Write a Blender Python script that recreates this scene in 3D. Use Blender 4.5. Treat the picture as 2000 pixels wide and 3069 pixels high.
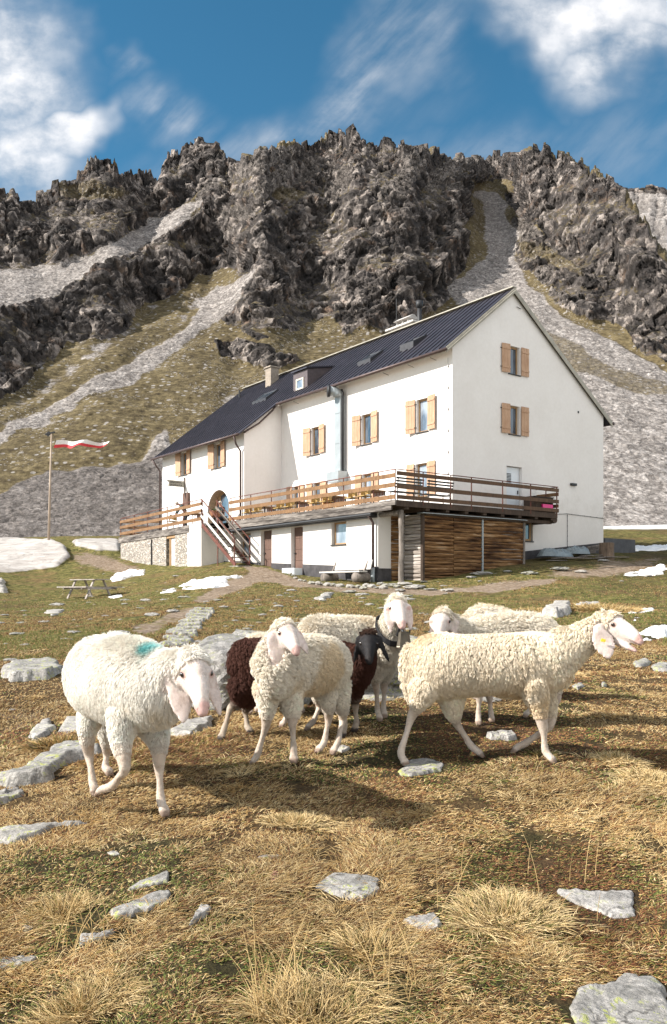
import bpy, bmesh, math, random
import numpy as np
from mathutils import Vector, Matrix, kdtree
from math import radians, sin, cos, pi, sqrt

# ------------------------------------------------------------------ camera, world, sun
for o in list(bpy.data.objects):
    bpy.data.objects.remove(o)
SC = bpy.context.scene
COL = SC.collection
F = 2540.0      # focal length in photograph pixels (2000 x 3069)
HY = 1770.0     # horizon row
Q = 2000 / 1551.0
cam_data = bpy.data.cameras.new('camera')
cam = bpy.data.objects.new('camera', cam_data)
COL.objects.link(cam)
cam.rotation_euler = (radians(90), 0, 0)
cam_data.sensor_fit = 'VERTICAL'
cam_data.sensor_height = 36
cam_data.sensor_width = 36
cam_data.lens = F / 3069 * 36
cam_data.shift_y = (HY - 1534.5) / 3069
cam_data.clip_start = 0.05
cam_data.clip_end = 3000
SC.camera = cam

SUN_EL = radians(35)
SUN_H = Vector((-0.977, -0.212))
sun_dir = Vector((SUN_H.x * cos(SUN_EL), SUN_H.y * cos(SUN_EL), sin(SUN_EL)))
sd = bpy.data.lights.new('sun', 'SUN')
sd.energy = 4.8
sd.angle = radians(0.5)
sd.color = (1.0, 0.962, 0.90)
sun = bpy.data.objects.new('sun', sd)
COL.objects.link(sun)
sun.rotation_euler = (-sun_dir).to_track_quat('-Z', 'Y').to_euler()
SC.view_settings.view_transform = 'Standard'
SC.view_settings.look = 'None'
SC.view_settings.exposure = 0.84
SC.view_settings.gamma = 1.0
SC.cycles.max_bounces = 6
SC.cycles.diffuse_bounces = 3
SC.cycles.transparent_max_bounces = 8

# ------------------------------------------------------------------ node helpers
class NT:
    def __init__(s, nt):
        s.nt = nt; s.N = nt.nodes; s.L = nt.links
    def n(s, t, **k):
        x = s.N.new(t)
        for a, b in k.items():
            setattr(x, a, b)
        return x
    def put(s, sock, v):
        if v is None: return
        if isinstance(v, bpy.types.NodeSocket): s.L.new(v, sock)
        else:
            if isinstance(v, (tuple, list)) and len(v) == 3 and sock.type == 'RGBA': v = (*v, 1)
            sock.default_value = v
    def math(s, op, a, b=None, c=None, clamp=False):
        x = s.n('ShaderNodeMath', operation=op, use_clamp=clamp)
        s.put(x.inputs[0], a); s.put(x.inputs[1], b); s.put(x.inputs[2], c)
        return x.outputs[0]
    def mix(s, f, a, b, mode='MIX'):
        x = s.n('ShaderNodeMix', data_type='RGBA', blend_type=mode)
        s.put(x.inputs[0], f); s.put(x.inputs[6], a); s.put(x.inputs[7], b)
        return x.outputs[2]
    def ss(s, v, lo, hi, a=0.0, b=1.0):
        x = s.n('ShaderNodeMapRange', interpolation_type='SMOOTHSTEP')
        s.put(x.inputs[0], v); s.put(x.inputs[1], lo); s.put(x.inputs[2], hi); s.put(x.inputs[3], a); s.put(x.inputs[4], b)
        return x.outputs[0]
    def noise(s, vec, scale, detail=4, rough=0.55, dist=0.0, color=False):
        x = s.n('ShaderNodeTexNoise')
        s.put(x.inputs['Vector'], vec); x.inputs['Scale'].default_value = scale
        x.inputs['Detail'].default_value = detail; x.inputs['Roughness'].default_value = rough
        x.inputs['Distortion'].default_value = dist
        return x.outputs[1 if color else 0]
    def vor(s, vec, scale, feature='F1', out=0, rnd=1.0):
        x = s.n('ShaderNodeTexVoronoi', feature=feature)
        s.put(x.inputs['Vector'], vec); x.inputs['Scale'].default_value = scale
        x.inputs['Randomness'].default_value = rnd
        return x.outputs[out]
    def ramp(s, v, stops, interp='LINEAR'):
        x = s.n('ShaderNodeValToRGB'); x.color_ramp.interpolation = interp
        el = x.color_ramp.elements
        while len(el) < len(stops): el.new(0.5)
        for e, (p, c) in zip(el, stops):
            e.position = p; e.color = (*c, 1) if len(c) == 3 else c
        s.put(x.inputs[0], v)
        return x.outputs[0]
    def vmul(s, vec, k):
        x = s.n('ShaderNodeVectorMath', operation='MULTIPLY')
        s.put(x.inputs[0], vec); x.inputs[1].default_value = k
        return x.outputs[0]
    def vadd(s, a, b):
        x = s.n('ShaderNodeVectorMath', operation='ADD')
        s.put(x.inputs[0], a); s.put(x.inputs[1], b)
        return x.outputs[0]
    def obj(s):
        return s.n('ShaderNodeTexCoord').outputs['Object']
    def attr(s, name, out='Color'):
        x = s.n('ShaderNodeAttribute'); x.attribute_name = name
        return x.outputs[out]
    def bump(s, h, strength=0.5, dist=0.02, normal=None):
        x = s.n('ShaderNodeBump')
        x.inputs['Strength'].default_value = strength; x.inputs['Distance'].default_value = dist
        s.put(x.inputs['Height'], h)
        if normal is not None: s.put(x.inputs['Normal'], normal)
        return x.outputs[0]
    def sep(s, v):
        x = s.n('ShaderNodeSeparateXYZ'); s.put(x.inputs[0], v)
        return x.outputs

def material(name, color=None, rough=0.8, metal=0.0, spec=None):
    m = bpy.data.materials.new(name)
    m.use_nodes = True
    t = NT(m.node_tree)
    b = m.node_tree.nodes['Principled BSDF']
    t.b = b; t.m = m
    b.inputs['Roughness'].default_value = rough
    b.inputs['Metallic'].default_value = metal
    if spec is not None: b.inputs['Specular IOR Level'].default_value = spec
    if color is not None: b.inputs['Base Color'].default_value = (*color, 1)
    return t

def simple(name, color, rough=0.7, metal=0.0, var=0.25, scale=8, bump=0.2, bd=0.003, stretch=(1, 1, 1), spec=None):
    """one colour broken up by noise, with a matching bump"""
    t = material(name, color, rough, metal, spec)
    v = t.vmul(t.obj(), stretch)
    n = t.noise(v, scale, 5, 0.6)
    lo = tuple(c * (1 - var) for c in color); hi = tuple(min(0.95, c * (1 + var)) for c in color)
    t.put(t.b.inputs['Base Color'], t.ramp(n, [(0.3, lo), (0.7, hi)]))
    if bump: t.put(t.b.inputs['Normal'], t.bump(t.noise(v, scale * 4, 4), bump, bd))
    return t.m

# ------------------------------------------------------------------ sky with clouds
w = bpy.data.worlds.new('World'); SC.world = w; w.use_nodes = True
t = NT(w.node_tree)
bg = w.node_tree.nodes['Background']
sky = t.n('ShaderNodeTexSky', sky_type='NISHITA')
sky.sun_disc = False
sky.sun_elevation = SUN_EL
sky.sun_rotation = math.atan2(SUN_H.x, SUN_H.y) % (2 * pi)
sky.altitude = 2300; sky.air_density = 1.0; sky.dust_density = 0.4; sky.ozone_density = 2.2
d = t.n('ShaderNodeTexCoord').outputs['Generated']
sx, sy, sz = t.sep(d)
yy = t.math('MAXIMUM', sy, 0.12)
gx = t.math('DIVIDE', sx, yy); gz_ = t.math('DIVIDE', sz, yy)
front = t.ss(sy, 0.05, 0.3)
cb = t.n('ShaderNodeCombineXYZ'); t.put(cb.inputs[0], gx); t.put(cb.inputs[1], gz_)
G = cb.outputs[0]
def D2(x, y):    # direction plane coordinates of a display pixel
    return ((x * Q - 1000) / F, (HY - y * Q) / F)
warp = t.noise(G, 5.0, 4, 0.55, color=True)
wv = t.n('ShaderNodeVectorMath', operation='MULTIPLY_ADD')
t.put(wv.inputs[0], warp); wv.inputs[1].default_value = (0.22, 0.22, 0); t.put(wv.inputs[2], G)
GW = wv.outputs[0]
def blob(cx, cy, rx, ry, ang=0.0, edge=0.25):
    """soft ellipse round a direction; warped by noise"""
    cx, cy = D2(cx, cy); rx = rx * Q / F; ry = ry * Q / F
    s1 = t.n('ShaderNodeVectorMath', operation='SUBTRACT'); t.put(s1.inputs[0], GW); s1.inputs[1].default_value = (cx + 0.11, cy + 0.11, 0)
    r = t.n('ShaderNodeVectorRotate', rotation_type='Z_AXIS'); t.put(r.inputs['Vector'], s1.outputs[0]); r.inputs['Angle'].default_value = -ang
    sc = t.n('ShaderNodeVectorMath', operation='MULTIPLY'); t.put(sc.inputs[0], r.outputs[0]); sc.inputs[1].default_value = (1 / rx, 1 / ry, 0)
    le = t.n('ShaderNodeVectorMath', operation='LENGTH'); t.put(le.inputs[0], sc.outputs[0])
    return t.ss(le.outputs['Value'], 1.0 + edge, 1.0 - edge * 2)
def addm(*a):
    r = a[0]
    for b_ in a[1:]: r = t.math('MAXIMUM', r, b_)
    return r
puff = t.noise(G, 6.5, 7, 0.58)
fine = t.noise(t.vmul(G, (1.0, 1.6, 1)), 17, 7, 0.62)
big = addm(blob(30, 130, 190, 230, 0.3, 0.35), blob(190, 290, 130, 75, 0.35, 0.35), blob(50, 350, 170, 150, 0, 0.35),
           blob(1400, 20, 340, 95, -0.12, 0.5), blob(1450, 120, 130, 90, 0.2, 0.5))
cl = t.math('MULTIPLY', big, t.ss(t.math('ADD', puff, t.math('MULTIPLY', fine, 0.45)), 0.46, 0.88, 0.30, 1.0))
wisps = addm(t.math('MULTIPLY', blob(840, 180, 280, 85, 0.72, 0.8), 0.85),
             t.math('MULTIPLY', blob(420, 245, 110, 70, -0.2, 0.7), 0.7),
             t.math('MULTIPLY', blob(320, 140, 45, 35, 0, 0.5), 0.5),
             t.math('MULTIPLY', blob(650, 330, 330, 80, 0.35, 0.7), 0.6),
             t.math('MULTIPLY', blob(1250, 330, 600, 90, 0.12, 0.7), 0.42))
vr = t.n('ShaderNodeVectorRotate', rotation_type='Z_AXIS'); t.put(vr.inputs['Vector'], G); vr.inputs['Angle'].default_value = -0.78
streak = t.noise(t.vmul(vr.outputs[0], (2.5, 9.0, 1)), 2.2, 7, 0.58)
wisps = t.math('MULTIPLY', wisps, t.ss(streak, 0.25, 0.70))
wn = t.math('MULTIPLY', wisps, t.ss(t.math('ADD', t.noise(t.vmul(G, (1, 1.4, 1)), 7, 7, 0.6), t.math('MULTIPLY', fine, 0.5)), 0.35, 0.85))
far = t.ss(t.noise(d, 2.6, 6, 0.55), 0.40, 0.54)  # cloud cover added behind the camera, out of view, for fill light
cover = t.math('MAXIMUM', t.math('MAXIMUM', cl, wn), t.math('MULTIPLY', far, t.math('SUBTRACT', 1.0, front)), clamp=True)
hsv = t.n('ShaderNodeHueSaturation'); t.put(hsv.inputs['Color'], sky.outputs[0])
hsv.inputs['Hue'].default_value = 0.478; hsv.inputs['Saturation'].default_value = 1.22; hsv.inputs['Value'].default_value = 0.80
cc = t.ramp(t.math('ADD', t.math('MULTIPLY', puff, 0.6), t.math('MULTIPLY', cover, 0.35)), [(0.38, (3.3, 3.5, 3.8)), (0.66, (6.0, 5.9, 5.9))])
ccb = t.mix(t.math('SUBTRACT', 1.0, front), cc, (7.6, 7.45, 7.3)); cc = ccb  # unseen clouds brightened to lift the shaded sides
t.put(bg.inputs[0], t.mix(t.math('MULTIPLY', cover, 0.93), hsv.outputs[0], cc))
bg.inputs[1].default_value = 0.112

# ------------------------------------------------------------------ geometry helpers
def P(dx, dy, Y):
    """world point at display pixel (1551 wide) and depth Y"""
    return Vector(((dx * Q - 1000) / F * Y, Y, (HY - dy * Q) / F * Y))

ORI = {}
def tag(o, label=None, cat=None, group=None, kind=None):
    if label: o['label'] = label
    if cat: o['category'] = cat
    if group: o['group'] = group
    if kind: o['kind'] = kind
    return o
def thing(name, label, cat, loc=(0, 0, 0), group=None, rotz=0.0):
    o = bpy.data.objects.new(name, None); COL.objects.link(o)
    o.empty_display_size = 0.2
    o.location = loc; o.rotation_euler = (0, 0, rotz)
    ORI[o.name] = Vector(loc)
    return tag(o, label, cat, group)
def copy_tree(o, parent=None):
    c = o.copy(); COL.objects.link(c); c.parent = parent
    for ch in o.children: copy_tree(ch, c)
    return c

class MB:
    """mesh collector"""
    def __init__(s):
        s.v = []; s.f = []; s.mi = []; s.cur = 0
    def add(s, vs, fs):
        k = len(s.v); s.v += [Vector(x) for x in vs]
        s.f += [tuple(i + k for i in f) for f in fs]; s.mi += [s.cur] * len(fs)
        return s
    def hexa(s, p):   # 8 corners: bottom 4 ccw, top 4
        return s.add(p, [(0, 3, 2, 1), (4, 5, 6, 7), (0, 1, 5, 4), (1, 2, 6, 5), (2, 3, 7, 6), (3, 0, 4, 7)])
    def box(s, lo, hi, fr=None):
        x0, y0, z0 = lo; x1, y1, z1 = hi
        p = [(x0, y0, z0), (x1, y0, z0), (x1, y1, z0), (x0, y1, z0), (x0, y0, z1), (x1, y0, z1), (x1, y1, z1), (x0, y1, z1)]
        if fr: p = [fr(*q) for q in p]
        return s.hexa(p)
    def bar(s, a, b, w, h, up=(0, 0, 1)):
        a = Vector(a); b = Vector(b); d = (b - a).normalized(); up = Vector(up)
        if abs(d.dot(up)) > 0.98: up = Vector((1, 0, 0))
        r = d.cross(up).normalized() * w / 2; u = r.cross(d).normalized() * h / 2
        return s.hexa([a - r - u, a + r - u, b + r - u, b - r - u, a - r + u, a + r + u, b + r + u, b - r + u])
    def tube(s, pts, r, n=8, cap=True, flat=None):
        """pts list, r radius or list; flat=(axis vector, factor) squashes"""
        pts = [Vector(p) for p in pts]
        if not isinstance(r, (list, tuple)): r = [r] * len(pts)
        vs = []; fs = []; prev = None
        for i, p in enumerate(pts):
            d = (pts[min(i + 1, len(pts) - 1)] - pts[max(i - 1, 0)]).normalized()
            if prev is None:
                a = Vector((0, 0, 1)) if abs(d.z) < 0.9 else Vector((1, 0, 0))
                x = d.cross(a).normalized()
            else:
                x = (prev - d * prev.dot(d)).normalized()
            prev = x; y = d.cross(x)
            for k in range(n):
                an = 2 * pi * k / n
                o = x * cos(an) * r[i] + y * sin(an) * r[i]
                if flat: ax = Vector(flat[0]); o -= ax * o.dot(ax) * (1 - flat[1])
                vs.append(p + o)
        for i in range(len(pts) - 1):
            for k in range(n):
                k2 = (k + 1) % n
                fs.append((i * n + k, i * n + k2, (i + 1) * n + k2, (i + 1) * n + k))
        if cap:
            fs.append(tuple(range(n))[::-1]); fs.append(tuple((len(pts) - 1) * n + k for k in range(n)))
        return s.add(vs, fs)
    def loft(s, rings, cap=True):
        n = len(rings[0]); vs = [p for r in rings for p in r]; fs = []
        for i in range(len(rings) - 1):
            for k in range(n):
                k2 = (k + 1) % n
                fs.append((i * n + k, i * n + k2, (i + 1) * n + k2, (i + 1) * n + k))
        if cap:
            fs.append(tuple(range(n))[::-1]); fs.append(tuple((len(rings) - 1) * n + k for k in range(n)))
        return s.add(vs, fs)
    def prism(s, poly, off):
        """polygon of 3-D points extruded by vector off"""
        n = len(poly); off = Vector(off); poly = [Vector(p) for p in poly]
        return s.add(poly + [p + off for p in poly],
                     [tuple(range(n))[::-1], tuple(range(n, 2 * n))] + [(i, (i + 1) % n, (i + 1) % n + n, i + n) for i in range(n)])
    def ball(s, c, r, seg=12, rings=8, m=None):
        c = Vector(c); r = Vector(r) if hasattr(r, '__len__') else Vector((r, r, r))
        vs = []; fs = []
        for i in range(rings + 1):
            th = pi * i / rings
            for k in range(seg):
                ph = 2 * pi * k / seg
                o = Vector((sin(th) * cos(ph) * r.x, sin(th) * sin(ph) * r.y, cos(th) * r.z))
                if m: o = m @ o
                vs.append(c + o)
        for i in range(rings):
            for k in range(seg):
                k2 = (k + 1) % seg
                fs.append((i * seg + k, (i + 1) * seg + k, (i + 1) * seg + k2, i * seg + k2))
        return s.add(vs, fs)
    def build(s, name, mat, parent=None, loc=None, smooth=False, bevel=0.0):
        me = bpy.data.meshes.new(name)
        o0 = ORI[parent.name] if parent is not None else Vector(loc or (0, 0, 0))
        me.from_pydata([v - o0 for v in s.v], [], s.f)
        ms = mat if isinstance(mat, (list, tuple)) else [mat]
        for m in ms: me.materials.append(m)
        if len(ms) > 1: me.polygons.foreach_set('material_index', s.mi)
        bm = bmesh.new(); bm.from_mesh(me)
        bmesh.ops.remove_doubles(bm, verts=bm.verts, dist=1e-5)
        bmesh.ops.recalc_face_normals(bm, faces=bm.faces)
        bm.to_mesh(me); bm.free()
        if smooth: me.polygons.foreach_set('use_smooth', [True] * len(me.polygons))
        o = bpy.data.objects.new(name, me); COL.objects.link(o)
        if bevel:
            bv = o.modifiers.new('b', 'BEVEL'); bv.width = bevel; bv.segments = 2; bv.limit_method = 'ANGLE'
        if parent is not None:
            o.parent = parent; ORI[o.name] = o0
        else:
            o.location = o0; ORI[o.name] = o0
        return o

# ------------------------------------------------------------------ numpy noise
def _hash(ix, iy, iz, seed):
    h = (ix.astype(np.int64) * 374761393 + iy.astype(np.int64) * 668265263 + iz.astype(np.int64) * 2147483647 + seed * 1274126177) & 0xFFFFFFFF
    h = ((h ^ (h >> 13)) * 1274126177) & 0xFFFFFFFF
    h = ((h ^ (h >> 16)) * 2246822519) & 0xFFFFFFFF
    return h ^ (h >> 15)
def vnoise(p, seed=0):
    """smooth value noise, p (...,3) -> -1..1"""
    p = p.astype(np.float32); i = np.floor(p); f = p - i; f = f * f * (3 - 2 * f)
    i = i.astype(np.int64); r = 0
    for cx in (0, 1):
        for cy in (0, 1):
            for cz in (0, 1):
                wt = (f[..., 0] if cx else 1 - f[..., 0]) * (f[..., 1] if cy else 1 - f[..., 1]) * (f[..., 2] if cz else 1 - f[..., 2])
                r = r + wt * (_hash(i[..., 0] + cx, i[..., 1] + cy, i[..., 2] + cz, seed) & 0xFFFF) / 32767.5
    return r - 1.0
def fbm(p, oct=5, lac=2.07, gain=0.5, seed=0, ridged=False):
    a = 1.0; s = 0; tot = 0
    for k in range(oct):
        n = vnoise(p, seed + k * 17)
        if ridged: n = 1 - 2 * np.abs(n)
        s = s + a * n; tot += a; a *= gain; p = p * lac + 11.3
    return s / tot
def cell(p, seed=0, tilt=False):
    """3-D cellular noise: (distance F1, second distance F2, random per cell)"""
    i = np.floor(p).astype(np.int64); sh = p.shape[:-1]; tl = np.zeros(sh, np.float32)
    d1 = np.full(sh, 9.0, np.float32); d2 = np.full(sh, 9.0, np.float32); rid = np.zeros(sh, np.float32)
    for cx in (-1, 0, 1):
        for cy in (-1, 0, 1):
            for cz in (-1, 0, 1):
                jx, jy, jz = i[..., 0] + cx, i[..., 1] + cy, i[..., 2] + cz
                h = _hash(jx, jy, jz, seed)
                qx = jx + (h & 1023) / 1023.0; qy = jy + ((h >> 10) & 1023) / 1023.0; qz = jz + ((h >> 20) & 1023) / 1023.0
                dd = ((p[..., 0] - qx) ** 2 + (p[..., 1] - qy) ** 2 + (p[..., 2] - qz) ** 2).astype(np.float32)
                m = dd < d1
                d2 = np.where(m, d1, np.minimum(d2, dd))
                rid = np.where(m, ((h >> 5) & 0xFFF) / 4095.0, rid)
                if tilt:
                    h2_ = _hash(jx, jy, jz, seed + 5)
                    tt = (p[..., 0] - qx) * ((h2_ & 255) / 127.5 - 1) + (p[..., 1] - qy) * (((h2_ >> 8) & 255) / 127.5 - 1) + (p[..., 2] - qz) * (((h2_ >> 16) & 255) / 127.5 - 1)
                    tl = np.where(m, tt, tl)
                d1 = np.where(m, dd, d1)
    if tilt: return np.sqrt(d1), np.sqrt(d2), rid, tl
    return np.sqrt(d1), np.sqrt(d2), rid
def blur(a, s0, s1):
    for ax, s in ((0, s0), (1, s1)):
        if s <= 0: continue
        r = int(3 * s); k = np.exp(-0.5 * (np.arange(-r, r + 1) / s) ** 2); k /= k.sum()
        pad = [(0, 0), (0, 0)]; pad[ax] = (r, r)
        b = np.pad(a, pad, mode='edge'); o = np.zeros_like(a)
        n = a.shape[ax]
        for j, kk in enumerate(k):
            o = o + kk * (b[j:j + n] if ax == 0 else b[:, j:j + n])
        a = o
    return a
def sstep(x, lo, hi):
    q = np.clip((x - lo) / (hi - lo), 0, 1)
    return q * q * (3 - 2 * q)
def inpoly(x, y, poly):
    r = np.zeros(x.shape, bool); n = len(poly)
    for k in range(n):
        x0, y0 = poly[k]; x1, y1 = poly[(k + 1) % n]
        if y0 == y1: continue
        c = ((y0 > y) != (y1 > y)) & (x < (x1 - x0) * (y - y0) / (y1 - y0) + x0)
        r ^= c
    return r
def grid_mesh(name, V, mat, closed=False, attrs=None, smooth=True):
    """V (rows, cols, 3) -> mesh object"""
    R, C_ = V.shape[:2]
    me = bpy.data.meshes.new(name)
    me.vertices.add(R * C_); me.vertices.foreach_set('co', V.astype(np.float32).ravel())
    idx = np.arange(R * C_).reshape(R, C_)
    q = np.stack([idx[:-1, :-1], idx[:-1, 1:], idx[1:, 1:], idx[1:, :-1]], -1).reshape(-1, 4)
    me.loops.add(q.size); me.loops.foreach_set('vertex_index', q.ravel().astype(np.int32))
    me.polygons.add(len(q)); me.polygons.foreach_set('loop_start', (np.arange(len(q)) * 4).astype(np.int32))
    if smooth: me.polygons.foreach_set('use_smooth', np.ones(len(q), bool))
    me.update(calc_edges=True)
    for k, a in (attrs or {}).items():
        at = me.attributes.new(k, 'FLOAT_COLOR', 'POINT')
        c = np.ones((R * C_, 4), np.float32); a = a.reshape(R * C_, -1); c[:, :a.shape[1]] = a
        at.data.foreach_set('color', c.ravel())
    me.materials.append(mat)
    o = bpy.data.objects.new(name, me); COL.objects.link(o)
    return o
def curves_obj(name, pts, rad, mat, col=None, parent=None, loc=(0, 0, 0)):
    """pts (n, k, 3) world; rad (n, k); col (n, 3)"""
    n, k = pts.shape[:2]
    hc = bpy.data.hair_curves.new(name)
    hc.add_curves([k] * n)
    o0 = np.array(ORI[parent.name] if parent is not None else loc, np.float32)
    hc.attributes['position'].data.foreach_set('vector', (pts - o0).astype(np.float32).ravel())
    ra = hc.attributes.get('radius') or hc.attributes.new('radius', 'FLOAT', 'POINT')
    ra.data.foreach_set('value', rad.astype(np.float32).ravel())
    if col is not None:
        c4 = np.ones((n, 4), np.float32); c4[:, :3] = col
        hc.attributes.new('tint', 'FLOAT_COLOR', 'CURVE').data.foreach_set('color', c4.ravel())
    hc.materials.append(mat)
    o = bpy.data.objects.new(name, hc); COL.objects.link(o)
    if parent is not None: o.parent = parent
    else: o.location = loc
    return o
rng = np.random.default_rng(7)
RND = random.Random(5)
# ------------------------------------------------------------------ the lie of the land
CTRL = [(376,1885,4.28),(220,1850,4.62),(940,1768,5.3),(1275,1768,5.3),(598,1760,5.3),(780,1742,5.55),(520,1722,5.9),(825,1690,6.3),
        (885,1670,6.6),(1113,1675,6.6),(60,1722,6.5),(1500,1700,6.3),(300,1500,13),(450,1490,15),(450,1415,22),(150,1420,26),(175,1387,38),
        (870,1358,34.2),(1020,1352,34.6),(700,1336,40),(550,1311,42),(437,1322,45),(283,1305,56.7),(80,1330,52),(80,1262,66),(113,1256,64),
        (250,1275,60),(1222,1310,38.6),(1404,1284,43.7),(1480,1270,50),(1500,1222,66),(1300,1222,66),(1551,1300,42),(1500,1360,33),
        (1551,1440,18),(1300,1400,24),(900,1400,25),(900,1470,15),(1300,1480,14),(-100,1300,55),(-100,1400,30),(1650,1400,24),(1700,1260,50),
        (350,1245,75),(900,1235,75),(1600,1222,80),(0,1250,75)]
_c = [((dx * Q - 1000) / F, math.log(Y), (HY - dy * Q) / F * Y) for dx, dy, Y in CTRL]
for s_ in (-0.9, -0.4, 0.0, 0.4, 0.9):
    _c += [(s_, math.log(1.0), -1.37), (s_, math.log(1.7), -1.33), (s_, math.log(2.6), -1.255), (s_, math.log(3.4), -1.19)]
    _c += [(s_, math.log(9), -0.99 if abs(s_) < .5 else -1.05), (s_, math.log(110), 5.0)]
for s_ in (-0.9, 0.9):
    _c += [(s_, math.log(4.5), -1.12), (s_, math.log(20), -0.6), (s_, math.log(45), 1.0), (s_, math.log(70), 4.3)]
_c = np.array(_c)
def _tps(r): return r * r * np.log(r + 1e-9)
_u = np.stack([_c[:, 0] * 3.2, _c[:, 1]], 1)
_n = len(_u)
_A = np.zeros((_n + 3, _n + 3)); _d = np.linalg.norm(_u[:, None] - _u[None], axis=2)
_A[:_n, :_n] = _tps(_d) + np.eye(_n) * 0.02
_A[:_n, _n] = 1; _A[:_n, _n + 1:] = _u; _A[_n, :_n] = 1; _A[_n + 1:, :_n] = _u.T
_w = np.linalg.solve(_A, np.concatenate([_c[:, 2], np.zeros(3)]))
def ground_base(x, y):
    x = np.asarray(x, float); y = np.asarray(y, float)
    yc = np.clip(y, 1.0, 110); s = np.clip(x / yc, -0.9, 0.9)
    u = s * 3.2; v = np.log(yc)
    z = _w[_n] + _w[_n + 1] * u + _w[_n + 2] * v
    for k in range(_n):
        z = z + _w[k] * _tps(np.sqrt((u - _u[k, 0]) ** 2 + (v - _u[k, 1]) ** 2))
    return z
def ground_z(x, y):
    x = np.asarray(x, float); y = np.asarray(y, float)
    z = ground_base(x, y)
    p = np.stack([x, y, np.zeros_like(x)], -1)
    near = 1 - sstep(y, 7, 16)
    z = z + fbm(p * 0.9, 3, seed=3) * (0.035 + 0.03 * sstep(y, 8, 20)) + fbm(p * 2.1, 3, seed=8) * .016 + fbm(p * 4.5, 4, seed=9) * 0.026 * (0.3 + near)
    # the hollow and bank at the left, behind the first ewe
    z = z - 0.16 * np.exp(-((x + 3.3) / 1.0) ** 2 - ((y - 7.6) / 0.9) ** 2)
    z = z - 0.10 * np.exp(-((x + 1.05) / .3) ** 2 - ((y - 2.55) / .18) ** 2)
    return z
def gz(x, y): return float(ground_z(np.array([x]), np.array([y]))[0])

# grid of the sheet: fine in front of the camera, coarse behind and to the sides
_ry = np.concatenate([-np.geomspace(60, 0.8, 24), np.linspace(-0.6, 1.6, 14), np.geomspace(1.75, 125, 880)])
_t = np.linspace(-1, 1, 760)
_cs = np.sign(_t) * (0.62 * np.abs(_t) + 0.75 * np.abs(_t) ** 7)
_gy = np.repeat(_ry[:, None], len(_cs), 1)
_gx = _cs[None, :] * (np.sqrt(np.maximum(_gy, 0) ** 2 + 0.04) * 0.80 + 0.9 + np.maximum(-_gy, 0))
_gzv = ground_z(_gx, _gy)
_dx = (1000 + F * _gx / np.maximum(_gy, .5)) / Q; _dy = (HY - F * _gzv / np.maximum(_gy, .5)) / Q
def region(poly, soft, wob=0.0, x=None, y=None, seed=1, sc=40.0, blurs=None):
    x = _dx if x is None else x; y = _dy if y is None else y
    if wob:
        q = np.stack([x / sc, y / sc * 1.6, np.zeros_like(x)], -1)
        x = x + fbm(q, 4, seed=seed) * wob; y = y + fbm(q + 50, 4, seed=seed) * wob * 0.6
    m = inpoly(x, y, poly).astype(np.float32)
    return blur(m, soft, soft) if soft else m
ok = (_gy > 2)
path = region([(560,1312),(620,1318),(700,1345),(800,1362),(1000,1372),(1200,1350),(1300,1345),(1300,1356),(1150,1372),(1000,1385),(860,1382),(700,1362),(600,1352),(520,1385),(470,1400),(440,1395),(530,1350),(575,1330)], 2.5, 14) * ok
path = np.maximum(path, 0.8 * region([(480,1400),(440,1440),(330,1480),(300,1470),(400,1420)], 4, 20) * ok)
path = np.maximum(path, 0.9 * region([(160,1285),(260,1290),(330,1320),(290,1335),(240,1320),(170,1310)], 4, 20) * ok)
path = np.maximum(path, 0.55 * region([(-50,1655),(60,1640),(160,1660),(200,1690),(160,1715),(60,1740),(-50,1745)], 5, 30) * ok)
path = np.maximum(path, 0.8 * region([(1250,1330),(1420,1310),(1551,1295),(1551,1312),(1440,1335),(1300,1350)], 4, 30) * ok)
road = region([(1300,1219),(1700,1219),(1700,1229),(1300,1230)], 1.2, 0) * (_gy > 50)
_slab = region([(-300,1258),(60,1257),(110,1260),(150,1275),(160,1300),(130,1322),(60,1331),(0,1334),(-300,1340)], 1.2, 10) * (_gy > 30)
_slab = np.maximum(_slab, region([(165,1262),(280,1262),(282,1285),(230,1286),(175,1275)], 1.2, 8) * (_gy > 30))
green = np.clip(sstep(_gy, 9, 17) * (1 - 0.35 * sstep(_dx, 900, 1400)), 0, 1)
green = green * (0.75 + 0.5 * fbm(np.stack([_gx * .35, _gy * .16, _gx * 0], -1), 3, seed=21))
moss = np.clip(0.5 + 1.4 * (fbm(np.stack([_gx * 1.15, _gy * 1.15, _gx * 0], -1), 4, seed=31) + .30 * (1 - sstep(_gy, 2.6, 4.2)) - .05), 0, 1)
red = np.clip(fbm(np.stack([_gx * .9, _gy * .9, _gx * 0 + 7], -1), 4, seed=33) * 1.6 + 0.55 * np.exp(-((_gx - 1.4) / .8) ** 2 - ((_gy - 3.6) / .9) ** 2) , 0, 1)
_gzv = _gzv + _slab * (0.25 + 0.35 * fbm(np.stack([_gx * .15, _gy * .1, _gx * 0], -1), 3, seed=41)) - path * 0.03

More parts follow.
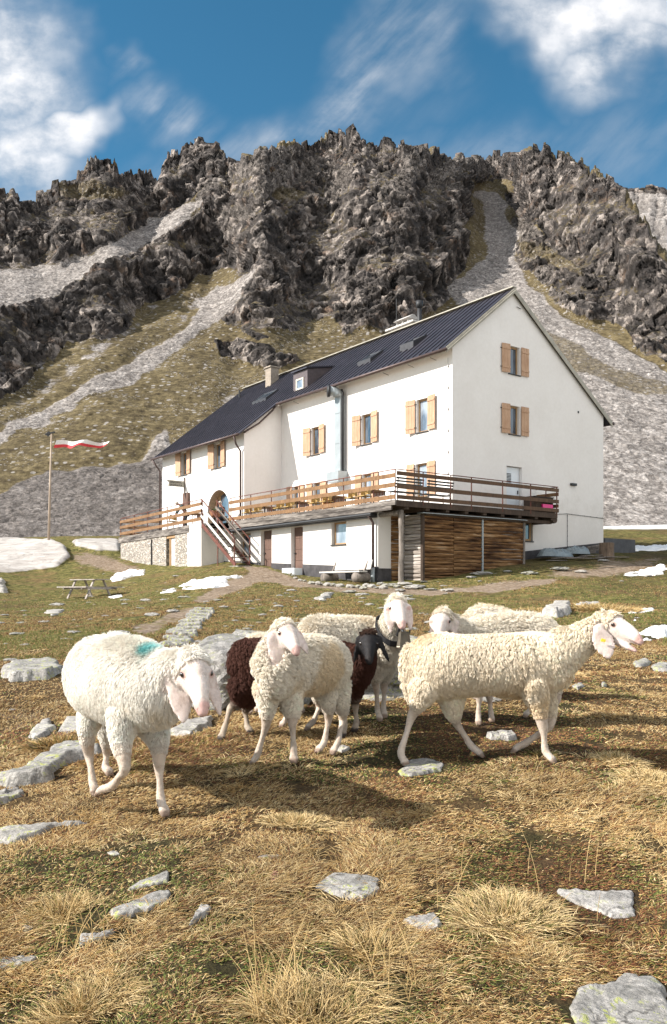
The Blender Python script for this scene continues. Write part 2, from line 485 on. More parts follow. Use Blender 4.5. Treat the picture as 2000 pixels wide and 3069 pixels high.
t = material('turf', rough=0.95, spec=0.15)
ob = t.obj()
z1 = t.attr('zone'); zr = t.n('ShaderNodeSeparateColor'); t.put(zr.inputs[0], z1)
aP, aG, aS = zr.outputs
z2 = t.attr('tone'); zr2 = t.n('ShaderNodeSeparateColor'); t.put(zr2.inputs[0], z2)
aM, aR, aRoad = zr2.outputs
n_f = t.noise(ob, 48, 6, 0.75); n_m = t.noise(ob, 3.2, 6, 0.62); n_xl = t.noise(ob, 0.5, 5, 0.6)
streak = t.noise(t.vmul(ob, (1, .25, 1)), 60, 4, 0.7)
straw = t.ramp(n_f, [(0.3, (0.025, 0.016, 0.009)), (0.5, (0.085, 0.053, 0.024)), (0.7, (0.22, 0.15, 0.065))])
brown = t.ramp(n_f, [(0.3, (0.030, 0.020, 0.012)), (0.55, (0.10, 0.055, 0.028)), (0.75, (0.20, 0.12, 0.06))])
mossc = t.ramp(n_f, [(0.3, (0.018, 0.014, 0.007)), (0.55, (0.055, 0.045, 0.018)), (0.75, (0.14, 0.12, 0.05))])
c = t.mix(t.ss(t.math('ADD', aM, t.math('MULTIPLY', t.math('SUBTRACT', n_m, 0.5), 1.2)), 0.55, 0.8), straw, mossc)
c = t.mix(t.math('MULTIPLY', t.ss(t.math('ADD', aR, t.math('MULTIPLY', t.math('SUBTRACT', n_m, 0.5), 1.0)), 0.25, 0.6), 0.8), c, brown)
alp = t.ramp(t.math('ADD', t.math('MULTIPLY', n_m, 0.55), t.math('MULTIPLY', t.noise(t.vmul(ob, (1, .35, 1)), 9, 6, 0.7), 0.45)),
             [(0.38, (0.022, 0.020, 0.008)), (0.46, (0.085, 0.080, 0.022)), (0.54, (0.155, 0.138, 0.042)), (0.64, (0.33, 0.25, 0.11))])
alp = t.mix(t.ss(n_xl, 0.48, 0.66), alp, t.ramp(t.noise(t.vmul(ob, (1, .5, 1)), 5, 6, 0.7), [(0.3, (0.055, 0.035, 0.018)), (0.7, (0.27, 0.185, 0.075))]))
c = t.mix(t.ss(aG, 0.15, 0.7), c, alp)
dirt = t.ramp(t.noise(ob, 7, 7, 0.7), [(0.3, (0.13, 0.088, 0.058)), (0.52, (0.25, 0.185, 0.130)), (0.7, (0.44, 0.37, 0.30))])
c = t.mix(t.ss(t.math('ADD', aP, t.math('MULTIPLY', t.math('SUBTRACT', t.noise(ob, 1.5, 6, 0.75), 0.5), 2.2)), 0.35, 0.75), c, dirt)
slabc = t.ramp(t.noise(t.vmul(ob, (.5, 1.2, 1)), 1.1, 8, 0.7), [(0.3, (0.30, 0.26, 0.23)), (0.5, (0.46, 0.42, 0.385)), (0.7, (0.60, 0.565, 0.53))])
c = t.mix(t.ss(aS, 0.3, 0.6), c, slabc)
c = t.mix(aRoad, c, (0.62, 0.60, 0.58))
peb = t.vor(t.vadd(t.vmul(ob, (1, 1, 0.0)), t.vmul(t.noise(ob, 5, 2, color=True), (.2, .2, 0))), 2.2, out=0)
pebr = t.n('ShaderNodeTexVoronoi'); t.put(pebr.inputs['Vector'], t.vmul(ob, (1, 1, 0))); pebr.inputs['Scale'].default_value = 2.2
pf = t.ss(t.noise(ob, 0.33, 3), 0.40, 0.60)
pm = t.math('MULTIPLY', t.ss(peb, 0.16, 0.11), t.math('MULTIPLY', t.ss(aG, 0.3, 0.7), t.ss(t.noise(ob, 0.8, 4), 0.52, 0.60)))
c = t.mix(t.math('MULTIPLY', pm, 0.9), c, (0.40, 0.37, 0.34))
c = t.mix(t.math('MULTIPLY', t.ss(t.noise(t.vmul(ob, (1, .6, 1)), 1.1, 7, .75), .54, .62), .6), c, t.mix(.5, c, (0.03, 0.02, 0.012)))
t.put(t.b.inputs['Base Color'], c)
h = t.math('ADD', t.math('MULTIPLY', n_f, 0.4), t.math('MULTIPLY', t.noise(ob, 9, 6, 0.7), 1.0))
b1 = t.bump(h, 0.9, 0.05)
b2 = t.bump(t.noise(t.vmul(ob, (1, .6, 1)), 1.8, 6, 0.7), t.ss(aG, 0.1, 0.8, 0.0, 0.9), 0.16, b1) if False else t.bump(t.noise(t.vmul(ob, (1, .6, 1)), 1.8, 6, 0.7), 0.6, 0.12, b1)
t.put(t.b.inputs['Normal'], b2)
M_TURF = t.m
zone = np.stack([path, green, _slab], -1); tone = np.stack([moss, red, road], -1)
ground = grid_mesh('ground', np.stack([_gx, _gy, _gzv], -1), M_TURF, attrs={'zone': zone, 'tone': tone})
tag(ground, kind='structure')

# ------------------------------------------------------------------ the mountain behind the hut
SKY = [(-250,470),(0,443),(15,455),(28,447),(45,470),(80,465),(130,445),(165,425),(185,418),(195,392),(215,375),(245,370),(268,378),(285,398),(300,405),
       (320,402),(345,408),(370,410),(376,375),(390,366),(397,362),(415,358),(428,340),(445,333),(456,342),(470,338),(480,352),(486,343),(493,345),(500,358),(515,362),(522,378),
       (540,398),(552,388),(580,375),(610,352),(617,348),(625,354),(650,332),(665,334),(680,326),(692,334),(720,335),(740,334),(752,318),(765,306),(782,299),(795,312),(808,312),(818,299),(832,304),
       (838,325),(855,338),(870,332),(900,332),(915,345),(940,342),(960,348),(985,350),(1005,356),(1020,362),(1050,365),(1090,372),(1130,370),(1150,366),(1175,362),
       (1200,365),(1212,350),(1232,340),(1245,352),(1262,348),(1280,358),(1300,364),(1335,366),(1350,380),(1370,388),(1400,408),(1420,432),(1440,447),(1470,470),(1500,530),(1551,600),(1650,690),(1850,780)]
sk = np.array(SKY, float)
def mountain_mesh(NC, NR, s0, s1, skx, sky_, Y0, ebot, slope_fn, cliff_fn, amp, name, mat, back=40, wob=5):
    s = np.linspace(s0, s1, NC); dxs = (1000 + F * s) / Q
    top = np.interp(dxs, skx, sky_) + wob * vnoise(np.stack([dxs / 7, dxs * 0, dxs * 0], -1), 3) * 0.5
    etop = (HY - top * Q) / F
    r = np.linspace(0, 1, NR)[:, None]
    es = blur(etop[None], 0, 40)
    e = ebot + (es - ebot) * r + (etop[None] - es) * sstep(r, 0.82, 1.0)
    X = np.repeat(dxs[None], NR, 0); Yd = (HY - e * F) / Q
    m, A = slope_fn(X, Yd)
    g = 1.0 / np.maximum(m - e, 0.2)
    de = np.diff(e, axis=0); L = np.zeros_like(e)
    L[1:] = np.cumsum(0.5 * (g[1:] + g[:-1]) * de, axis=0)
    L = blur(L, 0, 9); Ls = blur(L, 0, 26); fo = sstep(r, 0.25, 0.6)
    L = Ls + fo * (L - Ls); Lw = blur(L, 4, 110); L = Lw + (1 - 0.35 * fo) * (L - Lw)
    Y = Y0 * np.exp(L)
    V = np.stack([np.repeat(s[None], NR, 0) * Y, Y, e * Y], -1)
    # the far side of the crest
    k = np.arange(1, back + 1)[:, None, None] / back
    last = V[-1][None]
    B = last + k * np.array([0, 90.0, 0]) + np.stack([last[..., 0] / last[..., 1] * 90 * k[..., 0], 0 * last[..., 0] * k[..., 0], -75 * k[..., 0] ** 0.8 + 0 * last[..., 0]], -1)
    V = np.concatenate([V, B], 0)
    A = {q: np.concatenate([a, np.repeat(a[-1:], back, 0)], 0) for q, a in A.items()}
    return V, A
def normals(V):
    du = np.gradient(V, axis=1); dv = np.gradient(V, axis=0)
    n = np.cross(du, dv); n /= np.linalg.norm(n, axis=-1, keepdims=True) + 1e-9
    return n

CLIFFS = [
 [(-300,380),(0,430),(165,410),(245,360),(300,395),(370,400),(372,365),(445,325),(500,340),(545,392),(520,420),(470,440),(420,470),(367,521),(315,556),(266,584),(217,605),(150,629),(84,626),(0,640),(-300,690)],
 [(-300,760),(0,700),(28,696),(115,668),(168,647),(210,612),(273,587),(350,552),(400,522),(470,500),(560,520),(620,480),(700,478),(770,505),(800,490),(860,478),(950,452),(1084,460),(1084,479),(1064,535),(1080,591),(1076,639),(1024,667),(968,695),(924,747),(884,771),(800,791),(776,739),(728,755),(696,779),(636,771),(584,759),(530,745),(530,690),(560,655),(545,630),(500,640),(462,643),(420,678),(378,699),(350,703),(315,724),(301,755),(262,787),(168,808),(129,839),(73,874),(60,902),(0,955),(-300,1010)],
 [(515,735),(560,740),(600,775),(640,790),(600,792),(520,775)],
 [(504,800),(600,798),(640,830),(700,845),(690,858),(620,866),(560,850),(515,828)],
 [(1200,500),(1175,470),(1190,430),(1150,372),(1240,345),(1320,365),(1437,450),(1551,610),(1800,760),(1800,960),(1551,855),(1494,825),(1457,762),(1345,747),(1327,695),(1380,650),(1300,590),(1260,530)],
 [(740,345),(765,300),(832,298),(850,335),(840,380),(790,400),(740,390)],
 [(860,330),(915,340),(905,380),(860,390)],
]
RUBBLE = [
 [(545,392),(650,330),(740,330),(915,335),(1020,355),(1090,440),(1084,470),(950,460),(860,485),(800,500),(770,510),(700,480),(620,490),(560,530),(470,510),(400,525),(470,440)],
 [(1020,355),(1150,360),(1200,420),(1100,440)],
 [(1180,500),(1210,500),(1400,640),(1327,695),(1345,747),(1294,717),(1245,669),(1193,602)],
 [(900,770),(968,695),(1060,650),(1060,700),(1000,735),(930,775)],
]
SCREE = [
 [(-300,775),(-300,680),(0,632),(84,618),(150,618),(217,592),(266,570),(315,542),(367,508),(440,470),(470,462),(475,480),(420,530),(360,568),(300,598),(235,628),(185,660),(120,690),(40,715),(0,722)],
 [(600,630),(543,654),(483,696),(437,766),(350,818),(245,874),(168,913),(88,965),(0,1005),(-300,1120),(-300,1150),(0,1030),(130,972),(210,925),(336,880),(455,783),(518,741),(548,715),(560,690)],
 [(1086,446),(1115,465),(1126,502),(1123,550),(1134,595),(1086,647),(1040,675),(1060,710),(1130,700),(1551,1240),(1900,1240),(1900,960),(1551,870),(1383,775),(1294,730),(1245,680),(1200,606),(1208,550),(1178,502),(1176,470),(1150,446),(1110,440)],
 [(1200,745),(1330,800),(1551,930),(1800,1040),(1800,1260),(1300,1260)],
 [(-300,1200),(0,1150),(60,1120),(130,1100),(230,1085),(330,1075),(350,1045),(372,1000),(400,1050),(700,1100),(700,1300),(-300,1300)],
]
FAINT = [[(367,703),(330,735),(297,760),(196,826),(105,895),(35,948),(35,962),(120,910),(210,842),(310,775),(372,718)],
         [(470,696),(420,735),(350,785),(345,798),(420,756),(480,712)],
         [(500,930),(560,900),(545,945),(505,960)], [(860,770),(960,740),(930,790)]]
GREENY = [[(1100,735),(1200,700),(1300,790),(1420,850),(1551,905),(1551,935),(1400,890),(1290,850),(1200,790)],
          [(640,440),(690,425),(720,440),(700,470),(650,465)], [(1210,560),(1300,590),(1380,650),(1300,640),(1230,610)],
          [(120,440),(230,420),(330,450),(250,470),(150,470)]]
def slope_main(X, Yd):
    q = np.stack([X / 55, Yd / 55, X * 0], -1)
    wx = X + fbm(q, 5, seed=61) * 26; wy = Yd + fbm(q + 31, 5, seed=62) * 22
    cl = np.zeros(X.shape, np.float32); ru = cl.copy(); sc_ = cl.copy(); fa = cl.copy(); gr = cl.copy()
    for p_ in CLIFFS: cl = np.maximum(cl, inpoly(wx, wy, p_))
    for p_ in RUBBLE: ru = np.maximum(ru, inpoly(wx, wy, p_))
    wx2 = X + fbm(q * 1.3, 6, gain=.65, seed=63) * 24; wy2 = Yd + fbm(q * 1.3 + 31, 6, gain=.65, seed=64) * 22
    for p_ in SCREE: sc_ = np.maximum(sc_, inpoly(wx2, wy2, p_))
    for p_ in FAINT: fa = np.maximum(fa, inpoly(wx2, wy2, p_))
    for p_ in GREENY: gr = np.maximum(gr, inpoly(wx, wy, p_))
    outc = fbm(np.stack([(X * .62 + Yd * .78) / 40, (-X * .78 + Yd * .62) / 110, X * 0 + 4], -1), 4, seed=68, ridged=True)
    cl = np.maximum(cl, ru * (outc > .30)); ru = ru * (1 - cl)
    # ledges of turf inside the crags
    led = sstep(fbm(np.stack([X / 110, (Yd + X * .12) / 26, X * 0], -1), 4, seed=66), 0.12, 0.30) * cl
    cl = cl * (1 - sc_); ru = ru * (1 - sc_) * (1 - cl)
    m = 0.60 + 0.0 * X
    m = m + ru * 0.08 + cl * (0.95 - 0.80 * led)
    m = m + 0.10 * fbm(q * .8, 3, seed=67)
    m = np.where(sc_ > 0, 0.60, m)
    m = np.maximum(m, (HY - Yd * Q) / F + 0.20 + 0.12 * ru)
    m = blur(m, 3, 3)
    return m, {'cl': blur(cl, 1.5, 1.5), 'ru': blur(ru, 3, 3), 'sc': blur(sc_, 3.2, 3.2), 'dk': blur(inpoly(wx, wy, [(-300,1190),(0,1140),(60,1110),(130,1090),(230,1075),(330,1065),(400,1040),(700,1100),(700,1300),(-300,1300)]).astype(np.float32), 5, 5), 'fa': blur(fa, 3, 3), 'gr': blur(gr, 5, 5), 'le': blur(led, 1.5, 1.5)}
V, A = mountain_mesh(1120, 660, -0.58, 0.58, sk[:, 0], sk[:, 1], 73.0, 0.036, slope_main, None, 1, 'mountain', None)
cl, ru, sc_, led = A['cl'], A['ru'], A['sc'], A['le']
p = V.copy()
big = fbm(p / 22.0 * np.array([1, 1, .5]), 3, seed=71, ridged=True)
mid = fbm(p / 7.0 * np.array([1, 1, .5]), 4, seed=72, ridged=True)
pw = p + np.stack([vnoise(p / 6, 5), vnoise(p / 6, 6), vnoise(p / 6, 7)], -1) * 0.8
e1, e2, r0, t0_ = cell(pw / np.array([5.5, 5.5, 9.0]), 80, True)
f1, f2, r1, t1_ = cell(pw / np.array([2.1, 2.1, 3.9]), 81, True)
g1, g2, r2, t2_ = cell(pw / np.array([0.95, 0.95, 1.5]), 82, True)
h1, h2, r3 = cell(p / 0.62, 83)
k1, k2, r4, t4_ = cell(p / 1.25, 84, True)
nrm = normals(V)
dirn = nrm * 0.7 + np.array([0, -0.4, 0.0]); dirn /= np.linalg.norm(dirn, axis=-1, keepdims=True)
crack = sstep(f2 - f1, 0.0, 0.14)
vf_ = fbm(p / np.array([2.2, 2.2, 16.0]), 4, seed=75, ridged=True); hb_ = fbm(p / np.array([14., 14., 1.5]) + p[..., :1] * .02, 3, seed=76)
_dxm = (1000 + F * p[..., 0] / p[..., 1]) / Q; _dym = (HY - F * p[..., 2] / p[..., 1]) / Q
_lr = sstep(_dxm, 1050, 1200)
_acL = (_dxm * .62 + _dym * .78) / 105.0; _alL = (-_dxm * .78 + _dym * .62) / 420.0
_acR = (-_dxm * .66 + _dym * .75) / 110.0; _alR = (_dxm * .75 + _dym * .66) / 420.0
dia = fbm(np.stack([_acL, _alL, _acL * 0], -1), 4, seed=140, ridged=True) * (1 - _lr) + fbm(np.stack([_acR, _alR, _acR * 0 + 9], -1), 4, seed=141, ridged=True) * _lr
n0, n1_, r5, t5_ = cell(pw / np.array([1.25, 1.25, 2.6]), 85, True)
crag = dia * 5.6 + big * .5 + (mid - .3) * .6 + (r0 - .5) * 1.3 + t0_ * 1.2 + (r1 - 0.5) * 1.4 + t1_ * 1.1 + (crack - 1) * 0.6 + (r5 - .5) * .35 + t5_ * .35 + (r2 - 0.5) * 0.18 + t2_ * .18 + (vf_ - .3) * .45 + hb_ * .7
rub = dia * 3.4 + (mid - .3) * 0.5 + t4_ * 0.5 + (r4 - .5) * .4 + t2_ * .55 + (r2 - .5) * .35 + (.5 - h1) * .35 + (r5 - .5) * .3 + t5_ * .25
scr = big * 0.8 + mid * 0.25 + (0.55 - h1) * 0.26 * (r3 ** 2) * 2.0 + t4_ * .16 + np.maximum(0, r4 - .93) * 8 * np.maximum(0, .5 - k1)
gra = big * 0.7 + dia * .5 + mid * 0.4 + np.maximum(0, 0.42 - k1) * (r4 > .8) * 0.9
foot = sstep(V[..., 2], 3.5, 14)
_cal = np.ones_like(cl); _cal[-130:-40] = np.linspace(1, .55, 90)[:, None]; _cal[-40:] = .55
_nsc = sstep(np.maximum(blur(sc_, 9, 9), blur(A['fa'], 6, 6) * .7), .04, .45)
D_ = (1 - .72 * _nsc * (1 - sc_)) * _cal * (crag * .58 * cl * (1 - .45 * led) + rub * ru * (1 - cl) + scr * sc_ + gra * np.clip(1 - cl - ru - sc_, 0, 1))
D_ = D_ * (0.25 + 0.75 * foot) * np.clip(V[..., 1] / 150, 0.55, 1.25)
V = V + dirn * D_[..., None]
_col = cell(np.stack([_dxm / 11, _dxm * 0, _dxm * 0], -1), 150); _col2 = cell(np.stack([_dxm / 4.5, _dxm * 0, _dxm * 0], -1), 151)
_wt = np.zeros(V.shape[:2]); _nr_ = 660; _wt[_nr_ - 34:_nr_ + 3] = np.concatenate([np.linspace(0, 1, 34), [1, .8, .5]])[:, None]
V[..., 2] += _wt * ((_col[2] - .5) * 1.7 + (_col2[2] - .5) * 1.1) * (V[..., 1] / 170)

def rock_material(name):
    t = material(name, rough=0.92, spec=0.2)
    ob = t.obj()
    a = t.n('ShaderNodeSeparateColor'); t.put(a.inputs[0], t.attr('zone')); aC, aRu, aSc = a.outputs
    b = t.n('ShaderNodeSeparateColor'); t.put(b.inputs[0], t.attr('tone')); aRnd, aGr, aRnd2 = b.outputs
    n1 = t.noise(ob, 0.09, 6, 0.6); n2 = t.noise(ob, 0.8, 8, 0.72); n3 = t.noise(ob, 0.035, 3, 0.5)
    rock = t.ramp(t.math('ADD', t.math('MULTIPLY', n2, 0.6), t.math('MULTIPLY', aRnd, 0.4)),
                  [(0.32, (0.016, 0.014, 0.013)), (0.46, (0.040, 0.034, 0.031)), (0.57, (0.095, 0.081, 0.073)), (0.70, (0.34, 0.29, 0.255))])  # darkened for cliff shade; pale stop painted as lit facets
    rock = t.mix(t.math('MULTIPLY', t.ss(t.noise(ob, 0.25, 5, .7), 0.55, 0.72), 0.55), rock, (0.25, 0.165, 0.115))
    rubc = t.ramp(t.math('ADD', t.math('MULTIPLY', n2, 0.6), t.math('MULTIPLY', aRnd2, 0.4)),
                  [(0.25, (0.024, 0.021, 0.019)), (0.42, (0.070, 0.060, 0.053)), (0.60, (0.165, 0.143, 0.128)), (0.80, (0.42, 0.37, 0.33))])
    scr = t.ramp(t.math('ADD', t.math('MULTIPLY', t.noise(ob, 2.6, 6, 0.75), 0.6), t.math('MULTIPLY', aRnd2, 0.4)),
                 [(0.25, (0.10, 0.088, 0.081)), (0.42, (0.21, 0.187, 0.172)), (0.60, (0.315, 0.285, 0.265)), (0.80, (0.48, 0.445, 0.42))])
    sv_ = t.n('ShaderNodeTexVoronoi'); t.put(sv_.inputs['Vector'], ob); sv_.inputs['Scale'].default_value = 3.8
    sv2 = t.n('ShaderNodeTexVoronoi'); t.put(sv2.inputs['Vector'], ob); sv2.inputs['Scale'].default_value = 1.9
    s1 = t.n('ShaderNodeSeparateColor'); t.put(s1.inputs[0], sv_.outputs['Color']); s2 = t.n('ShaderNodeSeparateColor'); t.put(s2.inputs[0], sv2.outputs['Color'])
    stv = t.math('ADD', t.math('MULTIPLY', s1.outputs[0], .62), t.math('MULTIPLY', s2.outputs[0], .38))
    stf = t.ramp(stv, [(0.15, (.42, .41, .40)), (0.5, (.95, .95, .95)), (0.85, (1.45, 1.43, 1.40))])
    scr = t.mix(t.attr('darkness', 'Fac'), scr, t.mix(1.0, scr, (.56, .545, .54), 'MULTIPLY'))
    scr = t.mix(1.0, scr, stf, 'MULTIPLY'); rubc = t.mix(1.0, rubc, stf, 'MULTIPLY')
    v = t.vor(t.vadd(ob, t.vmul(t.noise(ob, 2, 2, color=True), (.5, .5, .5))), 2.1, out=0)
    scr = t.mix(t.math('MULTIPLY', t.ss(v, 0.5, 0.8), 0.4), scr, (0.09, 0.08, 0.072))
    gr = t.ramp(t.math('ADD', t.math('MULTIPLY', t.noise(t.vmul(ob, (1, 1, 2.4)), 0.9, 7, 0.75), 0.75), t.math('MULTIPLY', n1, 0.25)),
                [(0.36, (0.030, 0.021, 0.011)), (0.46, (0.075, 0.056, 0.027)), (0.56, (0.140, 0.108, 0.054)), (0.66, (0.27, 0.215, 0.125))])
    st = t.n('ShaderNodeTexVoronoi'); t.put(st.inputs['Vector'], t.vmul(ob, (1, 1, 1.3))); st.inputs['Scale'].default_value = 1.05
    stc = t.n('ShaderNodeSeparateColor'); t.put(stc.inputs[0], st.outputs['Color'])
    st2 = t.vor(ob, 2.6, out=0)
    stones = t.math('MAXIMUM', t.math('MULTIPLY', t.ss(st.outputs[0], 0.34, 0.26), t.ss(stc.outputs[0], 0.6, 0.63)),
                    t.math('MULTIPLY', t.ss(st2, 0.30, 0.22), t.ss(t.noise(ob, 0.16, 4), 0.47, 0.58)))
    gr = t.mix(t.math('MULTIPLY', stones, 0.85), gr, t.ramp(n2, [(0.3, (0.16, 0.14, 0.125)), (0.7, (0.40, 0.37, 0.34))]))
    c = t.mix(t.ss(t.math('ADD', aRu, t.math('MULTIPLY', t.math('SUBTRACT', n2, 0.5), 1.0)), 0.35, 0.55), gr, rubc)
    gpat = t.math('MULTIPLY', t.ss(t.noise(t.vmul(ob, (1, 1, 1.6)), 0.07, 7, .7), .53, .66), .42)
    c = t.mix(t.ss(t.math('ADD', t.math('ADD', aSc, gpat), t.math('MULTIPLY', t.math('SUBTRACT', t.noise(ob, 0.3, 8, 0.78), 0.5), 1.7)), 0.35, 0.6), c, scr)
    c = t.mix(t.ss(t.math('ADD', aC, t.math('MULTIPLY', t.math('SUBTRACT', n2, 0.5), 0.8)), 0.4, 0.55), c, rock)
    nz = t.sep(t.n('ShaderNodeNewGeometry').outputs['Normal'])[2]
    led = t.math('MULTIPLY', t.math('MULTIPLY', t.ss(nz, 0.66, 0.88), t.ss(aC, 0.3, 0.6)), t.ss(t.noise(ob, 0.07, 6, .65), 0.50, 0.62))
    c = t.mix(t.math('MULTIPLY', led, 0.85), c, gr)
    c = t.mix(t.math('MULTIPLY', t.ss(t.math('MULTIPLY', aGr, t.math('ADD', n2, 0.5)), 0.45, 0.75), 0.7), c, gr)
    t.put(t.b.inputs['Base Color'], c)
    hh = t.math('ADD', t.noise(t.vmul(ob, (1, 1, .7)), 1.6, 8, 0.75), t.math('MULTIPLY', v, 0.3))
    # fractured facets: every block of rock and every stone faces its own way
    gn = t.n('ShaderNodeNewGeometry').outputs['Normal']
    def facet(base, sc, st, k):
        x = t.n('ShaderNodeTexVoronoi'); t.put(x.inputs['Vector'], t.vadd(t.vmul(ob, st), t.vmul(t.noise(ob, sc * .8, 2, color=True), (.35 / sc,) * 3))); x.inputs['Scale'].default_value = sc
        m_ = t.n('ShaderNodeVectorMath', operation='SUBTRACT'); t.put(m_.inputs[0], x.outputs['Color']); m_.inputs[1].default_value = (.5, .5, .5)
        q = t.n('ShaderNodeVectorMath', operation='SCALE'); t.put(q.inputs[0], m_.outputs[0]); t.put(q.inputs['Scale'], k)
        return t.vadd(base, q.outputs[0])
    kr = t.math('MAXIMUM', aC, aRu)
    nn_ = facet(gn, 0.75, (1, 1, .5), t.math('MULTIPLY', kr, 1.0))
    nn_ = facet(nn_, 2.0, (1, 1, .6), t.math('MULTIPLY', kr, 1.1))
    nn_ = facet(nn_, 3.8, (1, 1, 1), t.math('ADD', .25, t.math('MAXIMUM', t.math('MULTIPLY', kr, .6), t.math('MULTIPLY', aSc, .35))))
    nz2 = t.n('ShaderNodeVectorMath', operation='NORMALIZE'); t.put(nz2.inputs[0], nn_)
    t.put(t.b.inputs['Normal'], t.bump(hh, 0.6, 0.35, nz2.outputs[0]))
    return t.m
M_MOUNT = rock_material('mountain_rock')
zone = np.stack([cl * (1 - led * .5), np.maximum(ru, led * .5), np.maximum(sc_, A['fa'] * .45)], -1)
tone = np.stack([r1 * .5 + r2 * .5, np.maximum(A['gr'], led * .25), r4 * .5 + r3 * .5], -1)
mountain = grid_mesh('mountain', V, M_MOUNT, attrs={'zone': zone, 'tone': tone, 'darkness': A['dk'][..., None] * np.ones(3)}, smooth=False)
tag(mountain, kind='structure')

# second ridge, beyond the right shoulder
def slope_far(X, Yd):
    c_ = (Yd < 462 + 8 * fbm(np.stack([X / 20, Yd / 20, X * 0], -1), 3)).astype(np.float32)
    m = np.maximum(0.78 + c_ * .8, (HY - Yd * Q) / F + 0.2)
    z0 = X * 0
    return blur(m, 2, 2), {'cl': c_, 'ru': z0, 'sc': 1 - c_, 'fa': z0, 'gr': z0, 'le': z0}
V2, A2 = mountain_mesh(420, 260, 0.18, 0.85, np.array([1200, 1400, 1437, 1480, 1510, 1551, 1700, 2000, 2300.]), np.array([480, 455, 448, 446, 440, 442, 470, 520, 600.]), 215.0, 0.16, slope_far, None, 1, 'far', None, back=20)
b2_ = fbm(V2 / 30.0, 4, seed=91, ridged=True); ff, fg, fr = cell(V2 / 3.0, 92)
V2 = V2 + normals(V2) * ((b2_ * 3 + (fr - .5) * 1.6)[..., None])
far = grid_mesh('far_ridge', V2, M_MOUNT, attrs={'zone': np.stack([A2['cl'], A2['ru'], A2['sc']], -1), 'tone': np.stack([fr, fr * 0, fr], -1)}, smooth=False)
tag(far, kind='structure')
# ------------------------------------------------------------------ the mountain hut
HC = Vector((5.23, 37.30, 0)); HU = Vector((-0.595, 0.804, 0)).normalized(); HV = Vector((HU.y, -HU.x, 0))
def H(a, b, z): return HC + HU * a + HV * b + Vector((0, 0, z))
def FA(dx, dy, b):
    """(a, z) of a display pixel on the plane at offset b, parallel to the long front"""
    s = (dx * Q - 1000) / F
    o = HC + HV * b
    a = (s * o.y - o.x) / (HU.x - s * HU.y); y = o.y + a * HU.y
    return a, (HY - dy * Q) / F * y
def GA(dx, dy, a):
    s = (dx * Q - 1000) / F
    o = HC + HU * a
    b = (s * o.y - o.x) / (HV.x - s * HV.y); y = o.y + b * HV.y
    return b, (HY - dy * Q) / F * y
def zb(x, y, x0, y0, sc): return ((x0 + x / sc) / Q, (y0 + y / sc) / Q)
def z5(x, y): return zb(x, y, 600, 1350, 2.585)
def z6(x, y): return zb(x, y, 340, 1420, 3.231)
def z2(x, y): return zb(x, y, 1100, 850, 1.939)

# materials
def plaster():
    t = material('white_plaster', rough=0.9, spec=0.2)
    ob = t.obj()
    n = t.noise(ob, 0.7, 6, 0.6); n2 = t.noise(ob, 6, 5, 0.6)
    streaks = t.noise(t.vmul(ob, (3, 3, .35)), 1.2, 5, 0.65)
    c = t.ramp(t.math('ADD', t.math('MULTIPLY', n, 0.6), t.math('MULTIPLY', n2, 0.4)), [(0.35, (0.77, 0.725, 0.685)), (0.65, (0.84, 0.80, 0.765))])
    c = t.mix(t.ss(streaks, 0.60, 0.80, 0, .35), c, (0.62, 0.59, 0.55))
    z = t.sep(ob)[2]
    low = t.math('MULTIPLY', t.ss(t.math('ADD', t.math('MULTIPLY', t.noise(ob, 2.5, 5, .7), 1.4), t.math('MULTIPLY', z, 0.35)), 1.9, 1.2), 0.3)
    c = t.mix(low, c, (0.50, 0.45, 0.39))
    t.put(t.b.inputs['Base Color'], c)
    t.put(t.b.inputs['Normal'], t.bump(t.math('ADD', t.noise(ob, 40, 5, .7), t.math('MULTIPLY', n2, 1.0)), 0.35, 0.01))
    return t.m
M_PLAST = plaster()
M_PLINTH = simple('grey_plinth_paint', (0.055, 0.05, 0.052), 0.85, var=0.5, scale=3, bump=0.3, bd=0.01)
def roofmat():
    t = material('dark_sheet_metal', rough=0.42, metal=0.35)
    ob = t.obj()
    n = t.noise(ob, 1.3, 5, 0.65)
    t.put(t.b.inputs['Base Color'], t.ramp(n, [(0.3, (0.030, 0.028, 0.036)), (0.7, (0.060, 0.054, 0.068))]))
    t.put(t.b.inputs['Roughness'], t.ramp(t.noise(ob, 4, 4, 0.7), [(0.3, (0.36,) * 3), (0.7, (0.56,) * 3)]))
    t.put(t.b.inputs['Normal'], t.bump(n, 0.3, 0.02))
    return t.m
M_ROOF = roofmat()
M_GUTTER = simple('brown_gutter_metal', (0.085, 0.055, 0.050), 0.5, metal=0.3, scale=3, bump=0.05)
M_FASCIA = simple('grey_verge_metal', (0.36, 0.33, 0.27), 0.6, metal=0.2, scale=2, bump=0.1)
def wood(name, dark, light, scale=1.0, rough=0.75, axis='z', plank=0.0):
    t = material(name, rough=rough, spec=0.3)
    ob = t.obj()
    st = {'z': (14, 14, 1.1), 'x': (1.1, 14, 14), 'iso': (9, 9, 1.6)}[axis]
    g = t.noise(t.vmul(ob, st), 1.6 * scale, 6, 0.65, 0.5)
    n = t.noise(ob, 1.8 * scale, 4, 0.6)
    mixv = t.math('ADD', t.math('MULTIPLY', g, 0.6), t.math('MULTIPLY', n, 0.4))
    mid = tuple((a + b) / 2 for a, b in zip(dark, light))
    t.put(t.b.inputs['Base Color'], t.ramp(mixv, [(0.32, dark), (0.5, mid), (0.68, light)]))
    t.put(t.b.inputs['Normal'], t.bump(g, 0.35, 0.008))
    return t.m
M_SHUT = wood('larch_shutter_wood', (0.36, 0.20, 0.115), (0.60, 0.40, 0.27))
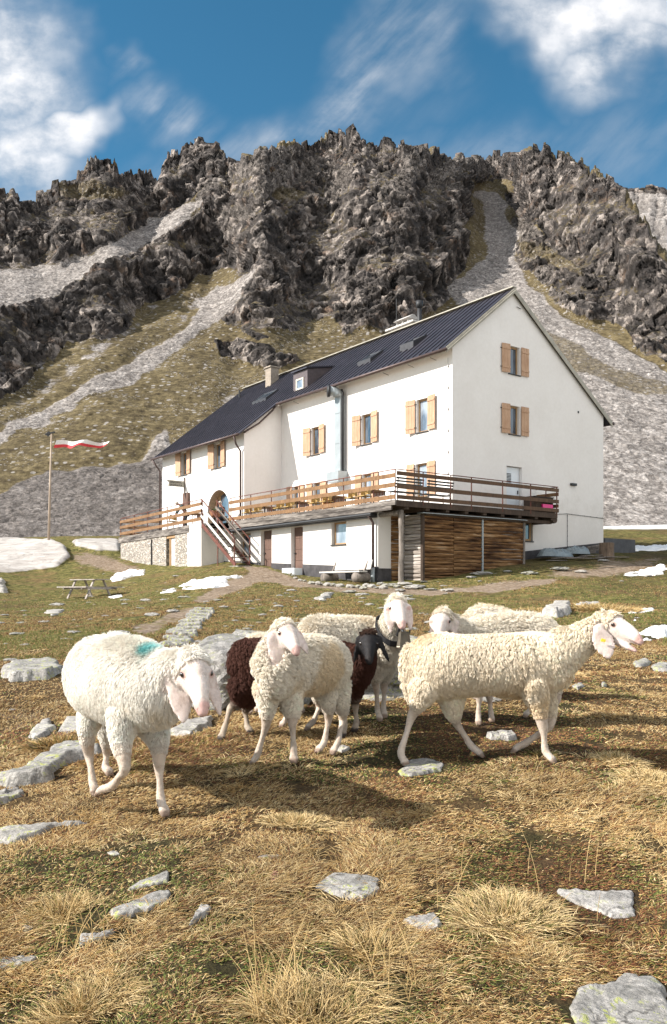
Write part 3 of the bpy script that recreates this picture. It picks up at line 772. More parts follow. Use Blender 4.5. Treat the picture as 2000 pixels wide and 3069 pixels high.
M_FRAME = wood('window_frame_wood', (0.27, 0.155, 0.070), (0.46, 0.30, 0.165))
M_RAIL = wood('railing_board_wood', (0.115, 0.058, 0.026), (0.29, 0.165, 0.08), axis='iso')
M_RUST = simple('rusty_post_steel', (0.15, 0.055, 0.040), 0.75, metal=0.3, var=0.4, scale=9, bump=0.2)
M_GREYW = wood('weathered_grey_wood', (0.055, 0.045, 0.038), (0.34, 0.29, 0.25), axis='iso', rough=0.9)
M_PALEW = wood('bleached_wood', (0.42, 0.38, 0.34), (0.72, 0.69, 0.66), axis='iso', rough=0.9)
M_DOORW = wood('brown_door_wood', (0.085, 0.048, 0.036), (0.175, 0.105, 0.08))
M_DARKW = wood('dark_beam_wood', (0.030, 0.022, 0.018), (0.11, 0.075, 0.055), axis='iso', rough=0.9)
M_BLACK = simple('black_iron', (0.02, 0.02, 0.022), 0.6, var=0.3, bump=0)
M_GREYM = simple('grey_paint_metal', (0.34, 0.37, 0.38), 0.45, metal=0.3, var=0.12, scale=2, bump=0.05)
M_WHITEP = simple('white_painted_metal', (0.72, 0.75, 0.78), 0.45, var=0.05, scale=2, bump=0)
def glassmat(name, c0, c1, rough=0.06):
    t = material(name, rough=rough, spec=0.9)
    ob = t.obj()
    v = t.noise(t.vmul(ob, (1, 1, .6)), 1.1, 3, 0.5, 0.6)
    t.put(t.b.inputs['Base Color'], t.ramp(v, [(0.38, c0), (0.6, c1)]))
    t.b.inputs['Coat Weight'].default_value = 0.6; t.b.inputs['Coat Roughness'].default_value = 0.02
    return t.m
M_GLASS = glassmat('window_glass', (0.020, 0.030, 0.045), (0.10, 0.13, 0.165))
M_GLASSL = glassmat('curtained_glass', (0.10, 0.13, 0.17), (0.34, 0.38, 0.43))
def stonewall():
    t = material('rubble_masonry', rough=0.9)
    ob = t.obj()
    wv_ = t.vadd(t.vmul(ob, (1, 1, 1.5)), t.vmul(t.noise(ob, 4, 4, color=True), (.30, .30, .30)))
    x = t.n('ShaderNodeTexVoronoi'); t.put(x.inputs['Vector'], wv_); x.inputs['Scale'].default_value = 4.6
    e = t.vor(wv_, 4.6, 'DISTANCE_TO_EDGE')
    cs = t.n('ShaderNodeSeparateColor'); t.put(cs.inputs[0], x.outputs['Color'])
    stone = t.ramp(cs.outputs[0], [(0.0, (0.22, 0.18, 0.15)), (0.35, (0.46, 0.41, 0.35)), (0.7, (0.62, 0.57, 0.50)), (1.0, (0.48, 0.36, 0.26))])
    stone = t.mix(0.35, stone, t.ramp(t.noise(ob, 9, 6, .7), [(0.3, (0.2, 0.17, 0.14)), (0.7, (0.75, 0.7, 0.64))]))
    t.put(t.b.inputs['Base Color'], t.mix(t.ss(e, 0.08, 0.02), stone, (0.27, 0.23, 0.19)))
    t.put(t.b.inputs['Normal'], t.bump(t.math('ADD', t.ss(e, 0.0, 0.16), t.math('MULTIPLY', t.noise(ob, 9, 5), 0.5)), 1.0, 0.06))
    return t.m
M_STONEW = stonewall()
def logmat(name, shade):
    t = material(name, rough=0.9, spec=0.15)
    ob = t.obj()
    g = t.noise(t.vmul(ob, (1.0, 1.0, 10)), 1.3, 7, 0.7, 0.6)
    x = t.noise(t.vmul(ob, (.5, .5, 4.5)), 1.0, 3, 0.5)
    v = t.math('ADD', t.math('MULTIPLY', g, 0.55), t.math('MULTIPLY', x, 0.45))
    stops = {'brown': [(0.36, (0.018, 0.010, 0.007)), (0.44, (0.075, 0.036, 0.018)), (0.51, (0.17, 0.088, 0.038)), (0.58, (0.31, 0.175, 0.08)), (0.66, (0.46, 0.35, 0.25))],
             'beam': [(0.36, (0.03, 0.026, 0.024)), (0.46, (0.11, 0.095, 0.085)), (0.56, (0.25, 0.22, 0.195)), (0.68, (0.42, 0.38, 0.345))],
             'grey': [(0.33, (0.08, 0.065, 0.055)), (0.45, (0.30, 0.255, 0.22)), (0.58, (0.48, 0.43, 0.39)), (0.7, (0.60, 0.57, 0.54))]}[shade]
    t.put(t.b.inputs['Base Color'], t.ramp(v, stops))
    t.put(t.b.inputs['Normal'], t.bump(g, 0.8, 0.03))
    return t.m
M_LOGB = logmat('weathered_brown_logs', 'brown'); M_LOGG = logmat('bleached_grey_logs', 'grey')

def wall(mb, fr, t0, t1, zlo, ztop, rects, depth=0.22, breaks=()):
    """wall sheet with recessed openings; fr(t, d, z): d = depth into the wall; ztop(t)"""
    ts = sorted(set([t0, t1] + [x for r in rects for x in (r[0], r[1])] + list(breaks)))
    zl = zlo if callable(zlo) else (lambda t: zlo)
    for a, b in zip(ts[:-1], ts[1:]):
        m = (a + b) / 2
        col = sorted([r for r in rects if r[0] < m < r[1]], key=lambda r: r[2])
        za, zb_ = zl(a), zl(b)
        for r in col:
            mb.add([fr(a, 0, za), fr(b, 0, zb_), fr(b, 0, r[2]), fr(a, 0, r[2])], [(0, 1, 2, 3)])
            za = zb_ = r[3]
        mb.add([fr(a, 0, za), fr(b, 0, zb_), fr(b, 0, ztop(b)), fr(a, 0, ztop(a))], [(0, 1, 2, 3)])
    for r in rects:
        a, b, z0, z1_ = r[:4]
        p = [(a, z0), (b, z0), (b, z1_), (a, z1_)]
        for k in range(4):
            (x0, y0), (x1, y1) = p[k], p[(k + 1) % 4]
            mb.add([fr(x0, 0, y0), fr(x1, 0, y1), fr(x1, depth, y1), fr(x0, depth, y0)], [(0, 1, 2, 3)])

def fbox(mb, fr, t0, t1, d0, d1, z0, z1_):
    return mb.box((t0, d0, z0), (t1, d1, z1_), lambda t_, d_, z_: fr(t_, d_, z_))

def window(parent, fr, t0, t1, z0, z1_, depth=0.14, pane=None, mull=False, label=None, sill=True, frame=None, fw=0.075):
    mb = MB()
    for (a, b, c_, d_) in ((t0, t0 + fw, z0, z1_), (t1 - fw, t1, z0, z1_), (t0 + fw, t1 - fw, z0, z0 + fw), (t0 + fw, t1 - fw, z1_ - fw, z1_)):
        fbox(mb, fr, a + .002, b - .002, depth, depth + 0.06, c_ + .002, d_ - .002)
    if mull:
        m = (t0 + t1) / 2; fbox(mb, fr, m - .025, m + .025, depth - .005, depth + 0.05, z0 + fw, z1_ - fw)
    w_ = mb.build('window', frame or M_FRAME, parent)
    if label: w_['label'] = label
    g = MB(); g.add([fr(t0 + fw * .6, depth + .04, z0 + fw * .6), fr(t1 - fw * .6, depth + .04, z0 + fw * .6), fr(t1 - fw * .6, depth + .04, z1_ - fw * .6), fr(t0 + fw * .6, depth + .04, z1_ - fw * .6)], [(0, 1, 2, 3)])
    g.build('pane', pane or M_GLASS, w_)
    if sill:
        s_ = MB(); fbox(s_, fr, t0 - .04, t1 + .04, -0.06, depth - .01, z0 - .045, z0 - .003); s_.build('sill', M_BLACK, w_)
    return w_
def shutter(parent, fr, t0, t1, z0, z1_, d=0.045, swing=0.0, hinge=0):
    """plank shutter lying open on the wall; swing: how far its free edge stands off"""
    mb = MB(); n = 3; wd = (t1 - t0) / n
    def off(t_):
        k = (t_ - t0) / (t1 - t0)
        if hinge: k = 1 - k
        return -d - swing * k
    f2_ = lambda t_, d_, z_: fr(t_, off(t_) + d_, z_)
    for k in range(n): mb.box((t0 + k * wd + .004, -0.03, z0), (t0 + (k + 1) * wd - .004, 0.0, z1_), f2_)
    sh = mb.build('shutter', M_SHUT, parent)
    for zz in (z0 + .2, z1_ - .26):
        bb = MB(); bb.box((t0 + .01, -0.055, zz), (t1 - .01, -0.031, zz + .08), f2_); bb.build('batten', M_SHUT, sh)
    for zz in (z0 + .23, z1_ - .23):
        e = t1 if hinge else t0
        hh = MB(); hh.box((e - .05, 0.0, zz), (e + .05, 0.03, zz + .03), f2_); hh.build('hinge', M_BLACK, sh)

fr_front = lambda b0: (lambda t_, d_, z_: H(t_, b0 + d_, z_))
fr_gable = lambda t_, d_, z_: H(d_, t_, z_)
RZ = 13.98; RB = 3.88; SL1 = 0.795; SL2 = 0.7176
def roofz(b): return 10.9 + SL1 * b if b <= RB else RZ - SL2 * (b - RB)

hut = thing('mountain_hut', 'large white plastered mountain hut with dark ribbed metal roof and wooden shutters', 'building', H(0, 0, 1.6))
wmb = MB()
f0 = fr_front(0.0); fw_ = fr_front(-2.46)
up = [(1.56, 2.34, 7.28, 8.80), (5.64, 6.42, 7.28, 8.78), (10.05, 10.81, 7.33, 8.82)]
lo = [(1.60, 2.40, 4.30, 5.84), (5.62, 6.34, 4.30, 5.80), (9.94, 10.62, 4.30, 5.80), (12.0, 12.6, 4.30, 5.80)]
wall(wmb, f0, 0, 13.8, 1.5, lambda t_: 10.9, up + lo, 0.2)
wg = [(3.64, 4.40, 10.12, 11.43), (3.64, 4.40, 7.30, 8.65), (3.5, 4.56, 3.60, 5.81), (4.80, 5.34, 2.33, 3.33)]
wall(wmb, fr_gable, 0, 10.82, lambda b: 0.6 + 0.10 * b, lambda b: roofz(b) - .02, wg, 0.24, breaks=(RB,))
ww = [(16.28, 17.24, 7.14, 8.55), (20.6, 21.55, 7.2, 8.6)]
# the wing with its arched doorway
AC, AZ, AR = 16.72, 4.55, 1.33
wall(wmb, fw_, 13.8, AC - AR, 1.0, lambda t_: 8.94, [], 0.2)
wall(wmb, fw_, AC - AR, AC + AR, 6.4, lambda t_: 8.94, [ww[0]], 0.2)
wall(wmb, fw_, AC + AR, 24.25, 1.0, lambda t_: 8.94, [ww[1]], 0.2)
n = 18; arc = [(AC + AR * cos(pi * k / n), AZ + AR * sin(pi * k / n) * 0.98) for k in range(n + 1)]
for k in range(n):
    (x0, y0), (x1, y1) = arc[k], arc[k + 1]
    wmb.add([fw_(x0, 0, y0), fw_(x1, 0, y1), fw_(x1, 0, 6.4), fw_(x0, 0, 6.4)], [(0, 1, 2, 3)])
    wmb.add([fw_(x0, 0, y0), fw_(x1, 0, y1), fw_(x1, .5, y1), fw_(x0, .5, y0)], [(0, 1, 2, 3)])
for x in (AC - AR, AC + AR): wmb.add([fw_(x, 0, 3.5), fw_(x, 0, AZ), fw_(x, .5, AZ), fw_(x, .5, 3.5)], [(0, 1, 2, 3)])
# end wall of the wing, back and left walls
wmb.add([H(13.8, -2.46, 1), H(13.8, 0, 1), H(13.8, 0, 10.9), H(13.8, -2.46, 8.94)], [(0, 1, 2, 3)])
wmb.add([H(24.25, -2.46, 1), H(24.25, 10.82, 1), H(24.25, 10.82, 9.0), H(24.25, RB, RZ - .02), H(24.25, -2.46, 8.94)], [(0, 1, 2, 3, 4)])
wmb.add([H(0, 10.82, 1), H(24.25, 10.82, 1), H(24.25, 10.82, 9.0), H(0, 10.82, 9.0)], [(0, 1, 2, 3)])
wmb.build('wall', M_PLAST, hut)
pl = MB()
def gstrip(mb, pts, th, h0, h1):
    """band that follows the ground"""
    for (p0, o0), (p1, o1) in zip(pts[:-1], pts[1:]):
        pass
plb = [0 + k * 10.82 / 12 for k in range(13)]
for b0, b1 in zip(plb[:-1], plb[1:]):
    if b1 < 4.6: continue
    t0_z = lambda b: 1.86 + (b - 4.73) * 0.101
    pl.hexa([H(0, b0, 0.4), H(-.03, b0, 0.4), H(-.03, b1, 0.4), H(0, b1, 0.4), H(0, b0, t0_z(b0)), H(-.03, b0, t0_z(b0)), H(-.03, b1, t0_z(b1)), H(0, b1, t0_z(b1))])
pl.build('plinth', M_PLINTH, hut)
# windows and shutters
for k, (a0, a1, q0, q1) in enumerate(up):
    window(hut, f0, a0, a1, q0, q1, pane=M_GLASSL if k == 0 else M_GLASS)
    shutter(hut, f0, a0 - .56, a0 - .03, q0 + .02, q1 + .04, hinge=1, swing=0.05); shutter(hut, f0, a1 + .04, a1 + .57, q0, q1 + .02, swing=0.12)
for k, (a0, a1, q0, q1) in enumerate(lo):
    window(hut, f0, a0, a1, q0, q1, pane=M_GLASSL if k < 2 else M_GLASS)
    shutter(hut, f0, a0 - .56, a0 - .03, q0 + .02, q1 + .03, hinge=1); shutter(hut, f0, a1 + .04, a1 + .57, q0, q1 + .03)
for (a0, a1, q0, q1) in ww:
    a0 += .1; a1 -= .1
    window(hut, fw_, a0, a1, q0, q1)
    shutter(hut, fw_, a0 - .56, a0 - .03, q0 + .02, q1 + .05, hinge=1, swing=.05); shutter(hut, fw_, a1 + .04, a1 + .57, q0, q1 + .03, swing=.1)
for (b0, b1, q0, q1) in wg[:2]:
    window(hut, fr_gable, b0, b1, q0, q1, depth=0.15)
    shutter(hut, fr_gable, b0 - .52, b0 - .02, q0, q1 + .02, swing=0.06); shutter(hut, fr_gable, b1 + .06, b1 + .58, q0, q1 + .02, hinge=1)
window(hut, fr_gable, 4.82, 5.32, 2.35, 3.31, depth=0.10, label='narrow wooden cellar window with deep light frame', fw=.11)
# gable door
d_ = MB(); fbox(d_, fr_gable, 3.52, 4.54, .16, .22, 3.6, 5.79); gd = d_.build('door', M_WHITEP, hut); gd['label'] = 'pale metal door with a louvred vent'
v_ = MB()
for k in range(8): fbox(v_, fr_gable, 3.66, 3.98, .148, .158, 5.0 + k * .065, 5.035 + k * .065)
v_.build('vent', M_BLACK, gd)
v_ = MB(); fbox(v_, fr_gable, 4.40, 4.44, .11, .15, 4.55, 4.72); v_.build('handle', M_BLACK, gd)
# arched door: frame, leaves, glass
fd = lambda t_, d__, z_: H(t_, -2.46 + .42 + d__, z_)
ar = MB()
for k in range(n):
    (x0, y0), (x1, y1) = arc[k], arc[k + 1]; q = 0.86
    i0 = (AC + (x0 - AC) * q, AZ + (y0 - AZ) * q); i1 = (AC + (x1 - AC) * q, AZ + (y1 - AZ) * q)
    ar.hexa([fd(x0, 0, y0), fd(x1, 0, y1), fd(i1[0], 0, i1[1]), fd(i0[0], 0, i0[1]), fd(x0, .07, y0), fd(x1, .07, y1), fd(i1[0], .07, i1[1]), fd(i0[0], .07, i0[1])])
for x in (AC - AR, AC + AR - .18, AC - .62, AC + .5): fbox(ar, fd, x, x + .17, 0.003, .075, 3.58, AZ + (0 if abs(x - AC) > 1 else 1.0))
adoor = ar.build('door', M_FRAME, hut); adoor['label'] = 'arched glazed entrance door in a wooden frame'
ar = MB(); ar.add([fd(x, .04, y) for x, y in arc] + [fd(AC - AR, .04, 3.5), fd(AC + AR, .04, 3.5)], [tuple(range(n + 3))]); ar.build('pane', M_GLASS, adoor)
# warm timber lining of the arch
ln = MB()
for k in range(n):
    (x0, y0), (x1, y1) = arc[k], arc[k + 1]; q = 0.985
    ln.add([fw_(AC + (x0 - AC) * q, .04, AZ + (y0 - AZ) * q), fw_(AC + (x1 - AC) * q, .04, AZ + (y1 - AZ) * q), fw_(AC + (x1 - AC) * q, .42, AZ + (y1 - AZ) * q), fw_(AC + (x0 - AC) * q, .42, AZ + (y0 - AZ) * q)], [(0, 1, 2, 3)])
fbox(ln, fw_, AC + AR - .03, AC + AR - .01, .04, .42, 3.58, AZ); fbox(ln, fw_, AC - AR + .01, AC - AR + .03, .04, .42, 3.58, AZ)
ln.build('lining', simple('warm_plaster', (0.50, 0.38, 0.26), 0.9), adoor)

# roof slabs with standing seams
rf = MB()
def slab_(mb, a0, a1, b0, b1, th=0.10):
    s_ = SL1 if b0 < RB else -SL2
    z0, z1_ = roofz(b0), roofz(b1)
    if b0 >= RB: z0 = RZ
    if b1 <= RB: z1_ = 10.9 + SL1 * b1
    mb.hexa([H(a0, b0, z0), H(a1, b0, z0), H(a1, b1, z1_), H(a0, b1, z1_), H(a0, b0, z0 + th), H(a1, b0, z0 + th), H(a1, b1, z1_ + th), H(a0, b1, z1_ + th)])
slab_(rf, -.14, 13.45, -.5, RB); slab_(rf, 13.45, 24.6, -2.96, RB); slab_(rf, -.14, 24.6, RB, 11.35)
sx_ = -0.10; k = 0
while sx_ < 24.6:
    bs = -.5 if sx_ < 13.45 else -2.96
    z0 = 10.9 + SL1 * bs + .10; z1_ = RZ + .10
    rf.hexa([H(sx_, bs, z0), H(sx_ + .035, bs, z0), H(sx_ + .035, RB, z1_), H(sx_, RB, z1_), H(sx_, bs, z0 + .055), H(sx_ + .035, bs, z0 + .055), H(sx_ + .035, RB, z1_ + .055), H(sx_, RB, z1_ + .055)])
    sx_ += 0.435
roof = rf.build('roof', M_ROOF, hut)
rc = MB(); rc.bar(H(-.15, RB, RZ + .17), H(24.62, RB, RZ + .17), .28, .05); rc.build('ridge_cap', M_FASCIA, roof)
vf = MB()
vf.bar(H(-.155, -.52, 10.9 - SL1 * .52 - .03), H(-.155, RB, RZ - .0), .03, .20, up=HV.cross(Vector((0, 0, 1))))
for b0, b1, s0 in ((-.52, RB, 1), (RB, 11.37, 1)):
    za, zb2 = roofz(b0), (RZ if b1 > RB and s0 and b0 < RB else roofz(b1))
    if b0 >= RB: za = RZ
    if b1 == RB: zb2 = RZ
    vf.hexa([H(-.175, b0, za - .13), H(-.14, b0, za - .13), H(-.14, b1, zb2 - .13), H(-.175, b1, zb2 - .13), H(-.175, b0, za + .125), H(-.14, b0, za + .125), H(-.14, b1, zb2 + .125), H(-.175, b1, zb2 + .125)])
vf.build('verge_board', M_FASCIA, roof)
sf = MB()   # plastered soffit under the front eaves
sf.hexa([H(0, -.46, 10.40), H(13.45, -.46, 10.40), H(13.45, 0, 10.84), H(0, 0, 10.84), H(0, -.46, 10.5), H(13.45, -.46, 10.5), H(13.45, 0, 10.88), H(0, 0, 10.88)])
sf.build('soffit', M_PLAST, roof)
# gutters and downpipes
g = MB(); g.tube([H(-.2, -.58, 10.50), H(13.4, -.58, 10.50)], .075, 8); gu = g.build('gutter', M_GUTTER, hut, smooth=True)
g = MB(); g.tube([H(13.42, -3.04, 8.55), H(24.7, -3.04, 8.55)], .075, 8); g.build('gutter', M_GUTTER, hut, smooth=True)
g = MB(); g.tube([H(-.2, 11.42, 8.66), H(1.0, 11.42, 8.66)], .08, 8); g.build('gutter', M_GUTTER, hut, smooth=True)
g = MB(); g.tube([H(13.9, -3.04, 8.5), H(14.0, -2.85, 8.1), H(14.02, -2.56, 7.75), H(14.02, -2.56, 3.6)], .055, 8); g.build('downpipe', M_GUTTER, hut, smooth=True)
g = MB(); g.tube([H(24.5, -3.04, 8.5), H(24.42, -2.8, 8.1), H(24.4, -2.56, 7.8), H(24.4, -2.56, 2.2)], .055, 8); g.build('downpipe', M_GUTTER, hut, smooth=True)
g = MB(); g.tube([H(13.5, -.58, 10.42), H(13.55, -.75, 10.15), H(13.58, -1.6, 9.35), H(13.6, -2.6, 8.7)], .05, 8); g.build('downpipe', M_GUTTER, hut, smooth=True)
# kitchen duct on the front
g = MB()
fbox(g, f0, 7.76, 8.24, -.34, -.04, 6.1, 10.0); dz = g.build('duct', M_GREYM, hut)
g = MB(); g.tube([H(7.70, -.2, 6.1), H(7.70, -.2, 10.1), H(7.75, -.25, 10.3)], 0.045, 8); g.build('flue', M_BLACK, dz, smooth=True)
g = MB(); g.tube([H(8.0, -.28, 9.95), H(8.0, -.30, 10.12), H(8.1, -.42, 10.22), H(8.25, -.68, 10.24)], .27, 10); g.build('elbow', M_GREYM, dz, smooth=True)
g = MB(); g.tube([H(8.235, -.66, 10.24), H(8.29, -.76, 10.24)], .31, 10); g.build('hood', M_BLACK, dz, smooth=True)
g = MB(); fbox(g, f0, 7.55, 8.55, -.62, -.02, 5.55, 6.1); g.build('housing', M_GREYM, dz)
for zz in (7.55, 9.1):
    g = MB(); fbox(g, f0, 7.74, 8.26, -.36, -.03, zz, zz + .07); g.build('band', M_GREYM, dz)
# dormer
dm = MB()
A0, A1, DB = 11.62, 13.02, 0.30
zf = 10.9 + SL1 * DB + .08
dm.hexa([H(A0, DB, zf), H(A1, DB, zf), H(A1, DB, 12.26), H(A0, DB, 12.26), H(A0, 2.1, 12.5), H(A1, 2.1, 12.5), H(A1, 2.1, 12.62), H(A0, 2.1, 12.62)])
dr = dm.build('dormer', simple('dormer_cladding', (0.11, 0.085, 0.085), 0.5, metal=.2, bump=.05), roof)
dm = MB(); dm.hexa([H(A0 - .08, DB - .12, 12.27), H(A1 + .08, DB - .12, 12.27), H(A1 + .08, 2.3, 12.66), H(A0 - .08, 2.3, 12.66), H(A0 - .08, DB - .12, 12.35), H(A1 + .08, DB - .12, 12.35), H(A1 + .08, 2.3, 12.74), H(A0 - .08, 2.3, 12.74)])
dm.build('dormer_roof', M_ROOF, roof)
fdm = fr_front(DB)
dwm = MB()
for (a, b, c_, e_) in ((11.95, 12.05, 11.24, 11.86), (12.60, 12.70, 11.24, 11.86), (12.05, 12.60, 11.24, 11.33), (12.05, 12.60, 11.77, 11.86)): fbox(dwm, fdm, a, b, -.05, -.003, c_, e_)
dwm.build('window_frame', simple('pale_frame_paint', (0.55, 0.50, 0.42), .6, bump=0), roof)
dwm = MB(); dwm.add([fdm(12.04, -.02, 11.32), fdm(12.62, -.02, 11.32), fdm(12.62, -.02, 11.79), fdm(12.04, -.02, 11.79)], [(0, 1, 2, 3)]); dwm.build('pane', M_GLASSL, roof)
# roof windows
for (a0, a1, b0, b1, op) in ((3.40, 4.38, .75, 1.62, .22), (6.72, 7.8, .80, 1.66, .10), (16.2, 17.8, .45, 1.35, .04)):
    def rr(t_, d__, z_): return H(t_, d__, 10.9 + SL1 * d__ + .10 + z_)
    m_ = MB(); 
    for (x0, x1, y0, y1) in ((a0, a0 + .09, b0, b1), (a1 - .09, a1, b0, b1), (a0 + .09, a1 - .09, b0, b0 + .09), (a0 + .09, a1 - .09, b1 - .09, b1)):
        m_.box((x0, y0, -.02), (x1, y1, .12), lambda t_, d__, z_: rr(t_, d__, z_ + (op * (b1 - d__) / (b1 - b0) if z_ > 0 else 0)))
    sk_ = m_.build('skylight', simple('skylight_frame', (0.05, 0.048, 0.052), .5, metal=.4, bump=0) if a0 < 4 else bpy.data.materials['skylight_frame'], roof)
    m_ = MB(); m_.add([rr(a0 + .05, b0 + .05, .09 + op), rr(a1 - .05, b0 + .05, .09 + op), rr(a1 - .05, b1 - .05, .09), rr(a0 + .05, b1 - .05, .09)], [(0, 1, 2, 3)]); m_.build('pane', M_GLASS, roof)
# chimneys
m_ = MB(); m_.box((7.25, 4.1, 13.2), (9.0, 4.9, 14.40), H); m_.box((7.0, 3.95, 14.40), (9.3, 5.05, 14.50), H)
for a in (7.7, 8.15, 8.6):
    m_.box((a - .03, 4.2, 14.50), (a + .03, 4.8, 14.78), H)
m_.hexa([H(7.55, 4.05, 14.78), H(8.75, 4.05, 14.78), H(8.75, 4.95, 14.78), H(7.55, 4.95, 14.78), H(7.55, 4.45, 15.02), H(8.75, 4.45, 15.02), H(8.75, 4.55, 15.02), H(7.55, 4.55, 15.02)])
m_.build('chimney', simple('pale_render', (0.5, 0.47, 0.44), .9), roof)
m_ = MB(); m_.tube([H(7.2, 4.6, 13.6), H(7.2, 4.6, 15.35)], .12, 10); m_.tube([H(7.2, 4.6, 15.3), H(7.2, 4.6, 15.65)], .19, 10); m_.build('flue', M_BLACK, roof, smooth=True)
m_ = MB(); m_.tube([H(9.1, 4.6, 14.0), H(9.1, 4.6, 16.3)], .02, 6); m_.build('antenna', M_BLACK, roof)
m_ = MB(); m_.box((19.2, 2.7, 12.9), (19.85, 3.3, 14.35), H); m_.box((19.12, 2.62, 14.35), (19.93, 3.38, 14.43), H); m_.build('chimney', simple('render_brown', (0.30, 0.25, 0.20), .9), roof)
m_ = MB(); m_.tube([H(23.0, 2.6, 12.9), H(23.0, 2.6, 13.55)], .06, 8); m_.build('vent_pipe', M_BLACK, roof)
# small things on the walls
m_ = MB(); fbox(m_, fr_gable, 8.12, 8.52, -.12, -.003, 5.22, 5.34); m_.build('wall_lamp', M_BLACK, hut)
m_ = MB(); fbox(m_, fr_gable, 8.72, 8.80, -.03, -.003, 8.9, 9.0); m_.build('vent_hole', M_BLACK, hut)
m_ = MB(); m_.tube([H(-.05, 4.15, 13.3), H(-.06, 4.42, 13.25)], .015, 5); m_.build('bracket', M_BLACK, hut)
m_ = MB(); m_.tube([H(-.03, 7.88, 2.1), H(-.03, 7.88, 3.78)], .012, 5); m_.tube([H(-.03, 5.6, 3.62), H(-.03, 7.85, 3.8), H(-.03, 10.8, 3.72)], .012, 5)
for k in range(7): m_.ball(H(-.04, 7.88, 2.2 + k * .25), .022, 6, 4)
for k in range(6): m_.ball(H(-.04, 8.2 + k * .5, 3.79 - k * .012), .022, 6, 4)
m_.build('lightning_cable', M_BLACK, hut)
m_ = MB(); m_.tube([H(.25, -.03, 3.6), H(.25, -.03, 10.3)], .010, 5)
for k in range(7): m_.box((.21, -.05, 4.2 + k * .95), (.29, -.004, 4.28 + k * .95), H)
m_.build('lightning_cable', simple('cable_grey', (0.45, .42, .4), .6, bump=0), hut)
m_ = MB()
for a in (1.0, 2.5, 4.3, 9.0, 12.0):
    m_.tube([H(a, -.55, 10.5), H(a + .1, -.3, 10.45), H(a, -.03, 10.35)], .012, 5)
m_.build('gutter_bracket', M_BLACK, hut)
# ------------------------------------------------------------------ terrace, cellar, stairs, shed
M_OLDB = logmat('old_grey_beam', 'beam')
def GH(dx, dy, y0=1.2, y1=110.0):
    """ground point seen at a display pixel"""
    ys = np.geomspace(y0, y1, 900); xs = (dx * Q - 1000) / F * ys
    zz = ground_z(xs, ys); ray = (HY - dy * Q) / F * ys
    hit = np.where(ray <= zz)[0]
    k = int(hit[0]) if len(hit) else len(ys) - 1
    return Vector((xs[k], ys[k], zz[k]))
DB_, DZ, RT = -4.42, 3.58, 4.82
ter = thing('deck_terrace', 'raised wooden sun deck with board railing round the corner of the hut', 'terrace', H(5, -4.42, 1.0))
m_ = MB()
for k in range(34):      # floor boards run along the front
    b0 = -4.40 + k * .13
    if b0 + .12 > -.01: break
    m_.box((-1.33, b0, 3.50), (11.8, b0 + .122, 3.58), H)
k = 0
while -4.40 + k * .13 < 5.3:
    b0 = max(-4.40 + k * .13, .02); k += 1
    if -4.40 + k * .13 < .1: continue
    m_.box((-1.33, -4.40 + (k - 1) * .13, 3.50), (-.01, -4.40 + (k - 1) * .13 + .122, 3.58), H)
m_.build('floor', M_GREYW, ter)
m_ = MB(); m_.box((-1.1, -4.47, 3.22), (11.9, -4.405, 3.40), H); m_.box((-1.36, -4.49, 3.405), (11.95, -4.40, 3.60), H)
m_.build('fascia_board', M_OLDB, ter)
m_ = MB(); m_.tube([H(.1, -4.50, 3.13), H(12.1, -4.50, 3.09)], .07, 8); m_.box((.2, -4.42, 3.02), (12.2, -4.12, 3.20), H); m_.build('gutter', M_BLACK, ter)
m_ = MB(); m_.box((-1.36, -4.42, 3.36), (-1.32, 5.46, 3.60), H); m_.build('fascia_board', M_DARKW, ter)
for k in range(9):
    b0 = -3.9 + k * 1.12
    m_ = MB(); m_.box((-1.31, b0, 3.26), (.9 if b0 < 0 else -.02, b0 + .2, 3.48), H); m_.build('joist', M_DARKW, ter)
m_ = MB(); m_.tube([H(-1.30, 5.36, 3.30), H(-.02, 5.36, 3.30)], .17, 8); m_.box((-1.15, -2.6, 3.10), (-.95, 5.3, 3.25), H); m_.build('beam', M_DARKW, ter)
def railing(parent, pts, postpos, mat_rail, zt=RT, drop=(.16, .325, .53, .70, 1.01, 1.18), out=None, zfloor=DZ):
    """pts: two end points (a, b); boards outside the posts"""
    p0, p1 = [Vector(H(a, b, 0)) for a, b in pts]
    d = (p1 - p0); L_ = d.length; d.normalize()
    nrm_ = Vector((-d.y, d.x, 0)) if out is None else out
    r_ = MB(); r_.bar(p0 + Vector((0, 0, zt)), p1 + Vector((0, 0, zt)), .05, .03); r_.build('top_rail', M_RUST, parent)
    for i in range(0, 6, 2):
        b_ = MB(); za, zc = zt - drop[i], zt - drop[i + 1]
        b_.bar(p0 + nrm_ * .045 + Vector((0, 0, (za + zc) / 2)), p1 + nrm_ * .045 + Vector((0, 0, (za + zc) / 2)), .035, za - zc)
        b_.build('rail_board', mat_rail, parent)
    for t_ in postpos:
        q = p0 + d * t_
        b_ = MB(); b_.box((q.x - .022, q.y - .022, zfloor - .12), (q.x + .022, q.y + .022, zt)); b_.build('railing_post', M_RUST, parent)
posts = [FA(*z5(x, 400), -4.42)[0] + 1.35 for x in (240, 393, 553, 770, 985, 1112, 1345, 1512)]
railing(ter, ((-1.35, -4.42), (11.9, -4.42)), posts, M_RAIL, out=-HV)
posts = [GA(*zb(x, 300, 1100, 1350, 2.502), -1.35)[0] + 4.42 for x in (422, 630, 784, 1018, 1228, 1424)]
M_RAIL_SHADE = wood('railing_board_wood_shaded', (0.055, 0.032, 0.020), (0.165, 0.095, 0.055), axis='iso')  # darkened copy of the railing wood; gable-side shade put into the colour
railing(ter, ((-1.35, -4.42), (-1.35, 5.5)), posts, M_RAIL_SHADE, out=-HU, drop=(.08, .24, .60, .77, 1.02, 1.18))
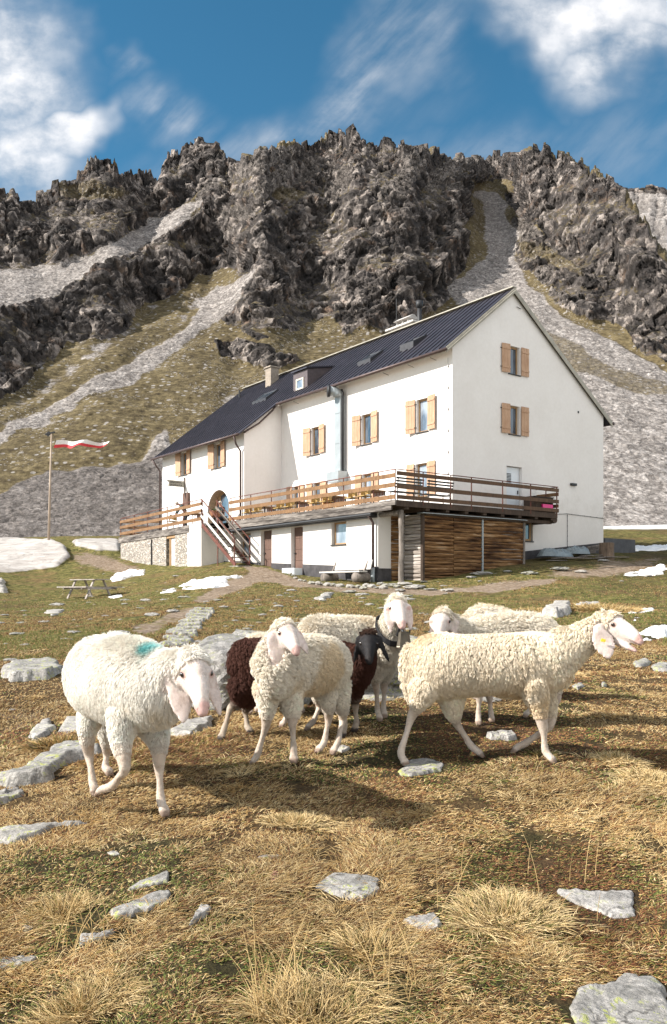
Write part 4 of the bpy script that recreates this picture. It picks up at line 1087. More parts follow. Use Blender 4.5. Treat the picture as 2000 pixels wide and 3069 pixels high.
railing(ter, ((-1.35, 5.5), (-.05, 5.5)), (.7,), M_RAIL, out=HV, drop=(.25, .41, .80, .95, 1.05, 1.18))
# cellar wall under the deck
f4 = fr_front(-4.1)
m_ = MB()
cr = [(8.35, 9.37, .7, 2.99), (5.64, 6.64, .5, 3.0), (2.33, 3.41, 2.0, 3.02), (10.35, 11.35, 1.75, 2.94)]
wall(m_, f4, .16, 13.25, -.3, lambda t_: 3.3, cr, .26)
m_.add([H(.16, -4.1, -.3), H(.16, -2.6, -.3), H(.16, -2.6, 3.4), H(.16, -4.1, 3.4)], [(0, 1, 2, 3)])
m_.build('cellar_wall', M_PLAST, ter)
pz = lambda a: 0.98 + (a - .45) * .047
m_ = MB(); e_ = [.13, 2, 4, 5.63]; 
for segs in ([.13, 2, 4, 5.63], [6.65, 7.5, 8.34], [9.38, 11, 13.2]):
    for a0, a1 in zip(segs[:-1], segs[1:]):
        m_.hexa([H(a0, -4.13, -.2), H(a1, -4.13, -.2), H(a1, -4.09, -.2), H(a0, -4.09, -.2), H(a0, -4.13, pz(a0)), H(a1, -4.13, pz(a1)), H(a1, -4.09, pz(a1)), H(a0, -4.09, pz(a0))])
m_.box((.13, -4.08, -.2), (.158, -2.68, 0.92), H)
m_.build('plinth', M_PLINTH, ter)
for (a0, a1, q0, q1) in cr[:2]:
    m_ = MB(); 
    hh_ = (q1 - q0 - .4) / 4
    for k in range(4): m_.box((a0 + .01, -4.1 + .20, q0 + .4 + k * hh_), (a1 - .01, -4.1 + .25, q0 + .4 + (k + 1) * hh_ - .012), H)
    m_.box((a0 + .01, -4.1 + .21, q0), (a1 - .01, -4.1 + .25, q0 + .39), H)
    d_ = m_.build('door', M_DOORW, ter)
    m_ = MB(); m_.box((a1 - .16, -4.1 + .14, (q0 + q1) / 2), (a1 - .05, -4.1 + .20, (q0 + q1) / 2 + .04), H); m_.build('handle', M_BLACK, d_)
window(ter, f4, 2.35, 3.39, 2.02, 3.0, depth=.16, pane=M_GLASSL)
window(ter, f4, 10.37, 11.33, 1.77, 2.92, depth=.12, pane=M_GLASS)
ap = FA(*z5(1331, 500), -4.3)[0]
m_ = MB(); m_.tube([H(ap, -4.5, 3.1), H(ap, -4.35, 2.95), H(ap, -4.24, 2.8), H(ap, -4.24, .95)], .055, 8); m_.build('downpipe', M_GUTTER, ter, smooth=True)
m_ = MB(); m_.tube([H(ap, -4.24, .95), H(ap, -4.24, .2)], .085, 8); m_.build('drain_pipe', M_GREYM, ter, smooth=True)

# stone cellar carrying the left terrace
T0 = H(13.2, -5.38, 0); T1 = H(27.2, -4.1, 0); TD = (T1 - T0).normalized(); TN = Vector((TD.y, -TD.x, 0)); TL = (T1 - T0).length
if TN.dot(HV) < 0: TN = -TN
def TF(t_, d__, z_): return T0 + TD * t_ + TN * d__ + Vector((0, 0, z_))
def TA(dx, dy):
    s = (dx * Q - 1000) / F
    t_ = (s * T0.y - T0.x) / (TD.x - s * TD.y); y = T0.y + t_ * TD.y
    return t_, (HY - dy * Q) / F * y
cel = thing('stone_cellar', 'rubble stone cellar with a white rendered pier under the entrance terrace', 'outbuilding', TF(6, 0, 1.3))
tp = TA(*z6(722, 500))[0]; td0, zd1 = TA(*z6(598, 590)); td1 = TA(*z6(512, 590))[0]
m_ = MB(); wall(m_, TF, tp, TL, -.2, lambda t_: 3.16, [(td0, td1, .6, zd1)], .35)
m_.add([TF(TL, 0, -.2), TF(TL, 3.5, -.2), TF(TL, 3.5, 3.16), TF(TL, 0, 3.16)], [(0, 1, 2, 3)])
m_.build('wall', M_STONEW, cel)
m_ = MB(); m_.box((td0 + .02, .12, .6), (td1 - .55, .2, zd1 - .02), TF); d_ = m_.build('door', M_PALEW, cel); d_['label'] = 'bleached plank door'
m_ = MB()
for x in (td1 - .5, ): m_.box((x, .08, .6), (x + .16, .26, zd1 - .02), TF)
m_.box((td0 + .01, .08, zd1 - .12), (td1 - .52, .115, zd1 - .02), TF); m_.build('door_frame', M_FRAME, d_)
m_ = MB(); m_.box((0, -.03, .7), (tp - .01, 1.3, 3.3), TF); m_.build('pier', M_PLAST, cel)
m_ = MB(); m_.box((-.03, -.05, .6), (tp - .02, 1.28, 1.28), TF); m_.build('plinth', M_PLINTH, cel)
tl = TA(*z6(376, 700))[0]
m_ = MB(); m_.tube([TF(tl, -.05, 3.1), TF(tl, -.05, .9)], .04, 6); m_.build('downpipe', M_BLACK, cel)
m_ = MB(); m_.box((tp - .3, -.06, 3.18), (TL + .3, .2, 3.56), TF); m_.build('log_beam', M_OLDB, cel)
m_ = MB(); m_.box((tp + .02, .03, 3.02), (TL - .05, .3, 3.175), TF); m_.build('lintel_beam', M_FRAME, cel)
m_ = MB(); m_.box((-.02, -.04, 3.31), (tp - .31, .4, 3.56), TF); m_.build('edge_board', M_PALEW, cel)
m_ = MB()
m_.add([TF(-.0, .0, 3.57), TF(TL + .2, 0, 3.57), TF(TL + .2, 4.2, 3.57), TF(-.0, 3.2, 3.57)], [(0, 1, 2, 3)])
m_.add([H(11.8, -4.42, 3.571), H(13.25, -4.42, 3.571), H(13.25, -.02, 3.571), H(11.8, -.02, 3.571)], [(0, 1, 2, 3)])
m_.build('floor', M_GREYW, cel)
def railT(parent, t0, t1, posts_, d=0.0):
    r_ = MB(); r_.bar(TF(t0, d, RT), TF(t1, d, RT), .05, .03); r_.build('top_rail', M_RUST, parent)
    for za, zc in ((.16, .325), (.53, .70), (.95, 1.12)):
        b_ = MB(); b_.bar(TF(t0, d - .045, RT - (za + zc) / 2), TF(t1, d - .045, RT - (za + zc) / 2), .035, zc - za); b_.build('rail_board', M_RAIL, parent)
    for t_ in posts_:
        b_ = MB(); b_.box((t_ - .022, d - .022, DZ - .1), (t_ + .022, d + .022, RT), TF); b_.build('railing_post', M_RUST, parent)
railT(cel, 0, TL, [0.02, 2.6, 5.2, 8.6, 11.2, TL - .02])
# the back railing, seen through the front one
r_ = MB(); r_.bar(H(24.4, -1.2, RT), TF(TL, 0, RT), .05, .03); r_.build('top_rail', M_RUST, cel)
for za in (.24, .62, 1.05):
    b_ = MB(); b_.bar(H(24.4, -1.2, RT - za), TF(TL, 0, RT - za), .035, .16); b_.build('rail_board', M_RAIL, cel)
# recess behind the pier: blue-grey door
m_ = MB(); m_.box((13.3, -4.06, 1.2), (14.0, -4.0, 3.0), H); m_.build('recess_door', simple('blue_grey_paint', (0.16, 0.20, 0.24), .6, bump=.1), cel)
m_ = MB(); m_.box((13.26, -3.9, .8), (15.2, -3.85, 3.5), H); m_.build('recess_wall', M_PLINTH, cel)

# outside staircase
st = thing('outdoor_staircase', 'steep open staircase with rusty steel frame and pale rail boards', 'stairs', H(10, -4.9, 1.3))
A_T, Z_T, A_B, Z_B = 13.15, 3.50, 9.70, 1.28
for b in (-5.36, -4.55):
    m_ = MB(); m_.bar(H(A_T, b, Z_T - .05), H(A_B, b, Z_B - .02), .05, .20); m_.build('stringer', M_RUST, st)
for k in range(11):
    q = (k + .5) / 11.5; a = A_T + (A_B - A_T) * q; z = Z_T + (Z_B - Z_T) * q
    m_ = MB(); m_.box((a - .15, -5.32, z - .02), (a + .13, -4.58, z + .02), H); m_.build('tread', M_GREYW, st)
def zr_(a): return Z_T + (Z_B - Z_T) * (A_T - a) / (A_T - A_B)
for b, mt in ((-5.40, M_PALEW), (-4.52, M_GREYW)):
    m_ = MB(); m_.bar(H(13.2, b, RT), H(9.75, b, RT - 2.22), .05, .04); m_.build('handrail', M_RUST, st)
    for dz_ in (.36, .86):
        m_ = MB(); m_.bar(H(13.2, b - .04, RT - dz_), H(9.75, b - .04, RT - 2.22 - dz_), .03, .13); m_.build('rail_board', mt, st)
    for a in (13.18, 11.5, 9.8):
        m_ = MB(); m_.box((a - .025, b + .02, zr_(a) - .15 if a != 11.5 else 1.25), (a + .025, b + .06, RT - (13.2 - a) * .643), H); m_.build('railing_post', M_RUST, st)
m_ = MB(); m_.box((9.2, -5.5, .95), (10.2, -4.3, 1.22), H); m_.build('landing_slab', simple('concrete_slab', (0.33, 0.31, 0.28), .9), st)

# log shed under the deck
sh = thing('log_shed', 'old horizontal log store with weathered brown walls under the deck corner', 'shed', H(-1, 0, .5))
def logwall(name, fr, t0, t1, zlo_fn, zhi, mat, h=.155, rnd=1):
    m_ = MB(); z = min(zlo_fn(t0), zlo_fn(t1)) - .1; r_ = random.Random(rnd)
    while z < zhi - .02:
        hh = h * r_.uniform(.75, 1.2); z2_ = min(z + hh, zhi)
        nseg = max(2, int((t1 - t0) / .45)); rings = []
        for k in range(nseg + 1):
            t_ = t0 + (t1 - t0) * k / nseg; off = r_.uniform(-.012, .018); zz = r_.uniform(-.012, .012)
            ring = []
            for q in range(6):
                an = -pi / 2 + pi * q / 5
                ring.append(fr(t_, -cos(an) * .045 + off, (z + z2_) / 2 + sin(an) * (z2_ - z) / 2 * .97 + zz))
            ring += [fr(t_, .06, z2_ + zz), fr(t_, .06, z + zz)]
            rings.append(ring)
        m_.loft(rings); z = z2_ + r_.uniform(0.0, .012)
    return m_.build(name, mat, sh, smooth=False)
fs = lambda t_, d__, z_: H(-1.0 + d__, t_, z_)
zf_ = lambda b: .3 + (b + 2.67) * .11
logwall('log_wall', fs, -2.62, -.95, zf_, 3.16, M_LOGB, rnd=1)
logwall('log_wall', fs, -.92, .75, zf_, 3.16, M_LOGB, rnd=2)
logwall('log_wall', fs, .84, 3.45, zf_, 3.1, M_LOGB, rnd=3)
ff_ = lambda t_, d__, z_: H(t_, -2.67 + d__, z_)
lw = logwall('log_wall', ff_, -.95, .12, lambda t_: .3, 3.16, M_LOGG, rnd=4); lw['label'] = 'sunlit bleached grey log wall'
fr_ = lambda t_, d__, z_: H(.16 - .03 + d__, t_, z_)
logwall('log_wall', fr_, -3.4, -2.75, lambda t_: .3, 3.2, M_LOGB, rnd=5)
m_ = MB(); m_.box((-1.08, .755, .5), (-1.02, .83, 3.15), H); m_.build('metal_strip', M_GREYM, sh)
m_ = MB(); m_.box((-1.06, 3.46, .9), (-.9, 3.56, 3.15), H); m_.build('corner_post', M_GREYW, sh)
m_ = MB(); m_.tube([H(-.98, -2.66, .2), H(-.98, -2.66, 3.2)], .09, 8); m_.build('corner_post', M_DARKW, sh)
m_ = MB(); pts = [H(0 + .02 * sin(k * 2.1), -3.95 + .02 * cos(k * 1.7), .15 + k * .44) for k in range(8)]
ax = FA(*z2(200, 1500), -3.95)[0]
m_.tube([p + HU * ax for p in pts], [.12, .11, .115, .10, .105, .10, .11, .10], 9); m_.build('post', M_GREYW, sh)
m_ = MB(); m_.tube([H(.5, -3.98, 3.12), H(-1.0, -3.98, 3.14)], .10, 8); m_.build('beam', M_GREYW, sh)
m_ = MB(); m_.box((-1.25, -2.9, 3.17), (-.9, 3.5, 3.195), H); m_.build('roof_sheet', M_GREYM, sh)

# ------------------------------------------------------------------ furniture of the terrace
M_WICK = simple('yellow_wicker', (0.46, 0.30, 0.10), .7, var=.3, scale=30)
def cloth_mat():
    t = material('checked_cloth', rough=.9)
    o_ = t.sep(t.obj())
    a = t.math('GREATER_THAN', t.math('FRACT', t.math('MULTIPLY', o_[0], 5.0)), .5); b = t.math('GREATER_THAN', t.math('FRACT', t.math('MULTIPLY', o_[1], 5.0)), .5)
    t.put(t.b.inputs['Base Color'], t.mix(t.math('MULTIPLY', t.math('ADD', a, b), .5), (.75, .7, .68), (.5, .07, .07)))
    return t.m
M_CHECK = cloth_mat()
def chair(loc, rot, label):
    c = thing('terrace_chair', label, 'chair', loc, 'wicker chairs on the sun deck', rot)
    o0 = ORI[c.name]; 
    def L(x, y, z): return o0 + Vector((x, y, z))
    m_ = MB(); m_.box((-.23, -.23, .42), (.23, .23, .46), L); m_.build('seat', M_WICK, c)
    m_ = MB(); arcp = [L(.25 * cos(a), .25 * sin(a), .84 - .10 * abs(sin(a + pi / 2))) for a in [k * pi / 8 for k in range(9)]]
    m_.loft([[p_, p_ + Vector((0, 0, -.26)), p_ + Vector((0, -.02, -.26)), p_ + Vector((0, -.02, 0))] for p_ in arcp]); m_.build('backrest', M_WICK, c)
    for x in (-.2, .2):
        for y in (-.2, .2):
            m_ = MB(); m_.tube([L(x, y, 0), L(x, y, .42)], .014, 5); m_.build('leg', M_BLACK, c)
    return c
def table(loc, rot, label):
    c = thing('terrace_table', label, 'table', loc, 'tables on the sun deck', rot)
    o0 = ORI[c.name]
    def L(x, y, z): return o0 + Vector((x, y, z))
    m_ = MB(); m_.box((-.55, -.38, .71), (.55, .38, .745), L); m_.build('tabletop', M_FRAME, c)
    m_ = MB(); m_.box((-.40, -.39, .747), (.40, .39, .755), L); m_.box((-.40, -.40, .55), (.40, -.392, .757), L); m_.build('runner', M_CHECK, c)
    for x in (-.5, .5):
        for y in (-.33, .33):
            m_ = MB(); m_.tube([L(x, y, 0), L(x, y, .71)], .02, 5); m_.build('leg', M_BLACK, c)
    return c
ang = math.atan2(HU.y, HU.x)
words = ['nearest the left end of the long front railing', 'left of the middle of the long front railing', 'right of the middle of the long front railing', 'next to the deck corner by the black benches']
ctab = []
for k, a in enumerate((10.6, 7.6, 4.6, 1.8)):
    table(H(a, -3.1, DZ), ang, 'table with red checked runner, ' + words[k])
ordn = ['leftmost', 'second from the left', 'third from the left', 'fourth from the left', 'fifth from the left', 'sixth from the left', 'seventh from the left', 'rightmost']
for k, a in enumerate((11.05, 10.15, 8.05, 7.15, 5.05, 4.15, 2.25, 1.35)):
    chair(H(a, -3.85, DZ), ang + pi, 'yellow wicker chair behind the long front railing, %s in the row' % ordn[k])
ca = thing('serving_cabinet', 'open orange wooden serving cabinet standing at the hut front behind the railing', 'cabinet', H(6.9, -1.3, DZ))
m_ = MB()
for (x0, x1, z0, z1_) in ((6.4, 6.46, 0, 1.05), (7.5, 7.56, 0, 1.05), (6.46, 7.5, .98, 1.05), (6.46, 7.5, .45, .5), (6.46, 7.5, .05, .1)): m_.box((x0, -1.6, DZ + z0), (x1, -1.1, DZ + z1_), H)
m_.build('frame', simple('orange_wood', (0.50, 0.25, 0.08), .6), ca)
m_ = MB(); m_.box((6.46, -1.14, DZ + .1), (7.5, -1.11, DZ + .98), H); m_.build('back_panel', M_FRAME, ca)
M_BENCHG = simple('dark_green_slats', (0.03, 0.036, 0.034), .5, bump=0)
for k, (b0, w_) in enumerate(((-4.05, 'nearer the deck corner post'), (-2.35, 'further along the gable side'))):
    be = thing('garden_bench', 'dark slatted bench with its back to the railing, ' + w_, 'bench', H(-.85, b0 + .75, DZ), 'dark benches on the deck corner')
    m_ = MB()
    for q in range(4): m_.box((-.80 + q * .11, b0, DZ + .44), (-.80 + q * .11 + .08, b0 + 1.5, DZ + .47), H)
    m_.build('seat', M_BENCHG, be)
    m_ = MB()
    for q in range(4):
        m_.box((-.90 - q * .02, b0, DZ + .58 + q * .12), (-.87 - q * .02, b0 + 1.5, DZ + .65 + q * .12), H)
    m_.build('backrest', M_BENCHG, be)
    for bb in (b0 + .12, b0 + 1.35):
        for a_ in (-.86, -.45):
            m_ = MB(); m_.tube([H(a_ - .03, bb, DZ), H(a_, bb, DZ + .45), H(a_ - (.06 if a_ < -.6 else 0), bb, DZ + (1.03 if a_ < -.6 else .46))], .02, 5); m_.build('leg', M_BLACK, be)
bx_ = thing('storage_box', 'dark wooden storage box at the far end of the deck', 'box', H(-.8, 4.7, DZ))
m_ = MB(); m_.box((-1.2, 4.1, DZ), (-.5, 5.35, DZ + .72), H); m_.build('body', M_DARKW, bx_)
m_ = MB(); m_.box((-1.23, 4.05, DZ + .72), (-.45, 5.4, DZ + .76), H); m_.build('lid', M_DARKW, bx_)
tb = MB(); tb.box((-1.31, 4.5, DZ + .20), (-1.22, 5.2, DZ + .40), H); tag(tb.build('plastic_crate', simple('pink_plastic', (0.75, 0.03, 0.22), .4, var=.05, bump=0), loc=H(-1.25, 4.9, DZ)), 'bright pink plastic crate behind the last railing boards', 'crate')
tb = MB(); tb.box((-1.31, 4.5, DZ + .50), (-1.22, 5.2, DZ + .62), H); tag(tb.build('plastic_crate', simple('teal_plastic', (0.02, 0.38, 0.36), .4, var=.05, bump=0), loc=H(-1.25, 4.9, DZ + .5)), 'teal plastic crate above the pink one on the deck', 'crate')

# sign EINGANG ENTRATA, standing out from the wall of the wing
sa = FA(*z6(690, 120), -2.5)[0]
sg = thing('entrance_sign', 'small grey wooden sign reading EINGANG and ENTRATA beside the hut door', 'sign', H(sa, -2.5, 6.2))
b_l, z_t = GA(*z6(515, 55), sa); b_r, z_b = GA(*z6(685, 133), sa)
M_SIGN = simple('sign_board', (0.34, 0.32, 0.27), .8, var=.15, bump=.1)
m_ = MB(); m_.prism([H(sa, b_l, z_t), H(sa, b_r, z_t - .02), H(sa, b_r, z_b + .02), H(sa, b_l + .12, z_b + .02), H(sa, b_l + .16, (z_t + z_b) / 2 + .05)], HU * .05); board = m_.build('board', M_SIGN, sg)
m_ = MB(); m_.box((sa - .04, b_r, z_b - .45), (sa + .08, b_r + .10, z_t + .22), H); m_.box((sa, b_r + .1, z_b - .1), (sa + .05, -2.46, z_b), H); m_.build('post', M_GREYW, sg)
M_INK = simple('sign_ink', (0.05, 0.045, 0.04), .8, bump=0)
for txt, zz in (('EINGANG', z_t - (z_t - z_b) * .46), ('ENTRATA', z_b + (z_t - z_b) * .10)):
    cu = bpy.data.curves.new('lettering', 'FONT'); cu.body = txt; cu.size = (z_t - z_b) * .46; cu.extrude = .004; cu.align_x = 'CENTER'; cu.materials.append(M_INK)
    o = bpy.data.objects.new('lettering', cu); COL.objects.link(o)
    bpy.context.view_layer.update(); lm = bpy.data.meshes.new_from_object(o.evaluated_get(bpy.context.evaluated_depsgraph_get())); bpy.data.objects.remove(o)
    lm.materials.clear(); lm.materials.append(M_INK); o = bpy.data.objects.new('lettering', lm); COL.objects.link(o); o.parent = board
    pos = H(sa - .012, (b_l + b_r) / 2 + .05, zz) - ORI[board.name]
    x_ = HV.copy(); z__ = -HU; y_ = Vector((0, 0, 1))
    wd_ = abs(b_r - b_l - .25)
    o.matrix_local = Matrix((( x_.x, y_.x, z__.x, pos.x), (x_.y, y_.y, z__.y, pos.y), (x_.z, y_.z, z__.z, pos.z), (0, 0, 0, 1))) @ Matrix.Scale(1.0, 4, (1, 0, 0))
m_ = MB(); bq, zq = FA(*z6(712, 215), -2.5)[0], FA(*z6(712, 250), -2.5)[1]
m_.box((bq - .35, -2.62, zq - .45), (bq + .35, -2.47, zq + .4), H); m_.build('notice_box', M_DOORW, hut)

# flower bowl and things near the stair head
def planter(loc, r, label, name='flower_bowl'):
    p = thing(name, label, 'planter', loc)
    m_ = MB(); m_.tube([Vector(loc) + Vector((0, 0, z)) for z in (0, .1, .3, .34)], [r * .6, r * .8, r, r * 1.02], 14); m_.build('bowl', simple('terracotta' , (0.33, 0.15, 0.08), .8) if 'terracotta' not in bpy.data.materials else bpy.data.materials['terracotta'], p, smooth=True)
    m_ = MB(); r_ = random.Random(3)
    for k in range(160):
        an = r_.uniform(0, 2 * pi); rr_ = r * sqrt(r_.random()) * 1.05; z = .32 + r_.random() * .22 * (1.2 - rr_ / r)
        c_ = Vector(loc) + Vector((cos(an) * rr_, sin(an) * rr_, z)); q = Vector((r_.uniform(-1, 1), r_.uniform(-1, 1), r_.uniform(-.3, 1))).normalized(); w2 = q.orthogonal().normalized()
        m_.add([c_, c_ + q * .05 + w2 * .02, c_ + q * .09, c_ + q * .05 - w2 * .02], [(0, 1, 2, 3)])
    m_.build('foliage', simple('plant_leaves', (0.06, 0.09, 0.03), .7, var=.5, scale=20), p)
    return p
fa_ = FA(*z6(1000, 400), -3.9)
planter(H(fa_[0] + .1, -3.9, DZ + .45), .34, 'brown bowl planter at the head of the outdoor staircase')

# ------------------------------------------------------------------ people on the terrace
def skin_obj(name, verts, edges, radii, mat, parent, sub=1):
    me = bpy.data.meshes.new(name); o0 = ORI[parent.name] if parent is not None else Vector((0, 0, 0))
    me.from_pydata([Vector(v) - o0 for v in verts], edges, [])
    o = bpy.data.objects.new(name, me); COL.objects.link(o)
    md = o.modifiers.new('skin', 'SKIN')
    for k, r in enumerate(radii):
        sv = me.skin_vertices[0].data[k]; sv.radius = (r, r) if not hasattr(r, '__len__') else r; sv.use_root = k == 0
    ss_ = o.modifiers.new('sub', 'SUBSURF'); ss_.levels = sub; ss_.render_levels = sub
    dg = bpy.context.evaluated_depsgraph_get(); me2 = bpy.data.meshes.new_from_object(o.evaluated_get(dg))
    bpy.data.objects.remove(o); o = bpy.data.objects.new(name, me2); COL.objects.link(o)
    me2.polygons.foreach_set('use_smooth', [True] * len(me2.polygons)); me2.materials.clear()
    for m in (mat if isinstance(mat, (list, tuple)) else [mat]): me2.materials.append(m)
    if parent is not None: o.parent = parent; ORI[o.name] = o0
    return o
M_SKIN = simple('skin', (0.48, 0.28, 0.20), .6, var=.08, bump=0)
def person(loc, fwd, label, mode, jacket, trousers, hair):
    pr = thing('person', label, 'person', loc)
    o0 = Vector(loc); f = Vector(fwd).normalized(); s = Vector((f.y, -f.x, 0)); Z_ = Vector((0, 0, 1))
    def J(x, y, z): return o0 + f * x + s * y + Z_ * z
    if mode == 'bend':
        hip, chest, neck, head = (-.12, .95), (.12, 1.32), (.30, 1.44), (.42, 1.46)
        knee, foot = (-.02, .50), (-.08, .07); elbow, hand = (.36, 1.08), (.46, .86)
        hands_dx = 0
    else:
        hip, chest, neck, head = (-.05, .52), (.02, .98), (.06, 1.14), (.12, 1.27)
        knee, foot = (.42, .50), (.46, .07); elbow, hand = (.18, .78), (.40, .80)
    V_ = [J(hip[0], 0, hip[1]), J((hip[0] + chest[0]) / 2, 0, (hip[1] + chest[1]) / 2), J(chest[0], 0, chest[1]), J(neck[0], 0, neck[1]), J(head[0], 0, head[1] - .03), J(head[0] + .03, 0, head[1] + .08)]
    E_ = [(0, 1), (1, 2), (2, 3), (3, 4), (4, 5)]; R_ = [(.17, .12), (.15, .11), (.17, .11), (.055, .055), (.085, .095), (.07, .08)]
    for q in (-1, 1):
        k0 = len(V_)
        V_ += [J(hip[0], q * .10, hip[1] - .06), J(knee[0] + q * .03, q * .12, knee[1]), J(foot[0] + q * .05, q * .12, foot[1]), J(foot[0] + q * .05 + .18, q * .13, .035)]
        E_ += [(0, k0), (k0, k0 + 1), (k0 + 1, k0 + 2), (k0 + 2, k0 + 3)]; R_ += [.09, .06, .045, .04]
        k0 = len(V_)
        V_ += [J(chest[0], q * .19, chest[1] + .03), J(elbow[0], q * .24, elbow[1]), J(hand[0], q * .18, hand[1]), J(hand[0] + .07, q * .16, hand[1] - .05)]
        E_ += [(2, k0), (k0, k0 + 1), (k0 + 1, k0 + 2), (k0 + 2, k0 + 3)]; R_ += [.065, .045, .032, .035]
        hb = len(V_) - 1
        for fi in range(4):
            V_.append(J(hand[0] + .15 - abs(fi - 1.5) * .012, q * (.13 + fi * .022), hand[1] - .09)); E_.append((hb, len(V_) - 1)); R_.append(.009)
        V_.append(J(hand[0] + .10, q * .10, hand[1] - .04)); E_.append((hb, len(V_) - 1)); R_.append(.010)
    body = skin_obj('body', V_, E_, R_, M_SKIN, pr)
    # clothes: the same skeleton a little fatter, cut at neck, wrists and ankles
    kj = [0, 1, 2, 3]; 
    for nm, mt_, vs_, es_, rs_ in (
        ('jacket', jacket, [V_[0] + Z_ * .02, V_[1], V_[2], V_[2].lerp(V_[3], .7)], [(0, 1), (1, 2), (2, 3)], [(.19, .145), (.18, .14), (.195, .14), (.085, .08)]),
        ('trousers', trousers, [V_[0]], [], [(.185, .14)])):
        vs_ = list(vs_); es_ = list(es_); rs_ = list(rs_)
        for q, base in ((-1, 6), (1, 6 + 4 + 4 + 5)):
            if nm == 'jacket':
                a0 = base + 4; k0 = len(vs_); vs_ += [V_[a0], V_[a0 + 1], V_[a0 + 2]]; es_ += [(2, k0), (k0, k0 + 1), (k0 + 1, k0 + 2)]; rs_ += [.085, .065, .05]
            else:
                k0 = len(vs_); vs_ += [V_[base], V_[base + 1], V_[base + 2]]; es_ += [(0, k0), (k0, k0 + 1), (k0 + 1, k0 + 2)]; rs_ += [.115, .085, .065]
        skin_obj(nm, vs_, es_, rs_, mt_, pr)
    m_ = MB(); hc_ = J(head[0] - .005, 0, head[1] + .055); m_.ball(hc_, (.098, .098, .085), 12, 8); hr = m_.build('hair', hair, pr, smooth=True)
    m_ = MB(); m_.tube([J(head[0] + .09, 0, head[1] + .03), J(head[0] + .135, 0, head[1] - .01)], [.012, .02], 6); m_.build('nose', M_SKIN, pr, smooth=True)
    for q in (-.035, .035):
        m_ = MB(); m_.ball(J(head[0] + .10, q, head[1] + .035), .010, 6, 4); m_.build('eye', M_BLACK, pr)
    return pr
pa, pz_ = FA(*z6(655, 455), -4.2)
M_JACK = simple('dark_green_jacket', (0.045, 0.065, 0.062), .9, var=.3, bump=.3); M_TRS = simple('dark_trousers', (0.03, 0.03, 0.035), .9)
M_HAIRW = simple('grey_hair', (0.45, 0.40, 0.34), .9, scale=30)
person(H(pa, -4.0, DZ), -HV + HU * .25, 'grey-haired person in a dark green jacket bending forward on the entrance terrace', 'bend', M_JACK, M_TRS, M_HAIRW)
pb = FA(*z6(1050, 400), -3.3)[0]
person(H(pb, -3.3, DZ), -HV - HU * .2, 'grey-haired person in black sitting in front of the arched door', 'sit', simple('black_cloth', (0.02, 0.02, 0.022), .9), M_TRS, M_HAIRW)
wb = thing('wooden_bench', 'low wooden bench the seated person uses before the arched door', 'bench', H(pb, -3.15, DZ))
m_ = MB(); m_.box((pb - .6, -3.3, DZ + .38), (pb + .6, -2.95, DZ + .42), H); m_.build('seat', M_FRAME, wb)
for q in (-.5, .5):
    m_ = MB(); m_.box((pb + q - .03, -3.27, DZ), (pb + q + .03, -2.98, DZ + .38), H); m_.build('leg', M_FRAME, wb)
tq = FA(*z6(780, 380), -4.3)[0]
tt = table(H(tq, -4.3, DZ), ang, 'small wooden table by the bending person on the entrance terrace')
chair(H(FA(*z6(620, 400), -4.4)[0] + .3, -4.5, DZ), ang + .4, 'wicker chair beside the bending person on the entrance terrace')

# ------------------------------------------------------------------ in front of the hut
def bench_at():
    a0, zs = FA(*z5(1255, 950), -5.0); a1, _ = FA(*z5(945, 940), -5.0)
    zg = gz(*H((a0 + a1) / 2, -5, 0).xy)
    be = thing('log_bench', 'bleached plank bench on log blocks against the white cellar wall', 'bench', H((a0 + a1) / 2, -4.9, zg))
    zs = zg + .45
    m_ = MB(); m_.box((a0, -5.15, zs - .06), (a1, -4.72, zs), H); m_.build('seat', M_PALEW, be)
    m_ = MB(); m_.hexa([H(a0 - .05, -4.62, zs + .06), H(a1 - .35, -4.62, zs + .06), H(a1 - .35, -4.57, zs + .06), H(a0 - .05, -4.57, zs + .06), H(a0 - .05, -4.50, zs + .45), H(a1 - .35, -4.50, zs + .45), H(a1 - .35, -4.45, zs + .45), H(a0 - .05, -4.45, zs + .45)]); m_.build('backrest', M_PALEW, be)
    for a in (a0 + .25, a1 - .35):
        m_ = MB(); m_.tube([H(a, -5.2, zg + .17), H(a, -4.5, zg + .17)], .20, 12); m_.build('log_block', M_GREYW, be, smooth=True)
        m_ = MB(); m_.bar(H(a, -4.72, zs - .05), H(a, -4.49, zs + .42), .07, .04); m_.build('back_support', M_GREYW, be)
bench_at()
zg = gz(*H(6.1, -4.35, 0).xy)
cr_ = thing('door_step_crate', 'white slatted crate used as a step below the second cellar door', 'step', H(6.1, -4.35, zg))
m_ = MB(); m_.box((5.6, -4.62, zg - .1), (6.62, -4.16, zg + .26), H); m_.build('body', M_WHITEP, cr_)
m_ = MB()
for k in range(7): m_.box((5.64 + k * .14, -4.64, zg - .05), (5.66 + k * .14, -4.625, zg + .24), H)
m_.build('slat', M_GREYM, cr_)

